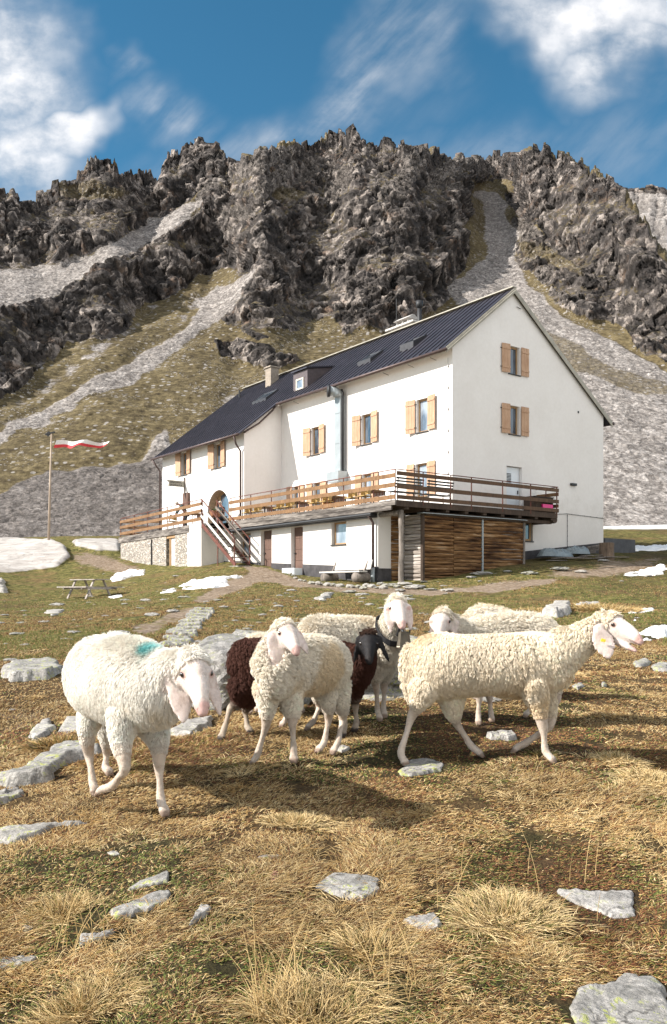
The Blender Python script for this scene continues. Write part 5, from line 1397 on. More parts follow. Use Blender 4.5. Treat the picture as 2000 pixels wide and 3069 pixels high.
# picnic table on the meadow at the left
pt = GH(208, 1386); pt = Vector(((208 * Q - 1000) / F * 36.5, 36.5, 0)); pt.z = gz(pt.x, pt.y)
pic = thing('picnic_table', 'bleached wooden picnic table with attached benches on the left meadow', 'picnic table', pt, None)
ax_ = Vector((0.74, -0.67, 0)).normalized(); ay_ = Vector((-ax_.y, ax_.x, 0))
def PT(x, y, z): return pt + ax_ * x + ay_ * y + Vector((0, 0, z))
M_PIC = wood('picnic_table_wood', (0.17, 0.13, 0.105), (0.50, 0.45, 0.41), axis='iso')
m_ = MB()
for k in range(5): m_.box((-.95, -.38 + k * .155, .76), (1.0, -.38 + k * .155 + .14, .80), PT)
m_.build('tabletop', M_PIC, pic)
for y in (-.88, .62):
    m_ = MB(); m_.box((-1.15, y, .44), (1.15, y + .27, .485), PT); m_.build('seat', M_PIC, pic)
for x in (-.72, .72):
    for q in (-1, 1):
        m_ = MB(); m_.bar(PT(x, q * .22, .76), PT(x, q * .62, -.05), .05, .11, up=ax_); m_.build('leg', M_PIC, pic)
    m_ = MB(); m_.bar(PT(x + .05, -.85, .41), PT(x + .05, .85, .41), .05, .09); m_.build('cross_beam', M_PIC, pic)

# flag pole and streamer
fb = P(113, 1256, 62); ft = P(120, 1008, 62)
fb.z = gz(fb.x, fb.y)
fp = thing('flagpole', 'tall thin pale wooden flagpole left of the hut', 'flagpole', fb)
m_ = MB(); m_.tube([fb - Vector((0, 0, .3)), fb.lerp(ft, .5), ft], [.10, .08, .055], 8); m_.build('pole', wood('flagpole_wood', (.30, .22, .16), (.52, .42, .33)), fp, smooth=True)
m_ = MB(); m_.bar(ft + Vector((-.45, 0, -.05)), ft + Vector((.25, 0, .12)), .12, .10); m_.bar(ft + Vector((-.35, 0, -.12)), ft + Vector((-.1, 0, .1)), .1, .25); m_.build('pulley_arm', M_BLACK, fp)
f_a = P(128, 1034, 62)
n = 40; ln_ = 122 * Q / F * 62; R1 = []
cols = []
for k in range(n + 1):
    u = k / n; y = .35 * sin(u * 9) * (.2 + u); zt = .06 * sin(u * 14) - .10 * u + .16; hh = .46 - .2 * u + .04 * sin(u * 23)
    x = u * ln_
    top = f_a + Vector((x + .12, y, zt + .17)); bot = f_a + Vector((x - .1, y + .15 * sin(u * 11), zt - hh + .1))
    R1.append((top, top.lerp(bot, .58), bot))
fl = MB(); fl.add([p_ for r_ in R1 for p_ in r_], [(k * 3, k * 3 + 1, k * 3 + 4, k * 3 + 3) for k in range(n)] + [(k * 3 + 1, k * 3 + 2, k * 3 + 5, k * 3 + 4) for k in range(n)])
fl.mi = [0] * n + [1] * n
fo = fl.build('flag', [simple('white_flag_cloth', (.75, .72, .70), .9, var=.1, bump=.2), simple('red_flag_cloth', (.62, .05, .06), .9, var=.1, bump=.2)], loc=f_a)
tag(fo, 'long red and white flag streaming out to the right of the flagpole', 'flag')
so = fo.modifiers.new('s', 'SOLIDIFY'); so.thickness = .012
m_ = MB(); m_.tube([ft + Vector((.1, 0, .02)), f_a + Vector((0.1, 0, .25))], .012, 4); m_.build('halyard', M_BLACK, fp)

# wood pile under a tarpaulin, chopping block, planks by the gable wall
def fold_sheet(name, c, lx, ly, h, mat, label, seed, cat='tarpaulin', n=44):
    u = np.linspace(-1, 1, n); X, Y_ = np.meshgrid(u, u)
    q = np.stack([X * 1.6, Y_ * 1.6, X * 0 + seed], -1)
    e = np.clip(1 - (np.abs(X) ** 3 + np.abs(Y_) ** 3), 0, 1) ** .45
    z = e * (h * (0.72 + 0.5 * fbm(q, 3, seed=seed)) ) + fbm(q * 2.2, 5, seed=seed + 3, ridged=True, gain=.6) * .22 * e
    wx = X * lx * (1 + .10 * fbm(q * 1.3, 3, seed=seed + 7)); wy = Y_ * ly
    W_ = np.stack([wx, wy, z], -1).reshape(-1, 3)
    ax2 = HV; ay2 = HU
    W_ = np.stack([ax2.x * W_[:, 0] + ay2.x * W_[:, 1], ax2.y * W_[:, 0] + ay2.y * W_[:, 1], W_[:, 2]], -1).reshape(n, n, 3)
    o = grid_mesh(name, W_, mat); o.location = c
    return tag(o, label, cat)
def gp(a, b, dz=0.0):
    p_ = H(a, b, 0); p_.z = gz(p_.x, p_.y) + dz
    return p_
M_TARP = simple('grey_blue_tarp', (0.20, 0.235, 0.25), .45, var=.25, scale=3, bump=.4, bd=.02)
fold_sheet('tarpaulin', gp(-.75, 6.05, .10), 1.1, .45, .30, M_TARP, 'crumpled blue-grey tarpaulin over firewood at the foot of the gable wall, left heap', 3)
fold_sheet('tarpaulin', gp(-.75, 7.7, .15), .75, .40, .34, M_TARP, 'crumpled blue-grey tarpaulin over firewood at the foot of the gable wall, right heap', 8)
r_ = random.Random(4)
for k in range(9):
    a = -1.4 - r_.random() * .5; b = 5.2 + k * .5; L_ = r_.uniform(1.2, 2.2)
    c0 = gp(a, b, .05 + .035 * (k % 3)); d2 = (HV + HU * r_.uniform(-.15, .15)).normalized()
    m_ = MB(); m_.bar(c0 - d2 * L_ / 2, c0 + d2 * L_ / 2 + Vector((0, 0, r_.uniform(.0, .12))), .15, .035)
    tag(m_.build('plank', M_GREYW, loc=c0), ['loose grey plank lying on the ground below the blue-grey tarpaulins'][0], 'plank', 'loose planks by the gable wall')
sp = GH(1400, 1297); sp = gp(-1.5, 9.0)
m_ = MB(); 
rings = []
for k, (z, r0) in enumerate(((-.1, .40), (.12, .36), (.5, .345), (.72, .35), (.76, .33))):
    rings.append([sp + Vector((cos(q * 2 * pi / 14) * r0 * (1 + .06 * sin(q * 2.3 + k)), sin(q * 2 * pi / 14) * r0 * (1 + .06 * cos(q * 3.1)), z)) for q in range(14)])
m_.loft(rings); tag(m_.build('chopping_block', wood('stump_wood', (.06, .04, .028), (.27, .19, .13), axis='z'), loc=sp, smooth=False), 'upright brown tree stump chopping block right of the tarpaulins', 'stump')
for k in range(4):
    c0 = gp(-.55, 8.15 + k * .22, .10 + k * .09)
    m_ = MB(); m_.bar(c0, c0 + HV * 1.2 + Vector((0, 0, .16)), .12, .12); tag(m_.build('timber_beam', M_GREYW, loc=c0), 'squared timber stacked between the right tarpaulin and the stump', 'timber', 'timbers stacked by the stump')
m_ = MB(); c0 = P(1428, 1275, 50); c0.z = gz(c0.x, c0.y)
m_.box((-.0, 10.95, 1.6), (.25, 13.6, 2.72), H); tag(m_.build('concrete_trough', simple('dark_concrete', (0.085, 0.085, 0.09), .9, scale=3), loc=H(0, 12, 2)), 'low dark concrete block beyond the right end of the hut', 'trough')
# ------------------------------------------------------------------ the sheep
def skinmat(name):
    t = material(name, rough=0.75, spec=0.25)
    ob = t.obj()
    c = t.attr('tint')
    n = t.noise(ob, 38, 5, .7)
    t.put(t.b.inputs['Base Color'], t.mix(1.0, c, t.ramp(t.math('ADD', t.math('MULTIPLY', n, .5), t.math('MULTIPLY', t.noise(ob, 9, 5, .65), .5)), [(0.36, (0.66, 0.60, 0.55)), (0.52, (0.93, 0.91, 0.89)), (0.64, (1.0, 1.0, 1.0))]), 'MULTIPLY'))
    t.put(t.b.inputs['Normal'], t.bump(t.noise(ob, 120, 4, .7), 0.25, 0.004))
    t.b.inputs['Subsurface Weight'].default_value = 0.06; t.b.inputs['Subsurface Radius'].default_value = (0.02, 0.008, 0.005)
    return t.m
M_HIDE = skinmat('sheep_hide')
def woolmat(name, rough=.8):
    t = material(name, rough=rough, spec=0.15)
    c = t.attr('tint')
    t.put(t.b.inputs['Base Color'], c)
    return t.m
M_WOOL = woolmat('sheep_wool')
M_EYE = simple('sheep_eye', (0.03, 0.02, 0.015), .15, var=.2, bump=0, spec=.8)

def ering(c, d, up, rl, rv, n=20):
    d = d.normalized(); s = d.cross(up).normalized(); u = s.cross(d).normalized()
    return [c + s * cos(2 * pi * k / n) * rl + u * sin(2 * pi * k / n) * rv for k in range(n)]
class Body:
    def __init__(s): s.mb = MB(); s.tags = []   # tag = (kind, wool length, r, g, b)
    def loft(s, pts, rl, rv, tagf, up=Vector((0, 0, 1)), caps=(True, True), n=20, sub=3):
        """smooth loft through points, rounded ends"""
        pts = [Vector(p) for p in pts]; m = len(pts)
        def cr(vals, t_):
            i = min(int(t_), m - 2); f = t_ - i
            p0, p1, p2, p3 = vals[max(i - 1, 0)], vals[i], vals[i + 1], vals[min(i + 2, m - 1)]
            return 0.5 * ((2 * p1) + (p2 - p0) * f + (2 * p0 - 5 * p1 + 4 * p2 - p3) * f * f + (3 * p1 - p0 - 3 * p2 + p3) * f ** 3)
        ts = [k / sub for k in range((m - 1) * sub + 1)]
        C_ = [cr(pts, t_) for t_ in ts]; A_ = [max(.004, cr(rl, t_)) for t_ in ts]; B_ = [max(.004, cr(rv, t_)) for t_ in ts]
        rings = []; info = []
        for i, c in enumerate(C_):
            d = C_[min(i + 1, len(C_) - 1)] - C_[max(i - 1, 0)]
            if i == 0 and caps[0]:
                for q in (1.0, .8, .45): 
                    k_ = sqrt(max(0, 1 - q * q * .98)); rings.append(ering(c - d.normalized() * min(A_[0], B_[0]) * q, d, up, A_[0] * k_, B_[0] * k_, n)); info.append(ts[i])
            rings.append(ering(c, d, up, A_[i], B_[i], n)); info.append(ts[i])
            if i == len(C_) - 1 and caps[1]:
                for q in (.45, .8, 1.0):
                    k_ = sqrt(max(0, 1 - q * q * .98)); rings.append(ering(c + d.normalized() * min(A_[i], B_[i]) * q, d, up, A_[i] * k_, B_[i] * k_, n)); info.append(ts[i])
        s.mb.loft(rings)
        for r_, t_ in zip(rings, info):
            for k, p in enumerate(r_): s.tags.append(tagf(t_, 2 * pi * k / n, p))
def W(c, l): return (0, l) + tuple(c)
def S(c): return (1, 0.0) + tuple(c)

def sheep(name, label, trunk, neck, head, ears, legs, wool, face=(0.74, 0.65, 0.595), legc=(0.62, 0.525, 0.44), earc=(0.74, 0.63, 0.58), nose=(0.68, 0.46, 0.42), hoofc=(0.30, 0.22, 0.17),
          wlen=0.04, nstr=24000, vox=0.010, mark=None, mouth=False, group='white sheep', headup=(0, 0, 1), droop=0.55, wavy=1.0, cap_col=None, darkleg=None, seed=1, tail=None, conv=.25, leg_r=1.0, jaw=None, capw=1.0, srad=1.0):
    B = Body(); shr = 0.85 * wlen
    tp_ = [P(*q[:3]) for q in trunk]; 
    root = thing(name, label, 'sheep', Vector((tp_[len(tp_) // 2].x, tp_[len(tp_) // 2].y, gz(tp_[len(tp_) // 2].x, tp_[len(tp_) // 2].y))), group)
    wl = wool
    B.loft(tp_, [q[3] * .97 - shr for q in trunk], [q[4] - shr for q in trunk], lambda t_, a, p: W(wl, wlen), n=26)
    npts = [P(*q[:3]) for q in neck]
    B.loft(npts, [q[3] - shr * .7 for q in neck], [q[4] - shr * .7 for q in neck], lambda t_, a, p: W(wl, wlen * (1.0 if t_ < 1.2 else .8)), caps=(True, True), n=22)
    # head
    poll = P(*head[0]); tip = P(*head[1]); hx = (tip - poll); HL = hx.length; hx.normalize(); k_ = HL / .325
    hup = Vector(headup); hy = hup.cross(hx).normalized(); hz = hx.cross(hy)
    def HP(x, y, z): return poll + (hx * x + hy * y + hz * z) * k_
    rings = [(-.03, -.005, .066, .078), (.02, .0, .078, .092), (.07, .002, .078, .096), (.115, .004, .070, .090), (.16, .010, .055, .076), (.205, .013, .046, .064), (.25, .008, .040, .052), (.285, .0, .037, .043), (.312, -.008, .028, .030)]
    cc = cap_col or wl
    def htag(t_, a, p):
        x = (p - poll).dot(hx) / k_; z = (p - poll).dot(hz) / k_; y = abs((p - poll).dot(hy) / k_)
        if x < .055 * capw and z > -.05 or x < .0: return W(cc, wlen * .75)
        if x > .286 and z > -.022: return S(nose)
        if x > .285: return S(tuple(.5 * (a_ + b_) for a_, b_ in zip(nose, face)))
        return S(face)
    B.loft([HP(q[0], 0, q[1]) for q in rings], [q[2] * k_ for q in rings], [q[3] * k_ for q in rings], htag, up=hz, n=20)
    # brow, cheek and nostril volume
    for sg_ in (-1, 1):
        B.mb.ball(HP(.092, sg_ * .060, .040), .024 * k_, 8, 6); B.tags += [S(face)] * (9 * 7 - 7 * 1) if False else [S(face)] * (8 * 7)
        B.mb.ball(HP(.06, sg_ * .052, -.040), .042 * k_, 8, 6); B.tags += [S(face)] * (8 * 7)
        B.mb.ball(HP(.297, sg_ * .020, .006), .015 * k_, 8, 6); B.tags += [S(nose)] * (8 * 7)
    # ears: base, tip (display), optional flat direction
    for (b_, t__, wd, fd) in ears:
        eb, et = P(*b_), P(*t__); mid = eb.lerp(et, .5); fdv = Vector(fd).normalized()
        L_ = (et - eb); mid1 = eb + L_ * .35; mid2 = eb + L_ * .7
        pts = [poll.lerp(eb, .55), eb, mid1, mid2, et]
        th = .009 * k_
        d_ = L_.normalized(); side = d_.cross(fdv).normalized(); up_ = side.cross(d_)
        B.loft(pts, [.022, .032, wd * .5, wd * .44, wd * .14], [.020, .018, th, th, th * .8], lambda t_, a, p: S(earc if t_ > .8 else face), up=up_, n=14)
    # legs
    for (pl_, j) in legs:
        pts = [P(*q) for q in j]
        if pl_:
            h = pts[-1]; dz = gz(h.x, h.y) + 0.028 - h.z
            pts[-1] = h + Vector((0, 0, dz)); pts[-2] = pts[-2] + Vector((0, 0, dz)); pts[-3] = pts[-3] + Vector((0, 0, dz * .4))
        hind = len(j[0]) > 3
        R_ = [.082, .050, .030, .0215, .026]; R_ = [x * leg_r for x in R_]
        dk = darkleg
        def ltag(t_, a, p):
            if t_ < .80: return W(wl, wlen * (1 - .35 * max(0, t_)))
            if t_ < 1.05: return W(wl, wlen * .5)
            if t_ < 1.35: return W(tuple(.5 * (x_ + y_) for x_, y_ in zip(wl, legc)), wlen * .28)
            c = legc
            if dk and t_ < 2.0: c = dk
            return S(c)
        # rings slightly denser at the joints: shank narrows between hock and fetlock
        q = pts[2].lerp(pts[3], .45); 
        B.loft([pts[0], pts[1], pts[2], q, pts[3], pts[4] + Vector((0, 0, .012))], [R_[0], R_[1], R_[2] * .95, R_[3] * .82, R_[3] * 1.12, R_[4] * .8], [R_[0] * 1.15, R_[1] * 1.15, R_[2] * 1.12, R_[3] * .95, R_[3] * 1.2, R_[4] * .85],
               lambda t_, a, p: ltag(t_ if t_ < 2 else t_ + .01, a, p), up=Vector((0.2, -0.9, 0.1)), n=12)
        # cloven hoof
        d_ = (pts[4] - pts[3]); fwd = Vector((d_.x, d_.y, 0)); 
        fwd = fwd.normalized() if fwd.length > .004 else Vector((0, -1, 0))
        if not pl_: fwd = d_.normalized()
        sd_ = fwd.cross(Vector((0, 0, 1))).normalized()
        dn = Vector((0, 0, -1)) if pl_ else fwd * .4 + Vector((0, 0, -.6))
        for q in (-1, 1):
            a0 = pts[4] + sd_ * q * .013 + Vector((0, 0, .014)); a1 = a0 + fwd * .030 + dn * .030
            B.loft([a0, a0.lerp(a1, .5), a1], [.015, .016, .011], [.018, .017, .010], lambda t_, a, p: S(legc if t_ < .7 else hoofc), n=8, sub=2)
    if tail:
        pts = [P(*q) for q in tail]; B.loft(pts, [.05, .045, .02], [.05, .045, .02], lambda t_, a, p: W(wl, wlen), n=10)
    if jaw:
        pts = [P(*q) for q in jaw]; B.loft(pts, [.030, .028, .020], [.028, .018, .010], lambda t_, a, p: S(face if t_ < 1.3 else nose), up=hz, n=12)
    # union into one skin
    me = bpy.data.meshes.new('tmp'); me.from_pydata(B.mb.v, [], B.mb.f)
    bm = bmesh.new(); bm.from_mesh(me); bmesh.ops.recalc_face_normals(bm, faces=bm.faces); bm.to_mesh(me); bm.free()
    o = bpy.data.objects.new('tmp', me); COL.objects.link(o)
    r_ = o.modifiers.new('r', 'REMESH'); r_.mode = 'VOXEL'; r_.voxel_size = vox; 
    s_ = o.modifiers.new('s', 'SMOOTH'); s_.factor = .5; s_.iterations = 5
    dg = bpy.context.evaluated_depsgraph_get(); me2 = bpy.data.meshes.new_from_object(o.evaluated_get(dg)); bpy.data.objects.remove(o)
    nv = len(me2.vertices); co = np.zeros(nv * 3, np.float32); me2.vertices.foreach_get('co', co); co = co.reshape(-1, 3)
    kd = kdtree.KDTree(len(B.mb.v))
    for i, v in enumerate(B.mb.v): kd.insert(v, i)
    kd.balance()
    tags = np.array(B.tags, np.float32)
    T_ = np.zeros((nv, 5), np.float32)
    for i in range(nv):
        ns = kd.find_n(co[i], 3); w_ = np.array([1 / (x[2] + .003) for x in ns]); w_ /= w_.sum()
        T_[i] = (tags[[x[1] for x in ns]] * w_[:, None]).sum(0)
    # colours of the hide: eye rims; nostrils and mouth line painted dark in place of depth
    hp = np.stack([(co - np.array(poll)) @ np.array(ax) / k_ for ax in (hx, hy, hz)], -1)
    onhead = (hp[:, 0] > .05) & (hp[:, 0] < .36) & (np.abs(hp[:, 1]) < .10) & (np.abs(hp[:, 2]) < .13)
    def paint(mask, c, k): T_[:, 2:] = np.where((mask * k)[:, None] > 0, T_[:, 2:] * (1 - (mask * k)[:, None]) + np.array(c) * (mask * k)[:, None], T_[:, 2:])
    for sg_ in (-1, 1):
        dd = np.sqrt((hp[:, 0] - .304) ** 2 * 1.5 + (hp[:, 1] - sg_ * .019) ** 2 + (hp[:, 2] - .008) ** 2)
        paint((sstep(dd, .013, .007)) * onhead, (.10, .04, .035) if sum(face) > .5 else (.005, .005, .005), 1.0)
        dd = np.sqrt((hp[:, 0] - .102) ** 2 + (hp[:, 2] - .036) ** 2 * 1.6) + (np.sign(hp[:, 1]) != sg_) * 1.0
        paint(sstep(dd, .030, .016) * onhead, (.55, .33, .28) if sum(face) > .5 else (.02, .015, .012), .8)
    ml = np.abs(hp[:, 2] + .024 + .10 * (hp[:, 0] - .30)); paint(sstep(ml, .006, .002) * onhead * (hp[:, 0] > .245), (.12, .05, .045), .8)
    if mark is not None:
        mp = np.array(P(*mark[0])); dm = np.sqrt((((co - mp) / np.array(mark[1])) ** 2).sum(1)) + .35 * vnoise(co * 22, 5)
        mk = .85 * sstep(dm, 1.1, .3) * (T_[:, 0] < .5)
    else: mk = np.zeros(nv)
    at = me2.attributes.new('tint', 'FLOAT_COLOR', 'POINT'); c4 = np.ones((nv, 4), np.float32); c4[:, :3] = T_[:, 2:]
    wm = (T_[:, 0] < .5)[:, None]; c4[:, :3] = np.where(wm, c4[:, :3] * .85, c4[:, :3]); at.data.foreach_set('color', c4.ravel())
    me2.materials.clear(); me2.materials.append(M_HIDE); me2.polygons.foreach_set('use_smooth', [True] * len(me2.polygons))
    org = np.array(ORI[root.name], np.float32); me2.vertices.foreach_set('co', (co - org).ravel())
    me2.name = 'body'; bo = bpy.data.objects.new('body', me2); COL.objects.link(bo); bo.parent = root; ORI[bo.name] = ORI[root.name]
    # eyes
    for sg_ in (-1, 1):
        m_ = MB(); m_.ball(HP(.100, sg_ * .0700, .037), .0145 * k_, 10, 8)
        m_.build('eye', M_EYE, root, smooth=True)
    # wool: locks of curved strands
    me2.calc_loop_triangles(); nt_ = len(me2.loop_triangles); tri = np.zeros(nt_ * 3, np.int32); me2.loop_triangles.foreach_get('vertices', tri); tri = tri.reshape(-1, 3)
    vn = np.zeros(nv * 3, np.float32); me2.vertices.foreach_get('normal', vn) if hasattr(me2.vertices[0], 'normal') else None; vn = vn.reshape(-1, 3)
    g = np.random.default_rng(seed)
    area = np.linalg.norm(np.cross(co[tri[:, 1]] - co[tri[:, 0]], co[tri[:, 2]] - co[tri[:, 0]]), axis=1)
    def strands(mask_w, n_, lenf, rad0, rad1, kk, clump, colf, drp, wav, nm):
        pr = area * mask_w; pr = pr / pr.sum(); ti = g.choice(nt_, n_, p=pr)
        u = g.random((n_, 2)); fl_ = u.sum(1) > 1; u[fl_] = 1 - u[fl_]; w0 = 1 - u.sum(1)
        bw = np.stack([w0, u[:, 0], u[:, 1]], 1)[..., None]
        rt = (co[tri[ti]] * bw).sum(1); nn = (vn[tri[ti]] * bw).sum(1); nn /= np.linalg.norm(nn, axis=1, keepdims=True) + 1e-6
        tg = (T_[tri[ti]] * bw).sum(1); mkk = (mk[tri[ti]] * bw[..., 0]).sum(1)
        L_ = lenf(tg, rt) * g.uniform(.65, 1.15, n_)
        down = np.array([0, 0, -1.0]); tang = down - nn * (nn @ down)[:, None]
        swirl = np.stack([vnoise(rt * 7 + s, 50 + s) for s in (1, 2, 3)], -1) * .75
        rnd_ = g.normal(size=(n_, 3)) * .25
        d0 = nn + swirl * .45 + rnd_; d0 /= np.linalg.norm(d0, axis=1, keepdims=True)
        d1 = nn * (1 - drp) + tang * drp * 1.3 + swirl * .5; d1 /= np.linalg.norm(d1, axis=1, keepdims=True)
        tip_ = rt + (d0 * .45 + d1 * .75) * L_[:, None]; midp = rt + d0 * L_[:, None] * .5
        if clump:
            nc = max(20, n_ // clump); ci = g.choice(n_, nc, replace=False); k2 = kdtree.KDTree(nc)
            for i, c_ in enumerate(ci): k2.insert(rt[c_], i)
            k2.balance(); own = np.array([ci[k2.find(r__)[1]] for r__ in rt])
            tip_ = tip_ * (1 - conv) + tip_[own] * conv; midp = midp * .85 + midp[own] * .15
        tt = np.linspace(0, 1, kk)[None, :, None]
        pts = rt[:, None] * (1 - tt) ** 2 + 2 * midp[:, None] * tt * (1 - tt) + tip_[:, None] * tt ** 2
        if wav:
            ph = (np.array([hash((int(o_),)) % 628 for o_ in (own if clump else np.arange(n_))]) / 100.0)[:, None]
            sd2 = np.cross(nn, d1 + 1e-3); sd2 /= np.linalg.norm(sd2, axis=1, keepdims=True) + 1e-6
            pts = pts + sd2[:, None] * (np.sin(tt[..., 0] * 8.5 + ph) * tt[..., 0] * .0045 * wav)[..., None] + nn[:, None] * (np.cos(tt[..., 0] * 8.5 + ph) * tt[..., 0] * .003 * wav)[..., None]
        pts[:, 0] -= nn * .003
        rad = (rad0 + (rad1 - rad0) * tt[..., 0] ** 1.5) * g.uniform(.7, 1.3, n_)[:, None]
        cl_ = colf(tg, rt, mkk, own if clump else np.arange(n_))
        curves_obj(nm, pts, rad, M_WOOL, np.clip(cl_, 0.002, .9), parent=root)
    tm = T_[tri].mean(1)
    lv = g.random(200000)
    def wcol(tg, rt, mkk, own):
        b = tg[:, 2:] * (0.90 + .20 * lv[own % 200000])[:, None] * (1 + .10 * vnoise(rt * 6, 7))[:, None]
        dirt = sstep(vnoise(rt * 3.5, 77) + .3 * vnoise(rt * 14, 78), .25, .8) * .75
        b = b * (1 - dirt[:, None]) + b * np.array([.86, .74, .56]) * dirt[:, None]
        b = b * (1 - mkk[:, None]) + np.array([.16, .56, .56]) * mkk[:, None]
        return b
    strands((tm[:, 0] < .5) * (tm[:, 1] > .006), int(nstr * 2.2), lambda tg, rt: np.maximum(tg[:, 1], .012) * .85, .00135 * srad, .0005 * srad, 6, 12, wcol, droop, wavy, 'wool')
    def fcol(tg, rt, mkk, own): return tg[:, 2:] * g.uniform(.85, 1.1, len(rt))[:, None]
    strands((tm[:, 0] >= .5) * 1.0, nstr // 5, lambda tg, rt: .0035 + 0 * rt[:, 0], .0007, .0003, 3, 0, fcol, .85, 0, 'short_hair')
    return root, HP

E_ = (0, -1, 0)
WH = (0.85, 0.80, 0.715); WH2 = (0.84, 0.76, 0.635); WH3 = (0.84, 0.73, 0.57)
ewe1, HP1 = sheep('sheep', 'large white sheep with a turquoise mark on its back, leftmost, walking towards the camera',
  [(222,1565,4.98,.13,.16), (230,1572,4.86,.225,.25), (268,1580,4.62,.255,.265), (322,1592,4.36,.245,.245), (368,1606,4.18,.19,.20)],
  [(372,1598,4.2,.17,.185), (412,1572,4.12,.135,.15), (440,1552,4.08,.10,.105)],
  [(447,1546,4.06), (473,1656,3.84)],
  [((412,1560,4.06), (428,1678,3.98), .125, (.25,-1,.1)), ((486,1562,4.02), (512,1662,3.98), .10, (1,-.55,.1))],
  [(1, ((222,1640,4.76),(203,1695,4.68),(207,1756,4.72),(216,1826,4.63),(220,1846,4.60))),
   (1, ((252,1650,4.98),(252,1706,5.0),(249,1752,5.08),(245,1797,5.05),(252,1808,5.02))),
   (0, ((292,1660,4.24),(282,1722,4.2),(291,1786,4.14),(262,1826,4.26),(238,1840,4.30))),
   (1, ((352,1668,4.40),(369,1722,4.34),(370,1778,4.32),(374,1852,4.28),(381,1880,4.24)))],
  WH, wlen=.045, nstr=42000, vox=.009, mark=((340,1503,4.22), (.07,.15,.07)), seed=11, droop=.8, conv=.15, wavy=.6)
ewe2, HP2 = sheep('sheep', 'young white sheep with curly chest in front of the brown one, head tilted',
  [(776,1556,5.80,.12,.15), (762,1550,5.68,.185,.205), (706,1545,5.42,.20,.20), (654,1556,5.18,.165,.20), (640,1560,5.08,.14,.175)],
  [(643,1545,5.1,.14,.16), (648,1505,5.10,.115,.12), (657,1474,5.10,.085,.09)],
  [(660,1466,5.10), (691,1517,4.89)],
  [((634,1478,5.03), (640,1536,4.98), .095, (.3,-1,.1)), ((692,1474,5.04), (716,1520,5.00), .08, (.8,-.8,.1))],
  [(1, ((622,1605,5.15),(621,1649,5.15),(618,1682,5.17),(600,1737,5.22),(593,1757,5.22))),
   (1, ((672,1605,5.22),(680,1657,5.2),(680,1684,5.18),(683,1743,5.2),(683,1765,5.19))),
   (1, ((755,1595,5.62),(763,1632,5.56),(764,1666,5.62),(754,1716,5.58),(744,1733,5.55))),
   (1, ((785,1595,5.72),(795,1636,5.66),(797,1668,5.72),(786,1716,5.6),(777,1738,5.56)))],
  WH2, wlen=.034, nstr=30000, vox=.009, seed=12, droop=.6, conv=.28, wavy=1.7, leg_r=.95)
ewe3, HP3 = sheep('sheep', 'dark brown shaggy sheep with black face behind the young white one',
  [(556,1555,6.0,.10,.14), (578,1548,6.0,.165,.235), (690,1545,6.05,.18,.215), (790,1548,6.15,.17,.215), (830,1556,6.12,.13,.17)],
  [(822,1562,6.12,.14,.165), (845,1526,6.02,.115,.13), (857,1497,5.96,.08,.09)],
  [(857,1488,5.97), (859,1540,5.76)],
  [((836,1486,5.95), (823,1540,5.90), .055, (.6,-1,.1)), ((879,1484,5.93), (905,1538,5.9), .055, (.6,-1,.2))],
  [(1, ((562,1598,5.98),(554,1630,6.0),(536,1650,6.0),(521,1706,5.9),(516,1724,5.86))),
   (1, ((588,1600,6.1),(576,1634,6.1),(571,1656,6.14),(575,1696,6.1),(580,1706,6.06))),
   (1, ((820,1595,6.2),(824,1619,6.2),(826,1641,6.2),(829,1679,6.18),(826,1692,6.14))),
   (1, ((800,1595,6.1),(802,1619,6.1),(803,1641,6.1),(801,1679,6.08),(798,1697,6.04)))],
  (.085, .036, .026), face=(.022,.020,.021), earc=(.018,.016,.016), nose=(.03,.026,.026), legc=(.42,.35,.28), darkleg=(.06,.04,.03), hoofc=(.05,.04,.035), wlen=.055, nstr=22000, vox=.010, seed=13, droop=.9, conv=.6,
  wavy=1.3, group='dark sheep', cap_col=(.06,.035,.028), capw=.6)
ewe4, HP4 = sheep('sheep', 'white sheep wearing a bell, standing behind the brown one and looking at the camera',
  [(702,1502,6.38,.12,.15), (722,1500,6.4,.185,.235), (790,1496,6.5,.20,.225), (862,1500,6.6,.185,.225), (892,1502,6.5,.14,.18)],
  [(890,1505,6.52,.14,.17), (908,1462,6.42,.118,.125), (920,1422,6.33,.088,.09)],
  [(922,1408,6.32), (936,1457,6.07)],
  [((902,1412,6.25), (909,1471,6.15), .09, (.3,-1,.1)), ((947,1409,6.25), (955,1464,6.15), .085, (.3,-1,.1))],
  [(1, ((878,1545,6.55),(873,1577,6.55),(875,1598,6.55),(878,1650,6.55),(882,1668,6.5))),
   (1, ((895,1545,6.66),(892,1577,6.66),(893,1598,6.66),(892,1645,6.65),(894,1660,6.61))),
   (1, ((735,1572,6.35),(739,1612,6.35),(743,1640,6.4),(728,1672,6.3),(718,1685,6.27))),
   (1, ((684,1570,6.5),(674,1618,6.5),(668,1648,6.52),(663,1672,6.47),(658,1681,6.44)))],
  WH2, wlen=.042, nstr=20000, vox=.011, seed=14, droop=.6, wavy=1.4)
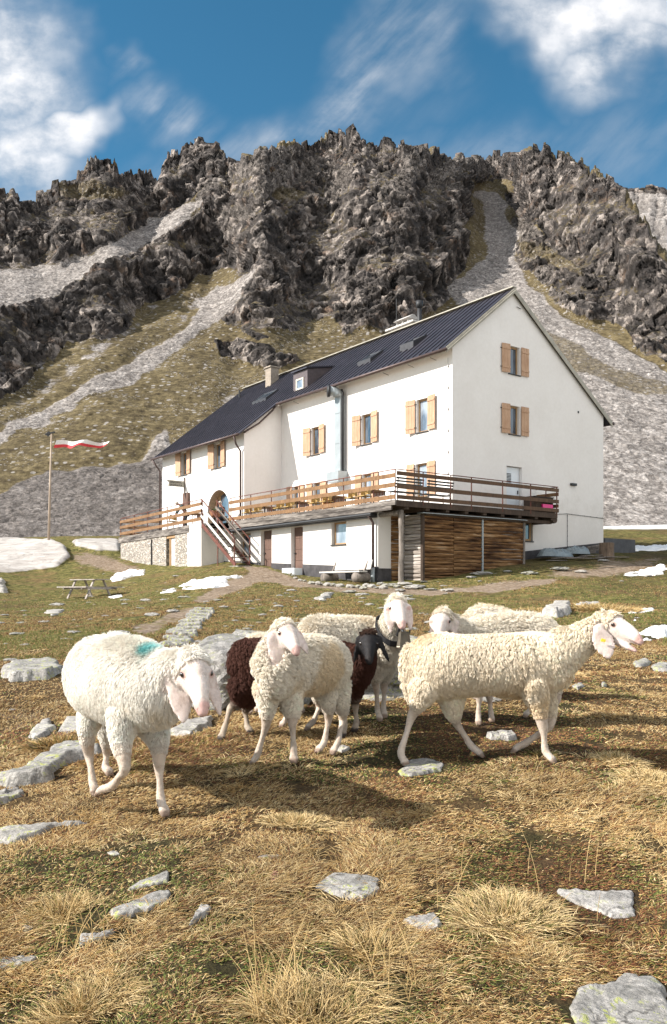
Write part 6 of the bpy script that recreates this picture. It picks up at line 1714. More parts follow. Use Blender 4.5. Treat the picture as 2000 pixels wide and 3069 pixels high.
ewe5, HP5 = sheep('sheep', 'pale sheep almost hidden behind the brown one, only its curly back showing',
  [(570,1532,7.0,.12,.14), (592,1528,7.0,.18,.215), (640,1532,7.0,.19,.21), (690,1538,7.0,.17,.20), (712,1545,6.98,.13,.16)],
  [(705,1550,6.98,.13,.15), (735,1562,6.94,.11,.12), (752,1580,6.9,.085,.09)],
  [(752,1588,6.9), (764,1650,6.85)],
  [((742,1594,6.85), (735,1630,6.83), .05, (.5,-1,.1)), ((768,1590,6.88), (778,1628,6.86), .05, (.6,-1,.1))],
  [(1, ((590,1570,7.0),(588,1600,7.0),(585,1620,7.02),(583,1640,7.0),(582,1650,6.97))), (1, ((600,1570,7.1),(600,1600,7.1),(600,1620,7.12),(598,1640,7.1),(598,1650,7.07))),
   (1, ((692,1575,6.95),(692,1605,6.95),(692,1622,6.95),(692,1645,6.95),(692,1655,6.92))), (1, ((700,1575,7.1),(702,1600,7.1),(702,1618,7.1),(702,1640,7.1),(702,1650,7.07)))],
  WH2, wlen=.04, nstr=8000, vox=.014, seed=15, wavy=1.6)
ewe6, HP6 = sheep('sheep', 'large cream sheep walking right in profile with its mouth open and a yellow ear tag',
  [(972,1562,5.38,.115,.16), (1000,1552,5.36,.20,.235), (1080,1545,5.32,.21,.225), (1165,1542,5.30,.225,.225), (1240,1540,5.26,.205,.23), (1288,1536,5.22,.16,.20)],
  [(1282,1526,5.22,.155,.175), (1338,1498,5.20,.115,.135), (1376,1472,5.18,.095,.11), (1402,1456,5.18,.080,.088)],
  [(1408,1449,5.20), (1492,1491,5.01)],
  [((1392,1462,5.10), (1416,1530,5.03), .15, (.1,-1,.12)), ((1418,1450,5.28), (1432,1500,5.32), .06, (.15,1,.1))],
  [(1, ((986,1604,5.30),(974,1634,5.30),(957,1664,5.32),(932,1744,5.26),(940,1768,5.22))),
   (1, ((1048,1612,5.42),(1054,1656,5.42),(1062,1684,5.46),(1096,1740,5.42),(1113,1758,5.40))),
   (1, ((1240,1585,5.20),(1252,1640,5.2),(1263,1694,5.2),(1268,1748,5.2),(1281,1768,5.17))),
   (0, ((1252,1600,5.40),(1274,1654,5.4),(1277,1688,5.36),(1222,1727,5.42),(1202,1741,5.42)))],
  WH3, wlen=.054, nstr=42000, vox=.009, seed=16, droop=.94, conv=.45, wavy=1.2, tail=[(960,1520,5.38),(950,1570,5.4),(958,1620,5.38)], jaw=[(1436,1490,5.12),(1462,1504,5.08),(1478,1513,5.05)], capw=1.4)
ewe7, HP7 = sheep('sheep', 'woolly white sheep facing the camera directly behind the walking cream one',
  [(1288,1500,6.6,.12,.15), (1258,1490,6.6,.185,.215), (1182,1486,6.6,.20,.225), (1112,1494,6.5,.175,.21), (1088,1500,6.42,.14,.17)],
  [(1095,1495,6.42,.145,.165), (1062,1468,6.36,.115,.12), (1036,1442,6.3,.088,.09)],
  [(1030,1436,6.3), (1018,1490,6.08)],
  [((1006,1440,6.25), (1000,1492,6.2), .055, (.5,-1,.1)), ((1050,1442,6.28), (1060,1492,6.24), .055, (.6,-1,.1))],
  [(1, ((1105,1560,6.4),(1110,1600,6.4),(1114,1622,6.4),(1112,1660,6.4),(1112,1676,6.37))), (1, ((1128,1560,6.55),(1134,1598,6.55),(1138,1618,6.55),(1142,1652,6.55),(1143,1664,6.52))),
   (1, ((1270,1570,6.55),(1290,1600,6.5),(1296,1622,6.5),(1286,1655,6.5),(1284,1666,6.46))), (1, ((1250,1570,6.7),(1252,1600,6.7),(1250,1620,6.72),(1232,1650,6.7),(1224,1660,6.66)))],
  WH2, wlen=.045, nstr=16000, vox=.012, seed=17, wavy=1.6)
ewe8, HP8 = sheep('sheep', 'pale sheep farthest back on the right, only its round back showing above the others',
  [(1092,1456,7.6,.12,.14), (1112,1453,7.6,.18,.205), (1152,1458,7.65,.19,.20), (1215,1478,7.75,.17,.19), (1240,1486,7.75,.13,.16)],
  [(1232,1488,7.75,.13,.15), (1262,1500,7.75,.11,.12), (1282,1515,7.72,.085,.09)],
  [(1284,1520,7.72), (1296,1572,7.66)],
  [((1274,1526,7.68), (1268,1560,7.66), .05, (.5,-1,.1)), ((1298,1524,7.7), (1306,1558,7.68), .05, (.6,-1,.1))],
  [(1, ((1115,1510,7.6),(1113,1540,7.6),(1110,1560,7.62),(1108,1590,7.6),(1107,1605,7.57))), (1, ((1125,1510,7.75),(1125,1540,7.75),(1124,1560,7.77),(1122,1590,7.75),(1122,1600,7.72))),
   (1, ((1222,1520,7.7),(1222,1545,7.7),(1222,1562,7.7),(1222,1592,7.7),(1222,1602,7.67))), (1, ((1232,1520,7.85),(1232,1545,7.85),(1232,1562,7.85),(1232,1590,7.85),(1232,1600,7.82)))],
  WH2, wlen=.04, nstr=8000, vox=.014, seed=18, wavy=1.5)

# bell and collar of the fourth sheep, ear tag of the walking one
cb_ = P(939, 1487, 6.16)
bl = thing('sheep_bell', 'dark metal bell on a broad black collar round the neck of the belled white sheep', 'bell', cb_)
m_ = MB(); 
nc_ = P(914, 1450, 6.40); nd_ = Vector((.12, -.45, 1)).normalized(); a_ = nd_.orthogonal().normalized(); b_ = nd_.cross(a_)
rg = []
for k in range(24):
    an = 2 * pi * k / 24; o_ = a_ * cos(an) + b_ * sin(an); c_ = nc_ + o_ * (.128) + Vector((0, 0, -.10)) * max(0, -o_.y) 
    rg.append([c_ + nd_ * .022, c_ + nd_ * .022 + o_ * .008, c_ - nd_ * .022 + o_ * .008, c_ - nd_ * .022])
m_.loft(rg + [rg[0]], cap=False); m_.build('collar', M_BLACK, bl, smooth=False)
m_ = MB()
def brg(z, w_, d__): return [cb_ + Vector((x * w_, y * d__, z)) for x, y in ((-1, -.6), (-.6, -1), (.6, -1), (1, -.6), (1, .6), (.6, 1), (-.6, 1), (-1, .6))]
m_.loft([brg(.060, .030, .02), brg(.052, .038, .026), brg(-.045, .052, .036), brg(-.052, .055, .038)]); m_.build('bell', simple('bell_metal', (0.10, 0.085, 0.065), .45, metal=.8, var=.4, bump=.2), bl)
m_ = MB(); m_.tube([cb_ + Vector((0, .01, .05)), cb_ + Vector((-.02, .06, .10)), nc_ + Vector((.02, -.13, -.08))], .010, 6); m_.build('strap', M_BLACK, bl)
tg_ = P(1401, 1488, 5.045)
m_ = MB(); m_.prism([tg_ + Vector(q) for q in ((-.013, 0, -.007), (.012, -.004, -.012), (.017, -.006, .004), (-.008, -.002, .012))], (0, -.006, 0))
m_.build('ear_tag', simple('yellow_plastic', (.75, .62, .05), .5, bump=0), ewe6)
# ------------------------------------------------------------------ rocks, snow, steps
def lichen_rock(name, base=(0.33, 0.315, 0.30), lich=0.5, dark=0.4):
    t = material(name, rough=0.92, spec=0.2)
    ob = t.obj()
    n = t.noise(ob, 5, 8, 0.72); n2 = t.noise(t.vmul(ob, (1, 2.2, 1)), 12, 6, 0.7, .8)
    c = t.ramp(t.math('ADD', t.math('MULTIPLY', n, 0.55), t.math('MULTIPLY', n2, 0.45)),
               [(0.34, tuple(x * .22 for x in base)), (0.44, tuple(x * .72 for x in base)), (0.53, tuple(x * 1.3 for x in base)), (0.64, tuple(min(.85, x * 2.1) for x in base))])
    cr_ = t.ss(t.noise(t.vmul(ob, (.6, 2.4, 1)), 3.5, 7, 0.75, 1.2), 0.40, 0.36)
    c = t.mix(t.math('MULTIPLY', cr_, dark), c, (0.05, 0.045, 0.04))
    y = t.math('MULTIPLY', t.ss(t.noise(ob, 19, 6, 0.75), 0.54, 0.58), t.ss(t.noise(ob, 3.2, 3), 0.44, 0.56))
    c0_ = c
    k = t.math('MULTIPLY', t.ss(t.noise(t.vadd(ob, (5, 5, 5)), 11, 6, 0.75), 0.58, 0.63), 0.55)
    c = t.mix(k, c, (0.06, 0.065, 0.05))
    ed = t.vor(t.vadd(t.vmul(ob, (.8, 1.6, 1)), t.vmul(t.noise(ob, 6, 4, color=True), (.25, .25, .25))), 4.0, 'DISTANCE_TO_EDGE')
    c = t.mix(t.math('MULTIPLY', t.ss(ed, .035, .008), t.math('MULTIPLY', t.ss(t.noise(ob, 2.5, 3), .42, .6), .85)), c, (.05, .045, .04))
    c = t.mix(.30, c, t.ramp(t.noise(ob, 55, 5, .8), [(.36, (.05, .05, .048)), (.5, tuple(x * 1.1 for x in base)), (.62, tuple(min(.9, x * 2.0) for x in base))]), 'MIX')
    c = t.mix(t.math('MULTIPLY', y, lich), c, (0.40, 0.42, 0.11))
    t.put(t.b.inputs['Base Color'], c)
    h = t.math('ADD', n2, t.math('MULTIPLY', t.noise(ob, 30, 5, .7), .5))
    t.put(t.b.inputs['Normal'], t.bump(h, 0.9, 0.02))
    return t.m
M_RK = lichen_rock('lichen_rock', (0.29, 0.272, 0.25), .85, .75); M_RKP = lichen_rock('pale_slab_rock', (0.35, 0.325, 0.30), 0.35, 0.75); M_RKB = lichen_rock('boulder_rock', (0.25, 0.235, 0.22), .35, .8)
M_RKPINK = lichen_rock('pink_rock', (0.42, 0.20, 0.17), 0.0, .3)
M_SNOW = simple('old_snow', (0.86, 0.845, 0.83), .55, var=.06, scale=6, bump=.7, bd=.03)
ROCKS = []     # footprints, kept free of grass: centre x, y, radius
def polydist(x, y, poly):
    d = np.full(x.shape, 1e9)
    for k in range(len(poly)):
        x0, y0 = poly[k]; x1, y1 = poly[(k + 1) % len(poly)]
        dx, dy = x1 - x0, y1 - y0; q = np.clip(((x - x0) * dx + (y - y0) * dy) / (dx * dx + dy * dy + 1e-9), 0, 1)
        d = np.minimum(d, np.hypot(x - x0 - q * dx, y - y0 - q * dy))
    return np.where(inpoly(x, y, poly), d, -d)
def slab(poly_d, h, mat, name, label, cat, group=None, n=70, rough_=.5, seed=1, kind=None, edge=None, poly_w=None, tilt=0.0, wob=1.0):
    hs_ = (.30 if poly_d[0][1] > 1860 else .5) if (poly_d and kind != 'snow') else 1.0
    pw = poly_w or [tuple(GH(*p).xy) for p in poly_d]
    if poly_d and kind != 'snow': a = np.array(pw); a = a.mean(0) + (a - a.mean(0)) * 1.1; pw = [tuple(q_) for q_ in a]
    a = np.array(pw); lo_, hi_ = a.min(0), a.max(0); size = (hi_ - lo_); lo_ -= size * .08 + .02; hi_ += size * .08 + .02
    X, Y_ = np.meshgrid(np.linspace(lo_[0], hi_[0], n), np.linspace(lo_[1], hi_[1], n))
    sc_ = float(np.mean(size)); q = np.stack([X / sc_ * 5, Y_ / sc_ * 5, X * 0 + seed * 3.1], -1)
    wx = X + fbm(q, 4, seed=seed, gain=.6) * .07 * sc_ * wob; wy = Y_ + fbm(q + 40, 4, seed=seed, gain=.6) * .07 * sc_ * wob
    d = polydist(wx, wy, pw)
    zc = np.array([gz(*p) for p in pw]); A_ = np.c_[a, np.ones(len(a))]; pl_, *_ = np.linalg.lstsq(A_, zc, rcond=None)
    g_ = ground_z(X, Y_)
    plane = pl_[0] * X + pl_[1] * Y_ + pl_[2]
    e = edge or min(.06, sc_ * .10)
    cel_ = cell(np.stack([X / sc_ * 3, Y_ / sc_ * 3, X * 0 + seed], -1), seed, True)
    h = h * hs_; top = plane + h + rough_ * h * (fbm(q * .7, 4, seed=seed + 1) + .7 * cel_[3] + .4 * (cel_[2] - .5)) + tilt * (Y_ - a[:, 1].mean()) 
    top = np.maximum(top, g_ + .004) if kind == 'snow' else top
    k = sstep(d, -e * .3, e)
    z = (g_ - .09 - .2 * h) * (1 - k) + top * k
    if kind == 'snow':
        fz = fbm(np.stack([X * 2.3, Y_ * 1.6, X * 0 + seed], -1), 5, seed=seed, gain=.62)
        z = g_ + (h * (.75 + 2.2 * fz) + .02) * k - .05 * (1 - k)
    V_ = np.stack([X, Y_, z], -1); c_ = V_[n // 2, n // 2].copy()
    o = grid_mesh(name, V_ - c_, mat, smooth=True); o.location = c_
    for p_ in range(0): pass
    ROCKS.append((pw, h))
    return tag(o, label, cat, group)
SL = [
 ([(0,1926),(80,1919),(155,1911),(200,1915),(200,1923),(125,1933),(50,1963),(-30,1970),(-30,1928)], .07, 'long flat lichen-covered rock at the left edge below the leading sheep'),
 ([(285,2078),(320,2053),(390,2028),(397,2033),(395,2056),(350,2063)], .035, 'narrow tilted rock, upper of the pair in the lower left foreground'),
 ([(245,2123),(300,2103),(350,2083),(400,2073),(400,2096),(360,2118),(270,2148)], .05, 'grey streaked rock, lower of the pair in the lower left foreground'),
 ([(425,2176),(450,2128),(465,2106),(500,2116),(480,2138),(450,2158)], .05, 'pale wedge-shaped stone right of the pair of streaked rocks'),
 ([(180,2208),(187,2181),(220,2171),(275,2168),(260,2183),(215,2198)], .045, 'cracked pale stone in the grass near the lower left corner'),
 ([(32,2176),(60,2156),(82,2163),(60,2176)], .03, 'small stone at the left edge beside the cracked pale stone'),
 ([(-20,2236),(60,2228),(100,2228),(70,2243),(0,2262),(-20,2262)], .04, 'dark low rock at the left edge above the corner tussock'),
 ([(247,1984),(270,1981),(282,1990),(262,1992)], .02, 'tiny pale stone in the brown grass below the leading sheep'),
 ([(580,2003),(615,1993),(660,1991),(645,1999),(600,2004)], .02, 'thin flat stone in the straw-coloured grass at the centre'),
 ([(720,2070),(775,2038),(850,2035),(893,2040),(880,2083),(845,2103),(775,2083)], .05, 'flat rock with yellow-green lichen at the centre of the foreground'),
 ([(930,2153),(948,2138),(990,2136),(1000,2128),(1013,2127),(1030,2153),(1015,2171),(975,2171)], .05, 'small white notched rock right of centre in the foreground'),
 ([(1275,2068),(1350,2071),(1480,2072),(1483,2083),(1485,2133),(1425,2141),(1325,2103)], .035, 'wide pale slab beside the big tussock on the right'),
 ([(1310,2338),(1330,2293),(1400,2288),(1425,2273),(1480,2273),(1490,2256),(1525,2283),(1560,2303),(1600,2430),(1320,2430)], .07, 'large lichen-spotted rock in the bottom right corner'),
 ([(918,1795),(945,1775),(985,1765),(1040,1775),(1030,1795),(960,1808),(930,1806)], .035, 'flat grey rock under the hind hoof of the walking cream sheep'),
 ([(1130,1716),(1150,1706),(1195,1709),(1203,1720),(1185,1724),(1140,1722)], .06, 'small white stone below the belly of the walking cream sheep'),
 ([(-20,1800),(25,1815),(60,1788),(110,1758),(160,1748),(236,1742),(240,1752),(160,1778),(120,1815),(40,1830),(-20,1822)], .14, 'lichen-covered low boulder left of the leading sheep hooves'),
 ([(-20,1852),(50,1843),(60,1850),(0,1876),(-20,1876)], .07, 'grey rock at the left edge below the lichen-covered boulder'),
 ([(5,1568),(25,1550),(80,1543),(125,1548),(150,1562),(110,1580),(20,1586)], .18, 'grey rock at the left edge level with the leading sheep back'),
 ([(60,1712),(85,1685),(120,1672),(135,1690),(110,1715),(70,1728)], .06, 'pinkish flat stone on the bare bank at the left'),
 ([(132,1700),(150,1676),(205,1664),(240,1672),(200,1698)], .06, 'white flat stone on the bank directly behind the leading sheep'),
 ([(386,1708),(427,1684),(503,1668),(500,1688),(449,1712)], .08, 'white slab showing right of the leading sheep head'),
 ([(780,1742),(805,1738),(815,1745),(800,1753),(780,1750)], .04, 'small greenish stone under the hind hoof of the young white sheep'),
 ([(1468,1543),(1500,1534),(1520,1541),(1500,1553),(1475,1553)], .07, 'grey stone below the mouth of the walking cream sheep'),
 ([(1508,1552),(1530,1543),(1560,1550),(1560,1565),(1520,1563)], .08, 'broken grey stones at the right edge behind the walking sheep head'),
 ([(1326,1598),(1350,1592),(1362,1598),(1345,1606)], .05, 'small stone below the neck of the walking cream sheep'),
 ([(1395,1592),(1410,1590),(1415,1596),(1400,1600)], .05, 'tiny grey stone right of the walking cream sheep'),
 ([(100,1424),(125,1417),(148,1419),(140,1428),(115,1431)], .08, 'flat pale stone on the meadow below the picnic table'),
 ([(735,1392),(760,1378),(775,1380),(765,1390),(750,1396)], .12, 'pale pointed stone on the slope below the cellar doors'),
 ([(1265,1432),(1285,1412),(1318,1412),(1325,1425),(1300,1437)], .35, 'dark sided boulder behind the woolly white sheep'),
 ([(1335,1415),(1345,1407),(1395,1405),(1390,1412)], .18, 'long white stone behind the neck of the walking sheep'),
 ([(590,1640),(598,1618),(612,1612),(620,1650),(615,1672),(600,1668)], .13, 'small upright lichened stone beside the brown sheep hind leg'),
 ([(-10,1375),(-5,1345),(8,1352),(16,1368),(8,1378)], .3, 'pale rock at the left edge level with the picnic table'),
]
for k, (poly, h, lab) in enumerate(SL):
    slab(poly, h, M_RKP if ('white' in lab or 'pale' in lab or 'pink' in lab) else M_RK, 'rock', lab, 'rock', None, n=80 if poly[0][1] > 1700 else 44, seed=k + 3)
slab([(627,2046),(633,2032),(648,2030),(655,2044),(645,2056),(632,2056)], .035, M_RKPINK, 'rock', 'small reddish stone in the foreground grass', 'rock', seed=51, n=40)

# the big boulder behind the flock
def rock_mesh(name, seed, sub=5, fr=1.6, flat=.6, amp=.22):
    bm = bmesh.new(); bmesh.ops.create_icosphere(bm, subdivisions=sub, radius=1)
    co = np.array([v.co[:] for v in bm.verts])
    c1 = cell(co * fr + seed * 7.3, seed, True); c2 = cell(co * fr * 2.6 + seed * 3.3, seed + 2, True)
    if name == 'boulder': co = co / (np.abs(co) ** 3.2).sum(1)[:, None] ** (1 / 3.2)
    r = 1 + amp * (c1[3] * 1.3 + (c1[2] - .5)) + amp * .35 * c2[3] + .05 * fbm(co * 5, 4, seed=seed)
    co = co * r[:, None]; co[:, 2] = np.sign(co[:, 2]) * np.abs(co[:, 2]) ** 1.0 * flat
    for v, c in zip(bm.verts, co): v.co = c
    me = bpy.data.meshes.new(name); bm.to_mesh(me); bm.free()
    return me
c = GH(560, 1655); c = P(560, 1655, 8.3)
def boulder(dx0, dx1, dytop, dybot, Y, label, seed, mat=M_RKB, dep=.5, fr=1.5, amp=.2):
    cx = ((dx0 + dx1) / 2 * Q - 1000) / F * Y; g_ = gz(cx, Y); w_ = (dx1 - dx0) * Q / F * Y / 2
    top = (HY - dytop * Q) / F * Y; hh = (top - g_)
    me = rock_mesh('boulder', seed, 5, fr, 1.0, amp); me.materials.append(mat)
    o = bpy.data.objects.new('boulder', me); COL.objects.link(o); o.location = (cx, Y, g_ + hh * .25); o.scale = (w_ * 1.0, dep, hh * .72)
    return tag(o, label, 'boulder')
boulder(425, 720, 1478, 1655, 8.2, 'big grey boulder behind the brown sheep rump, with a dark crack', 5, dep=.9, fr=1.3, amp=.16)
boulder(600, 985, 1470, 1650, 8.6, 'greenish lichened boulder showing between the belled and the walking sheep', 8, mat=M_RK, dep=.9, fr=1.3, amp=.2)

# scattered stones of the meadow
var = []
for k in range(7):
    me = rock_mesh('stone', k + 20, 3, 1.5, .42 + .05 * (k % 3), .24); me.materials.append(M_RKP if k % 3 else M_RK); var.append(me)
def stone(x, y, r, k, label='pale stone lying in the turf between the hut and the flock', group='stones scattered over the meadow', name='stone', sz=(1, 1, 1), rz=None, dz=0.0, mat=None):
    o = bpy.data.objects.new(name, var[k % 7]); COL.objects.link(o)
    o.location = (x, y, gz(x, y) + r * .06 + dz); o.scale = (r * sz[0], r * sz[1], r * sz[2] * (.55 if name == 'stone' else 1)); o.rotation_euler = (0, 0, RND.uniform(0, 6.28) if rz is None else rz)
    return tag(o, label, 'stone', group)
occ = []
for dx, dy, wpx in [(25,1535,34),(15,1497,12),(55,1420,14),(170,1472,30),(600,1395,14),(640,1404,12),(575,1405,16),(560,1420,18),(700,1450,30),(480,1400,16),(612,1430,20),
                    (1350,1330,26),(1230,1335,40),(1180,1330,20),(1300,1325,44),(1470,1335,30),(1150,1465,16),(1040,1425,14),(955,1395,20),(290,1405,16),(385,1372,14),
                    (60,1500,24),(30,1650,16),(245,1432,16),(210,1440,12),(330,1415,14),(110,1445,14),(520,1412,22),(650,1385,14),(690,1398,16),(840,1400,16),(900,1395,14)]:
    p_ = GH(dx, dy); stone(p_.x, p_.y, wpx * Q / F * p_.y * .5, RND.randrange(7))
cnt = 0
while cnt < 170:
    iy = RND.uniform(1 / 46, 1 / 7.5); y = 1 / iy; s_ = RND.uniform(-.46, .46); x = s_ * y
    if vnoise(np.array([[x * .22, y * .12, 3.0]]))[0] < RND.uniform(-.5, .5): continue
    dxp = (1000 + F * s_) / Q
    a_ = (Vector((x, y, 0)) - HC).dot(HU); b_ = (Vector((x, y, 0)) - HC).dot(HV)
    if -2.2 < a_ < 28 and b_ > -6: continue
    stone(x, y, (.03 + .10 * RND.random() ** 2.2) * (.7 + y / 26), RND.randrange(7)); cnt += 1

# dry-laid edging along the path and heap at the shed corner
ES = [(702,952),(722,965),(740,985),(775,1000),(810,1005),(865,1022),(915,1028),(985,1036),(1030,1040),(1088,1042),(1160,1050),(1222,1052),(1265,1062),(1290,1045),(1330,1050),(1400,1030),(1420,1058),(1480,1045),(1530,1052)]
for k, (x, y) in enumerate(ES):
    dx, dy = z5(x, y); p_ = GH(dx, dy + 3); r = (30 if k < 5 else 52) / 2.585 / F * p_.y * .62
    stone(p_.x, p_.y, r, k + 2, 'squared pale stone of the edging between path and cellar wall', 'edging stones along the path', 'edging_stone', (1.25, .8, 1.0), math.atan2(HU.y, HU.x), .02)
for k, (dx, dy, wpx) in enumerate([(905,1362,44),(938,1358,40),(965,1366,50),(1000,1370,26),(930,1372,30),(1040,1372,28),(880,1366,22),(985,1352,22),(1120,1335,44),(1095,1342,24)]):
    p_ = GH(dx, dy); stone(p_.x, p_.y - .1, wpx * Q / F * p_.y * .5, k, 'loose flat stone at the foot of the log shed', 'loose stones by the log shed', 'stone', (1.2, .8, .9))

# stone steps up the slope
ST = [(475,1417,48),(470,1424,60),(462,1432,62),(460,1440,58),(446,1447,62),(441,1455,60),(436,1463,70),(424,1471,74),(432,1478,60),(412,1486,66),(420,1494,60),(404,1502,62)]
for k, (dx, dy, wd) in enumerate(ST):
    p_ = GH(dx, dy); w_ = wd * Q / F * p_.y / 2; dd = .17
    pw = [(p_.x - w_, p_.y - dd), (p_.x - w_ * .2, p_.y - dd * 1.1), (p_.x + w_, p_.y - dd * .9), (p_.x + w_ * .95, p_.y + dd), (p_.x - w_ * .9, p_.y + dd)]
    lab = ['flat pale stone step, %s of the flight leading down from the hut' % q for q in ('topmost', 'second from the top', 'third from the top', 'fourth from the top', 'fifth from the top', 'sixth from the top', 'sixth from the bottom', 'fifth from the bottom', 'fourth from the bottom', 'third from the bottom', 'second from the bottom', 'lowest')][k]
    slab(None, .07, M_RK, 'stone_step', lab, 'step', 'stone steps on the slope', n=40, poly_w=pw, seed=k + 70, rough_=.25, edge=.03)

# old snow
SN = [([(430,1368),(440,1352),(480,1345),(520,1342),(550,1338),(545,1350),(520,1360),(480,1368),(445,1372)], .10, 'broad snow patch on the grass below the outdoor staircase'),
      ([(374,1378),(395,1370),(412,1370),(400,1379)], .06, 'small snow patch left of the broad one below the staircase'),
      ([(262,1343),(290,1328),(320,1325),(350,1326),(320,1340),(280,1349)], .10, 'snow patch on the slope behind the picnic table'),
      ([(250,1388),(275,1382),(285,1388),(265,1393)], .05, 'thin snow remnant right of the picnic table'),
      ([(1475,1492),(1500,1478),(1560,1458),(1560,1478),(1510,1492)], .12, 'snow strip at the right edge just beyond the walking sheep nose'),
      ([(1437,1420),(1470,1418),(1525,1417),(1515,1422),(1460,1428)], .06, 'thin upper snow strip above the walking sheep head'),
      ([(1458,1442),(1480,1434),(1492,1436),(1478,1445)], .06, 'small snow remnant right above the walking sheep head'),
      ([(1408,1275),(1450,1270),(1560,1268),(1560,1277),(1450,1280)], .12, 'long snow strip on the grass beyond the hut gable'),
      ([(1440,1338),(1480,1328),(1530,1316),(1560,1318),(1560,1330),(1480,1342)], .08, 'snowy streak on the slope right of the hut'),
      ([(258,1270),(278,1268),(279,1282),(262,1284)], .10, 'bright snow patch touching the stone cellar corner')]
for k, (poly, h, lab) in enumerate(SN):
    slab(poly, h * .6, M_SNOW, 'snow_patch', lab, 'snow patch', None, n=70, seed=k + 90, kind='snow', rough_=.7, edge=.14, wob=3.4)

# ------------------------------------------------------------------ grass
g = np.random.default_rng(99)
t = material('grass_blade', rough=0.7, spec=0.2)
t.put(t.b.inputs['Base Color'], t.attr('tint'))
M_GRASS = t.m
STRAW = np.array([.47, .33, .150]); PALE = np.array([.64, .49, .265]); GOLD = np.array([.40, .245, .090]); BRN = np.array([.19, .080, .038]); MOSS = np.array([.135, .140, .035]); GRN = np.array([.16, .20, .05]); DRK = np.array([.07, .045, .025])
def fields(x, y):
    q = np.stack([x, y, x * 0], -1)
    m = fbm(q * 1.15, 4, seed=31) + .35 * fbm(q * 4, 3, seed=32); r = fbm(q * .9 + np.array([0, 0, 7.0]), 4, seed=33) + .30 * np.exp(-((x - 1.5) / .9) ** 2 - ((y - 3.7) / 1.1) ** 2) + .25 * np.exp(-((x + .5) / .9) ** 2 - ((y - 3.6) / .35) ** 2)
    s_ = fbm(q * 1.7 + 9, 4, seed=35)
    return m, r, s_
def pick(x, y, n):
    m, r, s_ = fields(x, y); near = 1 - sstep(y, 2.6, 4.2)
    j = g.normal(size=n) * .07
    pm = sstep(m + j + .22 * near, .08, .24); pr = sstep(r + g.normal(size=n) * .1, .04, .24)
    u = g.random(n)[:, None]
    c = np.where(u < .36, STRAW, np.where(u < .53, PALE, np.where(u < .70, GOLD, np.where(u < .86, BRN, DRK))))
    u2 = g.random(n)[:, None]
    mc = np.where(u2 < .34, MOSS * 1.15, np.where(u2 < .50, GRN, np.where(u2 < .60, STRAW * .9, np.where(u2 < .78, BRN, np.where(u2 < .76, np.array([.36, .35, .28]), DRK * .8)))))
    rc = np.where(u2 < .45, BRN, np.where(u2 < .65, DRK, np.where(u2 < .85, GOLD * .8, MOSS)))
    c = np.where((g.random(n) < pm * .80)[:, None], mc, c); c = np.where((g.random(n) < pr * .85)[:, None], rc, c)
    return c * g.uniform(.75, 1.2, n)[:, None] * (1 + .25 * vnoise(np.stack([x * 2.2, y * 2.2, x * 0], -1), 5))[:, None], pm, s_
def blades(x, y, L_, lean, r0, kk=5, z0=None, droop=.5, az=None, seedd=0):
    n = len(x); z = ground_z(x, y) if z0 is None else z0
    a = g.uniform(0, 2 * pi, n) if az is None else az
    d = np.stack([np.cos(a), np.sin(a), 0 * a], -1)
    tt = np.linspace(0, 1, kk)[None, :]
    lean = np.maximum(lean, .02); hor = (lean[:, None] * (tt * .35 + tt ** 2 * .65)) * L_[:, None]
    ver = (tt - droop * (lean[:, None] ** .8) * tt ** 2 * .62) * L_[:, None] * np.sqrt(np.maximum(.1, 1 - .5 * np.minimum(lean, 1.2)))[:, None]
    pts = np.stack([x, y, z], -1)[:, None, :] + d[:, None, :] * hor[..., None]
    pts[..., 2] += ver - .006
    rad = r0[:, None] * (1 - tt) ** .6 + .0002
    return pts, rad
def clear(x, y):
    ok_ = np.ones(len(x), bool)
    for pw, h in ROCKS:
        a = np.array(pw); lo_, hi_ = a.min(0) - .02, a.max(0) + .02
        m_ = (x > lo_[0]) & (x < hi_[0]) & (y > lo_[1]) & (y < hi_[1])
        if m_.any():
            idx = np.where(m_)[0]; ok_[idx[polydist(x[idx], y[idx], pw) > .004 + .012 * g.random(len(idx))]] = False
    return ok_
def pathmask(x, y):
    zz = ground_z(x, y); dx = (1000 + F * x / y) / Q; dy = (HY - F * zz / y) / Q
    iy = np.searchsorted(_ry, y); ix = np.argmin(np.abs(_cs[None, :] - (x / (np.sqrt(y ** 2 + .04) * .80 + .9))[:, None]), 1) if False else np.searchsorted(_cs, x / (np.sqrt(y ** 2 + .04) * .80 + .9))
    iy = np.clip(iy, 0, len(_ry) - 1); ix = np.clip(ix, 0, len(_cs) - 1)
    return np.maximum(path[iy, ix], _slab[iy, ix]), green[iy, ix]
# matted turf close by
N = 760000
y = np.concatenate([1 / g.uniform(1 / 14.0, 1 / 1.9, N * 2 // 3), np.exp(g.uniform(math.log(1.9), math.log(14), N // 3))]); x = g.uniform(-1, 1, len(y)) * (.47 * y + .38)
cl_, pm, sv = pick(x, y, len(y))
_dn = fbm(np.stack([x * 5.5, y * 5.5, x * 0], -1), 3, seed=205) + g.normal(size=len(x)) * .12
keep = (_dn > -.32) & clear(x, y) & (pathmask(x, y)[0] < .45 + .3 * g.random(len(y))); x, y, cl_, pm, sv = x[keep], y[keep], cl_[keep], pm[keep], sv[keep]
n = len(x)
L_ = g.uniform(.012, .038, n) * (1 + .9 * sstep(sv, -.05, .35) * (1 - pm)) * (1 - .32 * pm)
az = 2.2 * vnoise(np.stack([x * 1.3, y * 1.3, x * 0], -1), 71) + g.normal(size=n) * 1.1 + .3
pts, rad = blades(x, y, L_, g.uniform(.5, 1.5, n), .00034 * np.maximum(y, 2.2) * g.uniform(.7, 1.3, n) * (1 + .9 * pm), 4, az=az)
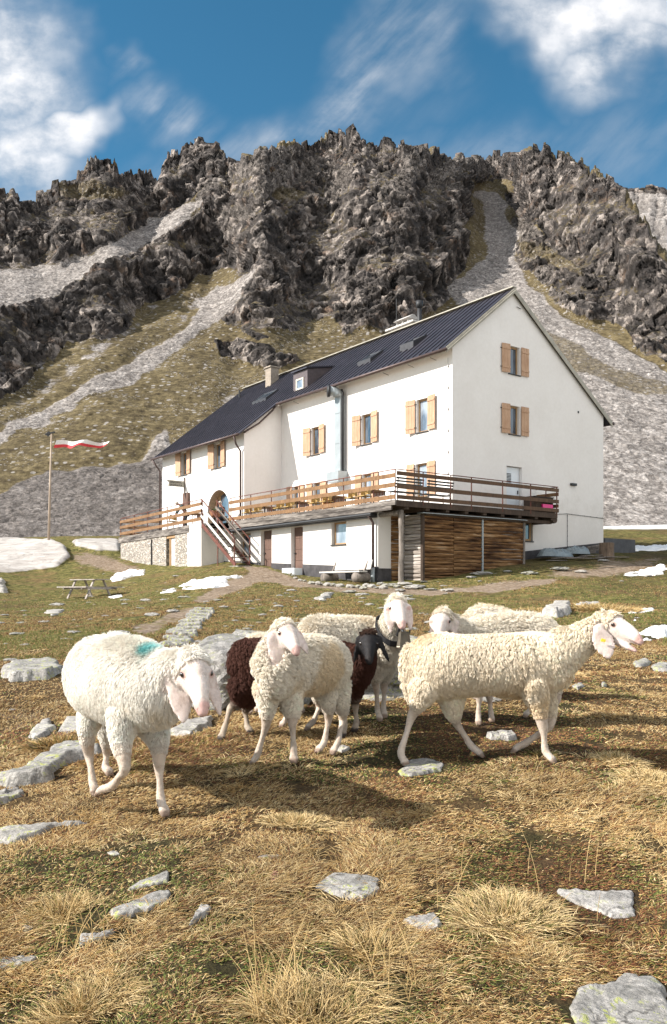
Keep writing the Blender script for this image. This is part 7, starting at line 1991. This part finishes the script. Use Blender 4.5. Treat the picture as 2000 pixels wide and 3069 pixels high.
tag(curves_obj('grass', pts, rad, M_GRASS, cl_), kind='stuff')
# thousands of small tufts
def tufts(cx, cy, nb, R_, Lm, cols, lean0=.25, lean1=1.2, rr=.00036, kk=5, az_bias=None):
    nt = len(cx); idx = np.repeat(np.arange(nt), nb); n = len(idx)
    a = g.uniform(0, 2 * pi, n); rad_ = np.sqrt(g.random(n)) * R_[idx]
    x = cx[idx] + np.cos(a) * rad_; y = cy[idx] + np.sin(a) * rad_
    ln = lean0 + (lean1 - lean0) * (rad_ / R_[idx]) * g.uniform(.6, 1.3, n)
    pts, rad = blades(x, y, Lm[idx] * g.uniform(.55, 1.15, n), ln, rr * np.maximum(y, 2.2) * g.uniform(.7, 1.3, n), kk, az=a + g.normal(size=n) * .5)
    return pts, rad, cols[idx] * g.uniform(.7, 1.25, n)[:, None]
NT_ = 2600
cy = np.concatenate([1 / g.uniform(1 / 13.0, 1 / 1.9, NT_ * 3 // 5), np.exp(g.uniform(math.log(2), math.log(13), NT_ * 2 // 5))]); cx = g.uniform(-.5, .5, len(cy)) * cy
m_, r_, s_ = fields(cx, cy); _nr = 1 - sstep(cy, 2.6, 4.2); kp = (s_ + g.normal(size=len(cx)) * .1 > -.02 + .10 * _nr) & (m_ + .30 * _nr < .16 + .2 * g.random(len(cx))) & clear(cx, cy) & (pathmask(cx, cy)[0] < .4); cx, cy, s_ = cx[kp], cy[kp], s_[kp]
u = g.random(len(cx))[:, None]; cc_ = np.where(u < .5, STRAW, np.where(u < .8, PALE, np.where(u < .92, GOLD, MOSS * 1.5)))
pts, rad, c_ = tufts(cx, cy, 36, g.uniform(.04, .12, len(cx)), g.uniform(.03, .06, len(cx)), cc_, .3, 1.5)
tag(curves_obj('grass', pts, rad, M_GRASS, c_), kind='stuff')
# middle distance
N = 150000
y = 1 / g.uniform(1 / 42.0, 1 / 11.0, N); x = g.uniform(-.5, .5, N) * y
pm_, gr_ = pathmask(x, y); a_ = (x - HC.x) * HU.x + (y - HC.y) * HU.y; b_ = (x - HC.x) * HV.x + (y - HC.y) * HV.y
kp = (pm_ < .35 + .3 * g.random(N)) & clear(x, y) & ~((a_ > -2) & (a_ < 28) & (b_ > -4.6)); x, y, gr_ = x[kp], y[kp], gr_[kp]; n = len(x)
q = np.stack([x * .5, y * .22, x * 0], -1); kd_ = fbm(np.stack([x * 1.6, y * .8, x * 0], -1), 3, seed=222) > -.28; x, y, gr_, q = x[kd_], y[kd_], gr_[kd_], q[kd_]; n = len(x); f_ = fbm(q, 4, seed=121) + .25 * fbm(q * 5, 3, seed=122)
u = g.random(n)[:, None]; dryc = np.where(u < .42, STRAW * .85, np.where(u < .66, GOLD * .8, np.where(u < .85, BRN, DRK))); grc = np.where(u < .45, MOSS * 1.15, np.where(u < .7, GRN * .95, STRAW * .7))
c_ = np.where((g.random(n) < sstep(f_, .10, -.10) * .80)[:, None], grc, dryc) * g.uniform(.7, 1.15, n)[:, None]
pts, rad = blades(x, y, g.uniform(.03, .075, n), g.uniform(.3, 1.2, n), .00030 * y * g.uniform(.7, 1.3, n), 3)
tag(curves_obj('grass', pts, rad, M_GRASS, c_), kind='stuff')
# the tussocks one can tell apart
def tussock(dx, dy, R_, L_, nb, label, pal=(.55, .25, .2), lean=(.15, 1.3), green=.15):
    c0 = GH(dx, dy); n = int(nb * .62); R_ = R_ * .95; L_ = L_ * .66
    a = g.uniform(0, 2 * pi, n); rr = np.sqrt(g.random(n)) * R_ * (1 + .35 * vnoise(np.stack([np.cos(a) * 1.6, np.sin(a) * 1.6, a * 0 + dx], -1), 3))
    x = c0.x + np.cos(a) * rr; y = c0.y + np.sin(a) * rr * .8
    z = ground_z(x, y) + .06 * L_ * (1 - (rr / R_) ** 2)
    u = g.random(n)[:, None]; col = np.where(u < pal[0], STRAW * 1.05, np.where(u < pal[0] + pal[1], PALE * 1.05, np.where(u < 1 - green * 1.5, GOLD, np.where(g.random((n, 1)) < .5, MOSS, DRK))))
    pts, rad = blades(x, y, L_ * g.uniform(.35, 1.25, n), g.normal(size=n) * .18 + lean[0] + (lean[1] - lean[0]) * (rr / R_) * g.uniform(.6, 1.3, n), .00044 * max(c0.y, 2.2) * g.uniform(.6, 1.3, n), 6, z0=z, az=a + g.normal(size=n) * 1.25)
    o = curves_obj('grass_tussock', pts, rad, M_GRASS, col * g.uniform(.75, 1.2, n)[:, None], loc=tuple(c0))
    tag(o, label, 'grass tussock')
tussock(730, 2370, .20, .125, 5200, 'big golden tussock at the bottom edge left of centre')
tussock(190, 2350, .13, .105, 3000, 'golden-green tussock in the bottom left corner', green=.35)
tussock(870, 2215, .13, .10, 3000, 'spiky straw tussock at the lower centre')
tussock(1180, 2135, .20, .105, 5200, 'wide grey-green dome of grass right of the centre foreground', pal=(.35, .45), green=.2)
tussock(1270, 2235, .12, .075, 1800, 'low straw tussock between the dome of grass and the corner rock')
tussock(150, 2120, .15, .085, 2200, 'loose greenish tussock at the left beside the streaked rocks', green=.45)
tussock(1520, 1822, .20, .11, 2600, 'pale tussock at the right edge below the walking sheep', pal=(.4, .5))
tussock(1440, 1770, .15, .09, 1500, 'pale tussock right of the walking sheep front hooves', pal=(.4, .5))
tussock(690, 1912, .16, .08, 2000, 'pale tussock lit by the sun in front of the young white sheep', pal=(.4, .5))
tussock(140, 1740, .20, .16, 1500, 'dark reddish shrubby tussock left of the leading sheep hind leg', pal=(.1, .05), green=.25)
tussock(1395, 1422, .9, .34, 2600, 'tall straw-coloured grass on the mound behind the walking sheep', pal=(.45, .2), green=.1)
tussock(1240, 1425, .6, .25, 900, 'brown grass behind the back of the woolly white sheep', pal=(.5, .1), green=.2)
# long dry stems
n = 90; bx = np.concatenate([g.uniform(590, 700, 40), g.uniform(120, 260, 18), g.uniform(860, 980, 20), g.uniform(1000, 1500, 12)]); by = np.concatenate([g.uniform(2290, 2400, 40), g.uniform(2120, 2250, 18), g.uniform(2180, 2330, 20), g.uniform(2000, 2200, 12)])
pp = [GH(a, b) for a, b in zip(bx, by)]; x = np.array([p_.x for p_ in pp]); y = np.array([p_.y for p_ in pp])
pts, rad = blades(x, y, g.uniform(.14, .30, n), g.uniform(.1, .7, n), np.full(n, .0011), 8, droop=.3)
tag(curves_obj('dry_stems', pts, rad, M_GRASS, np.tile(STRAW * 1.2, (n, 1))), kind='stuff')
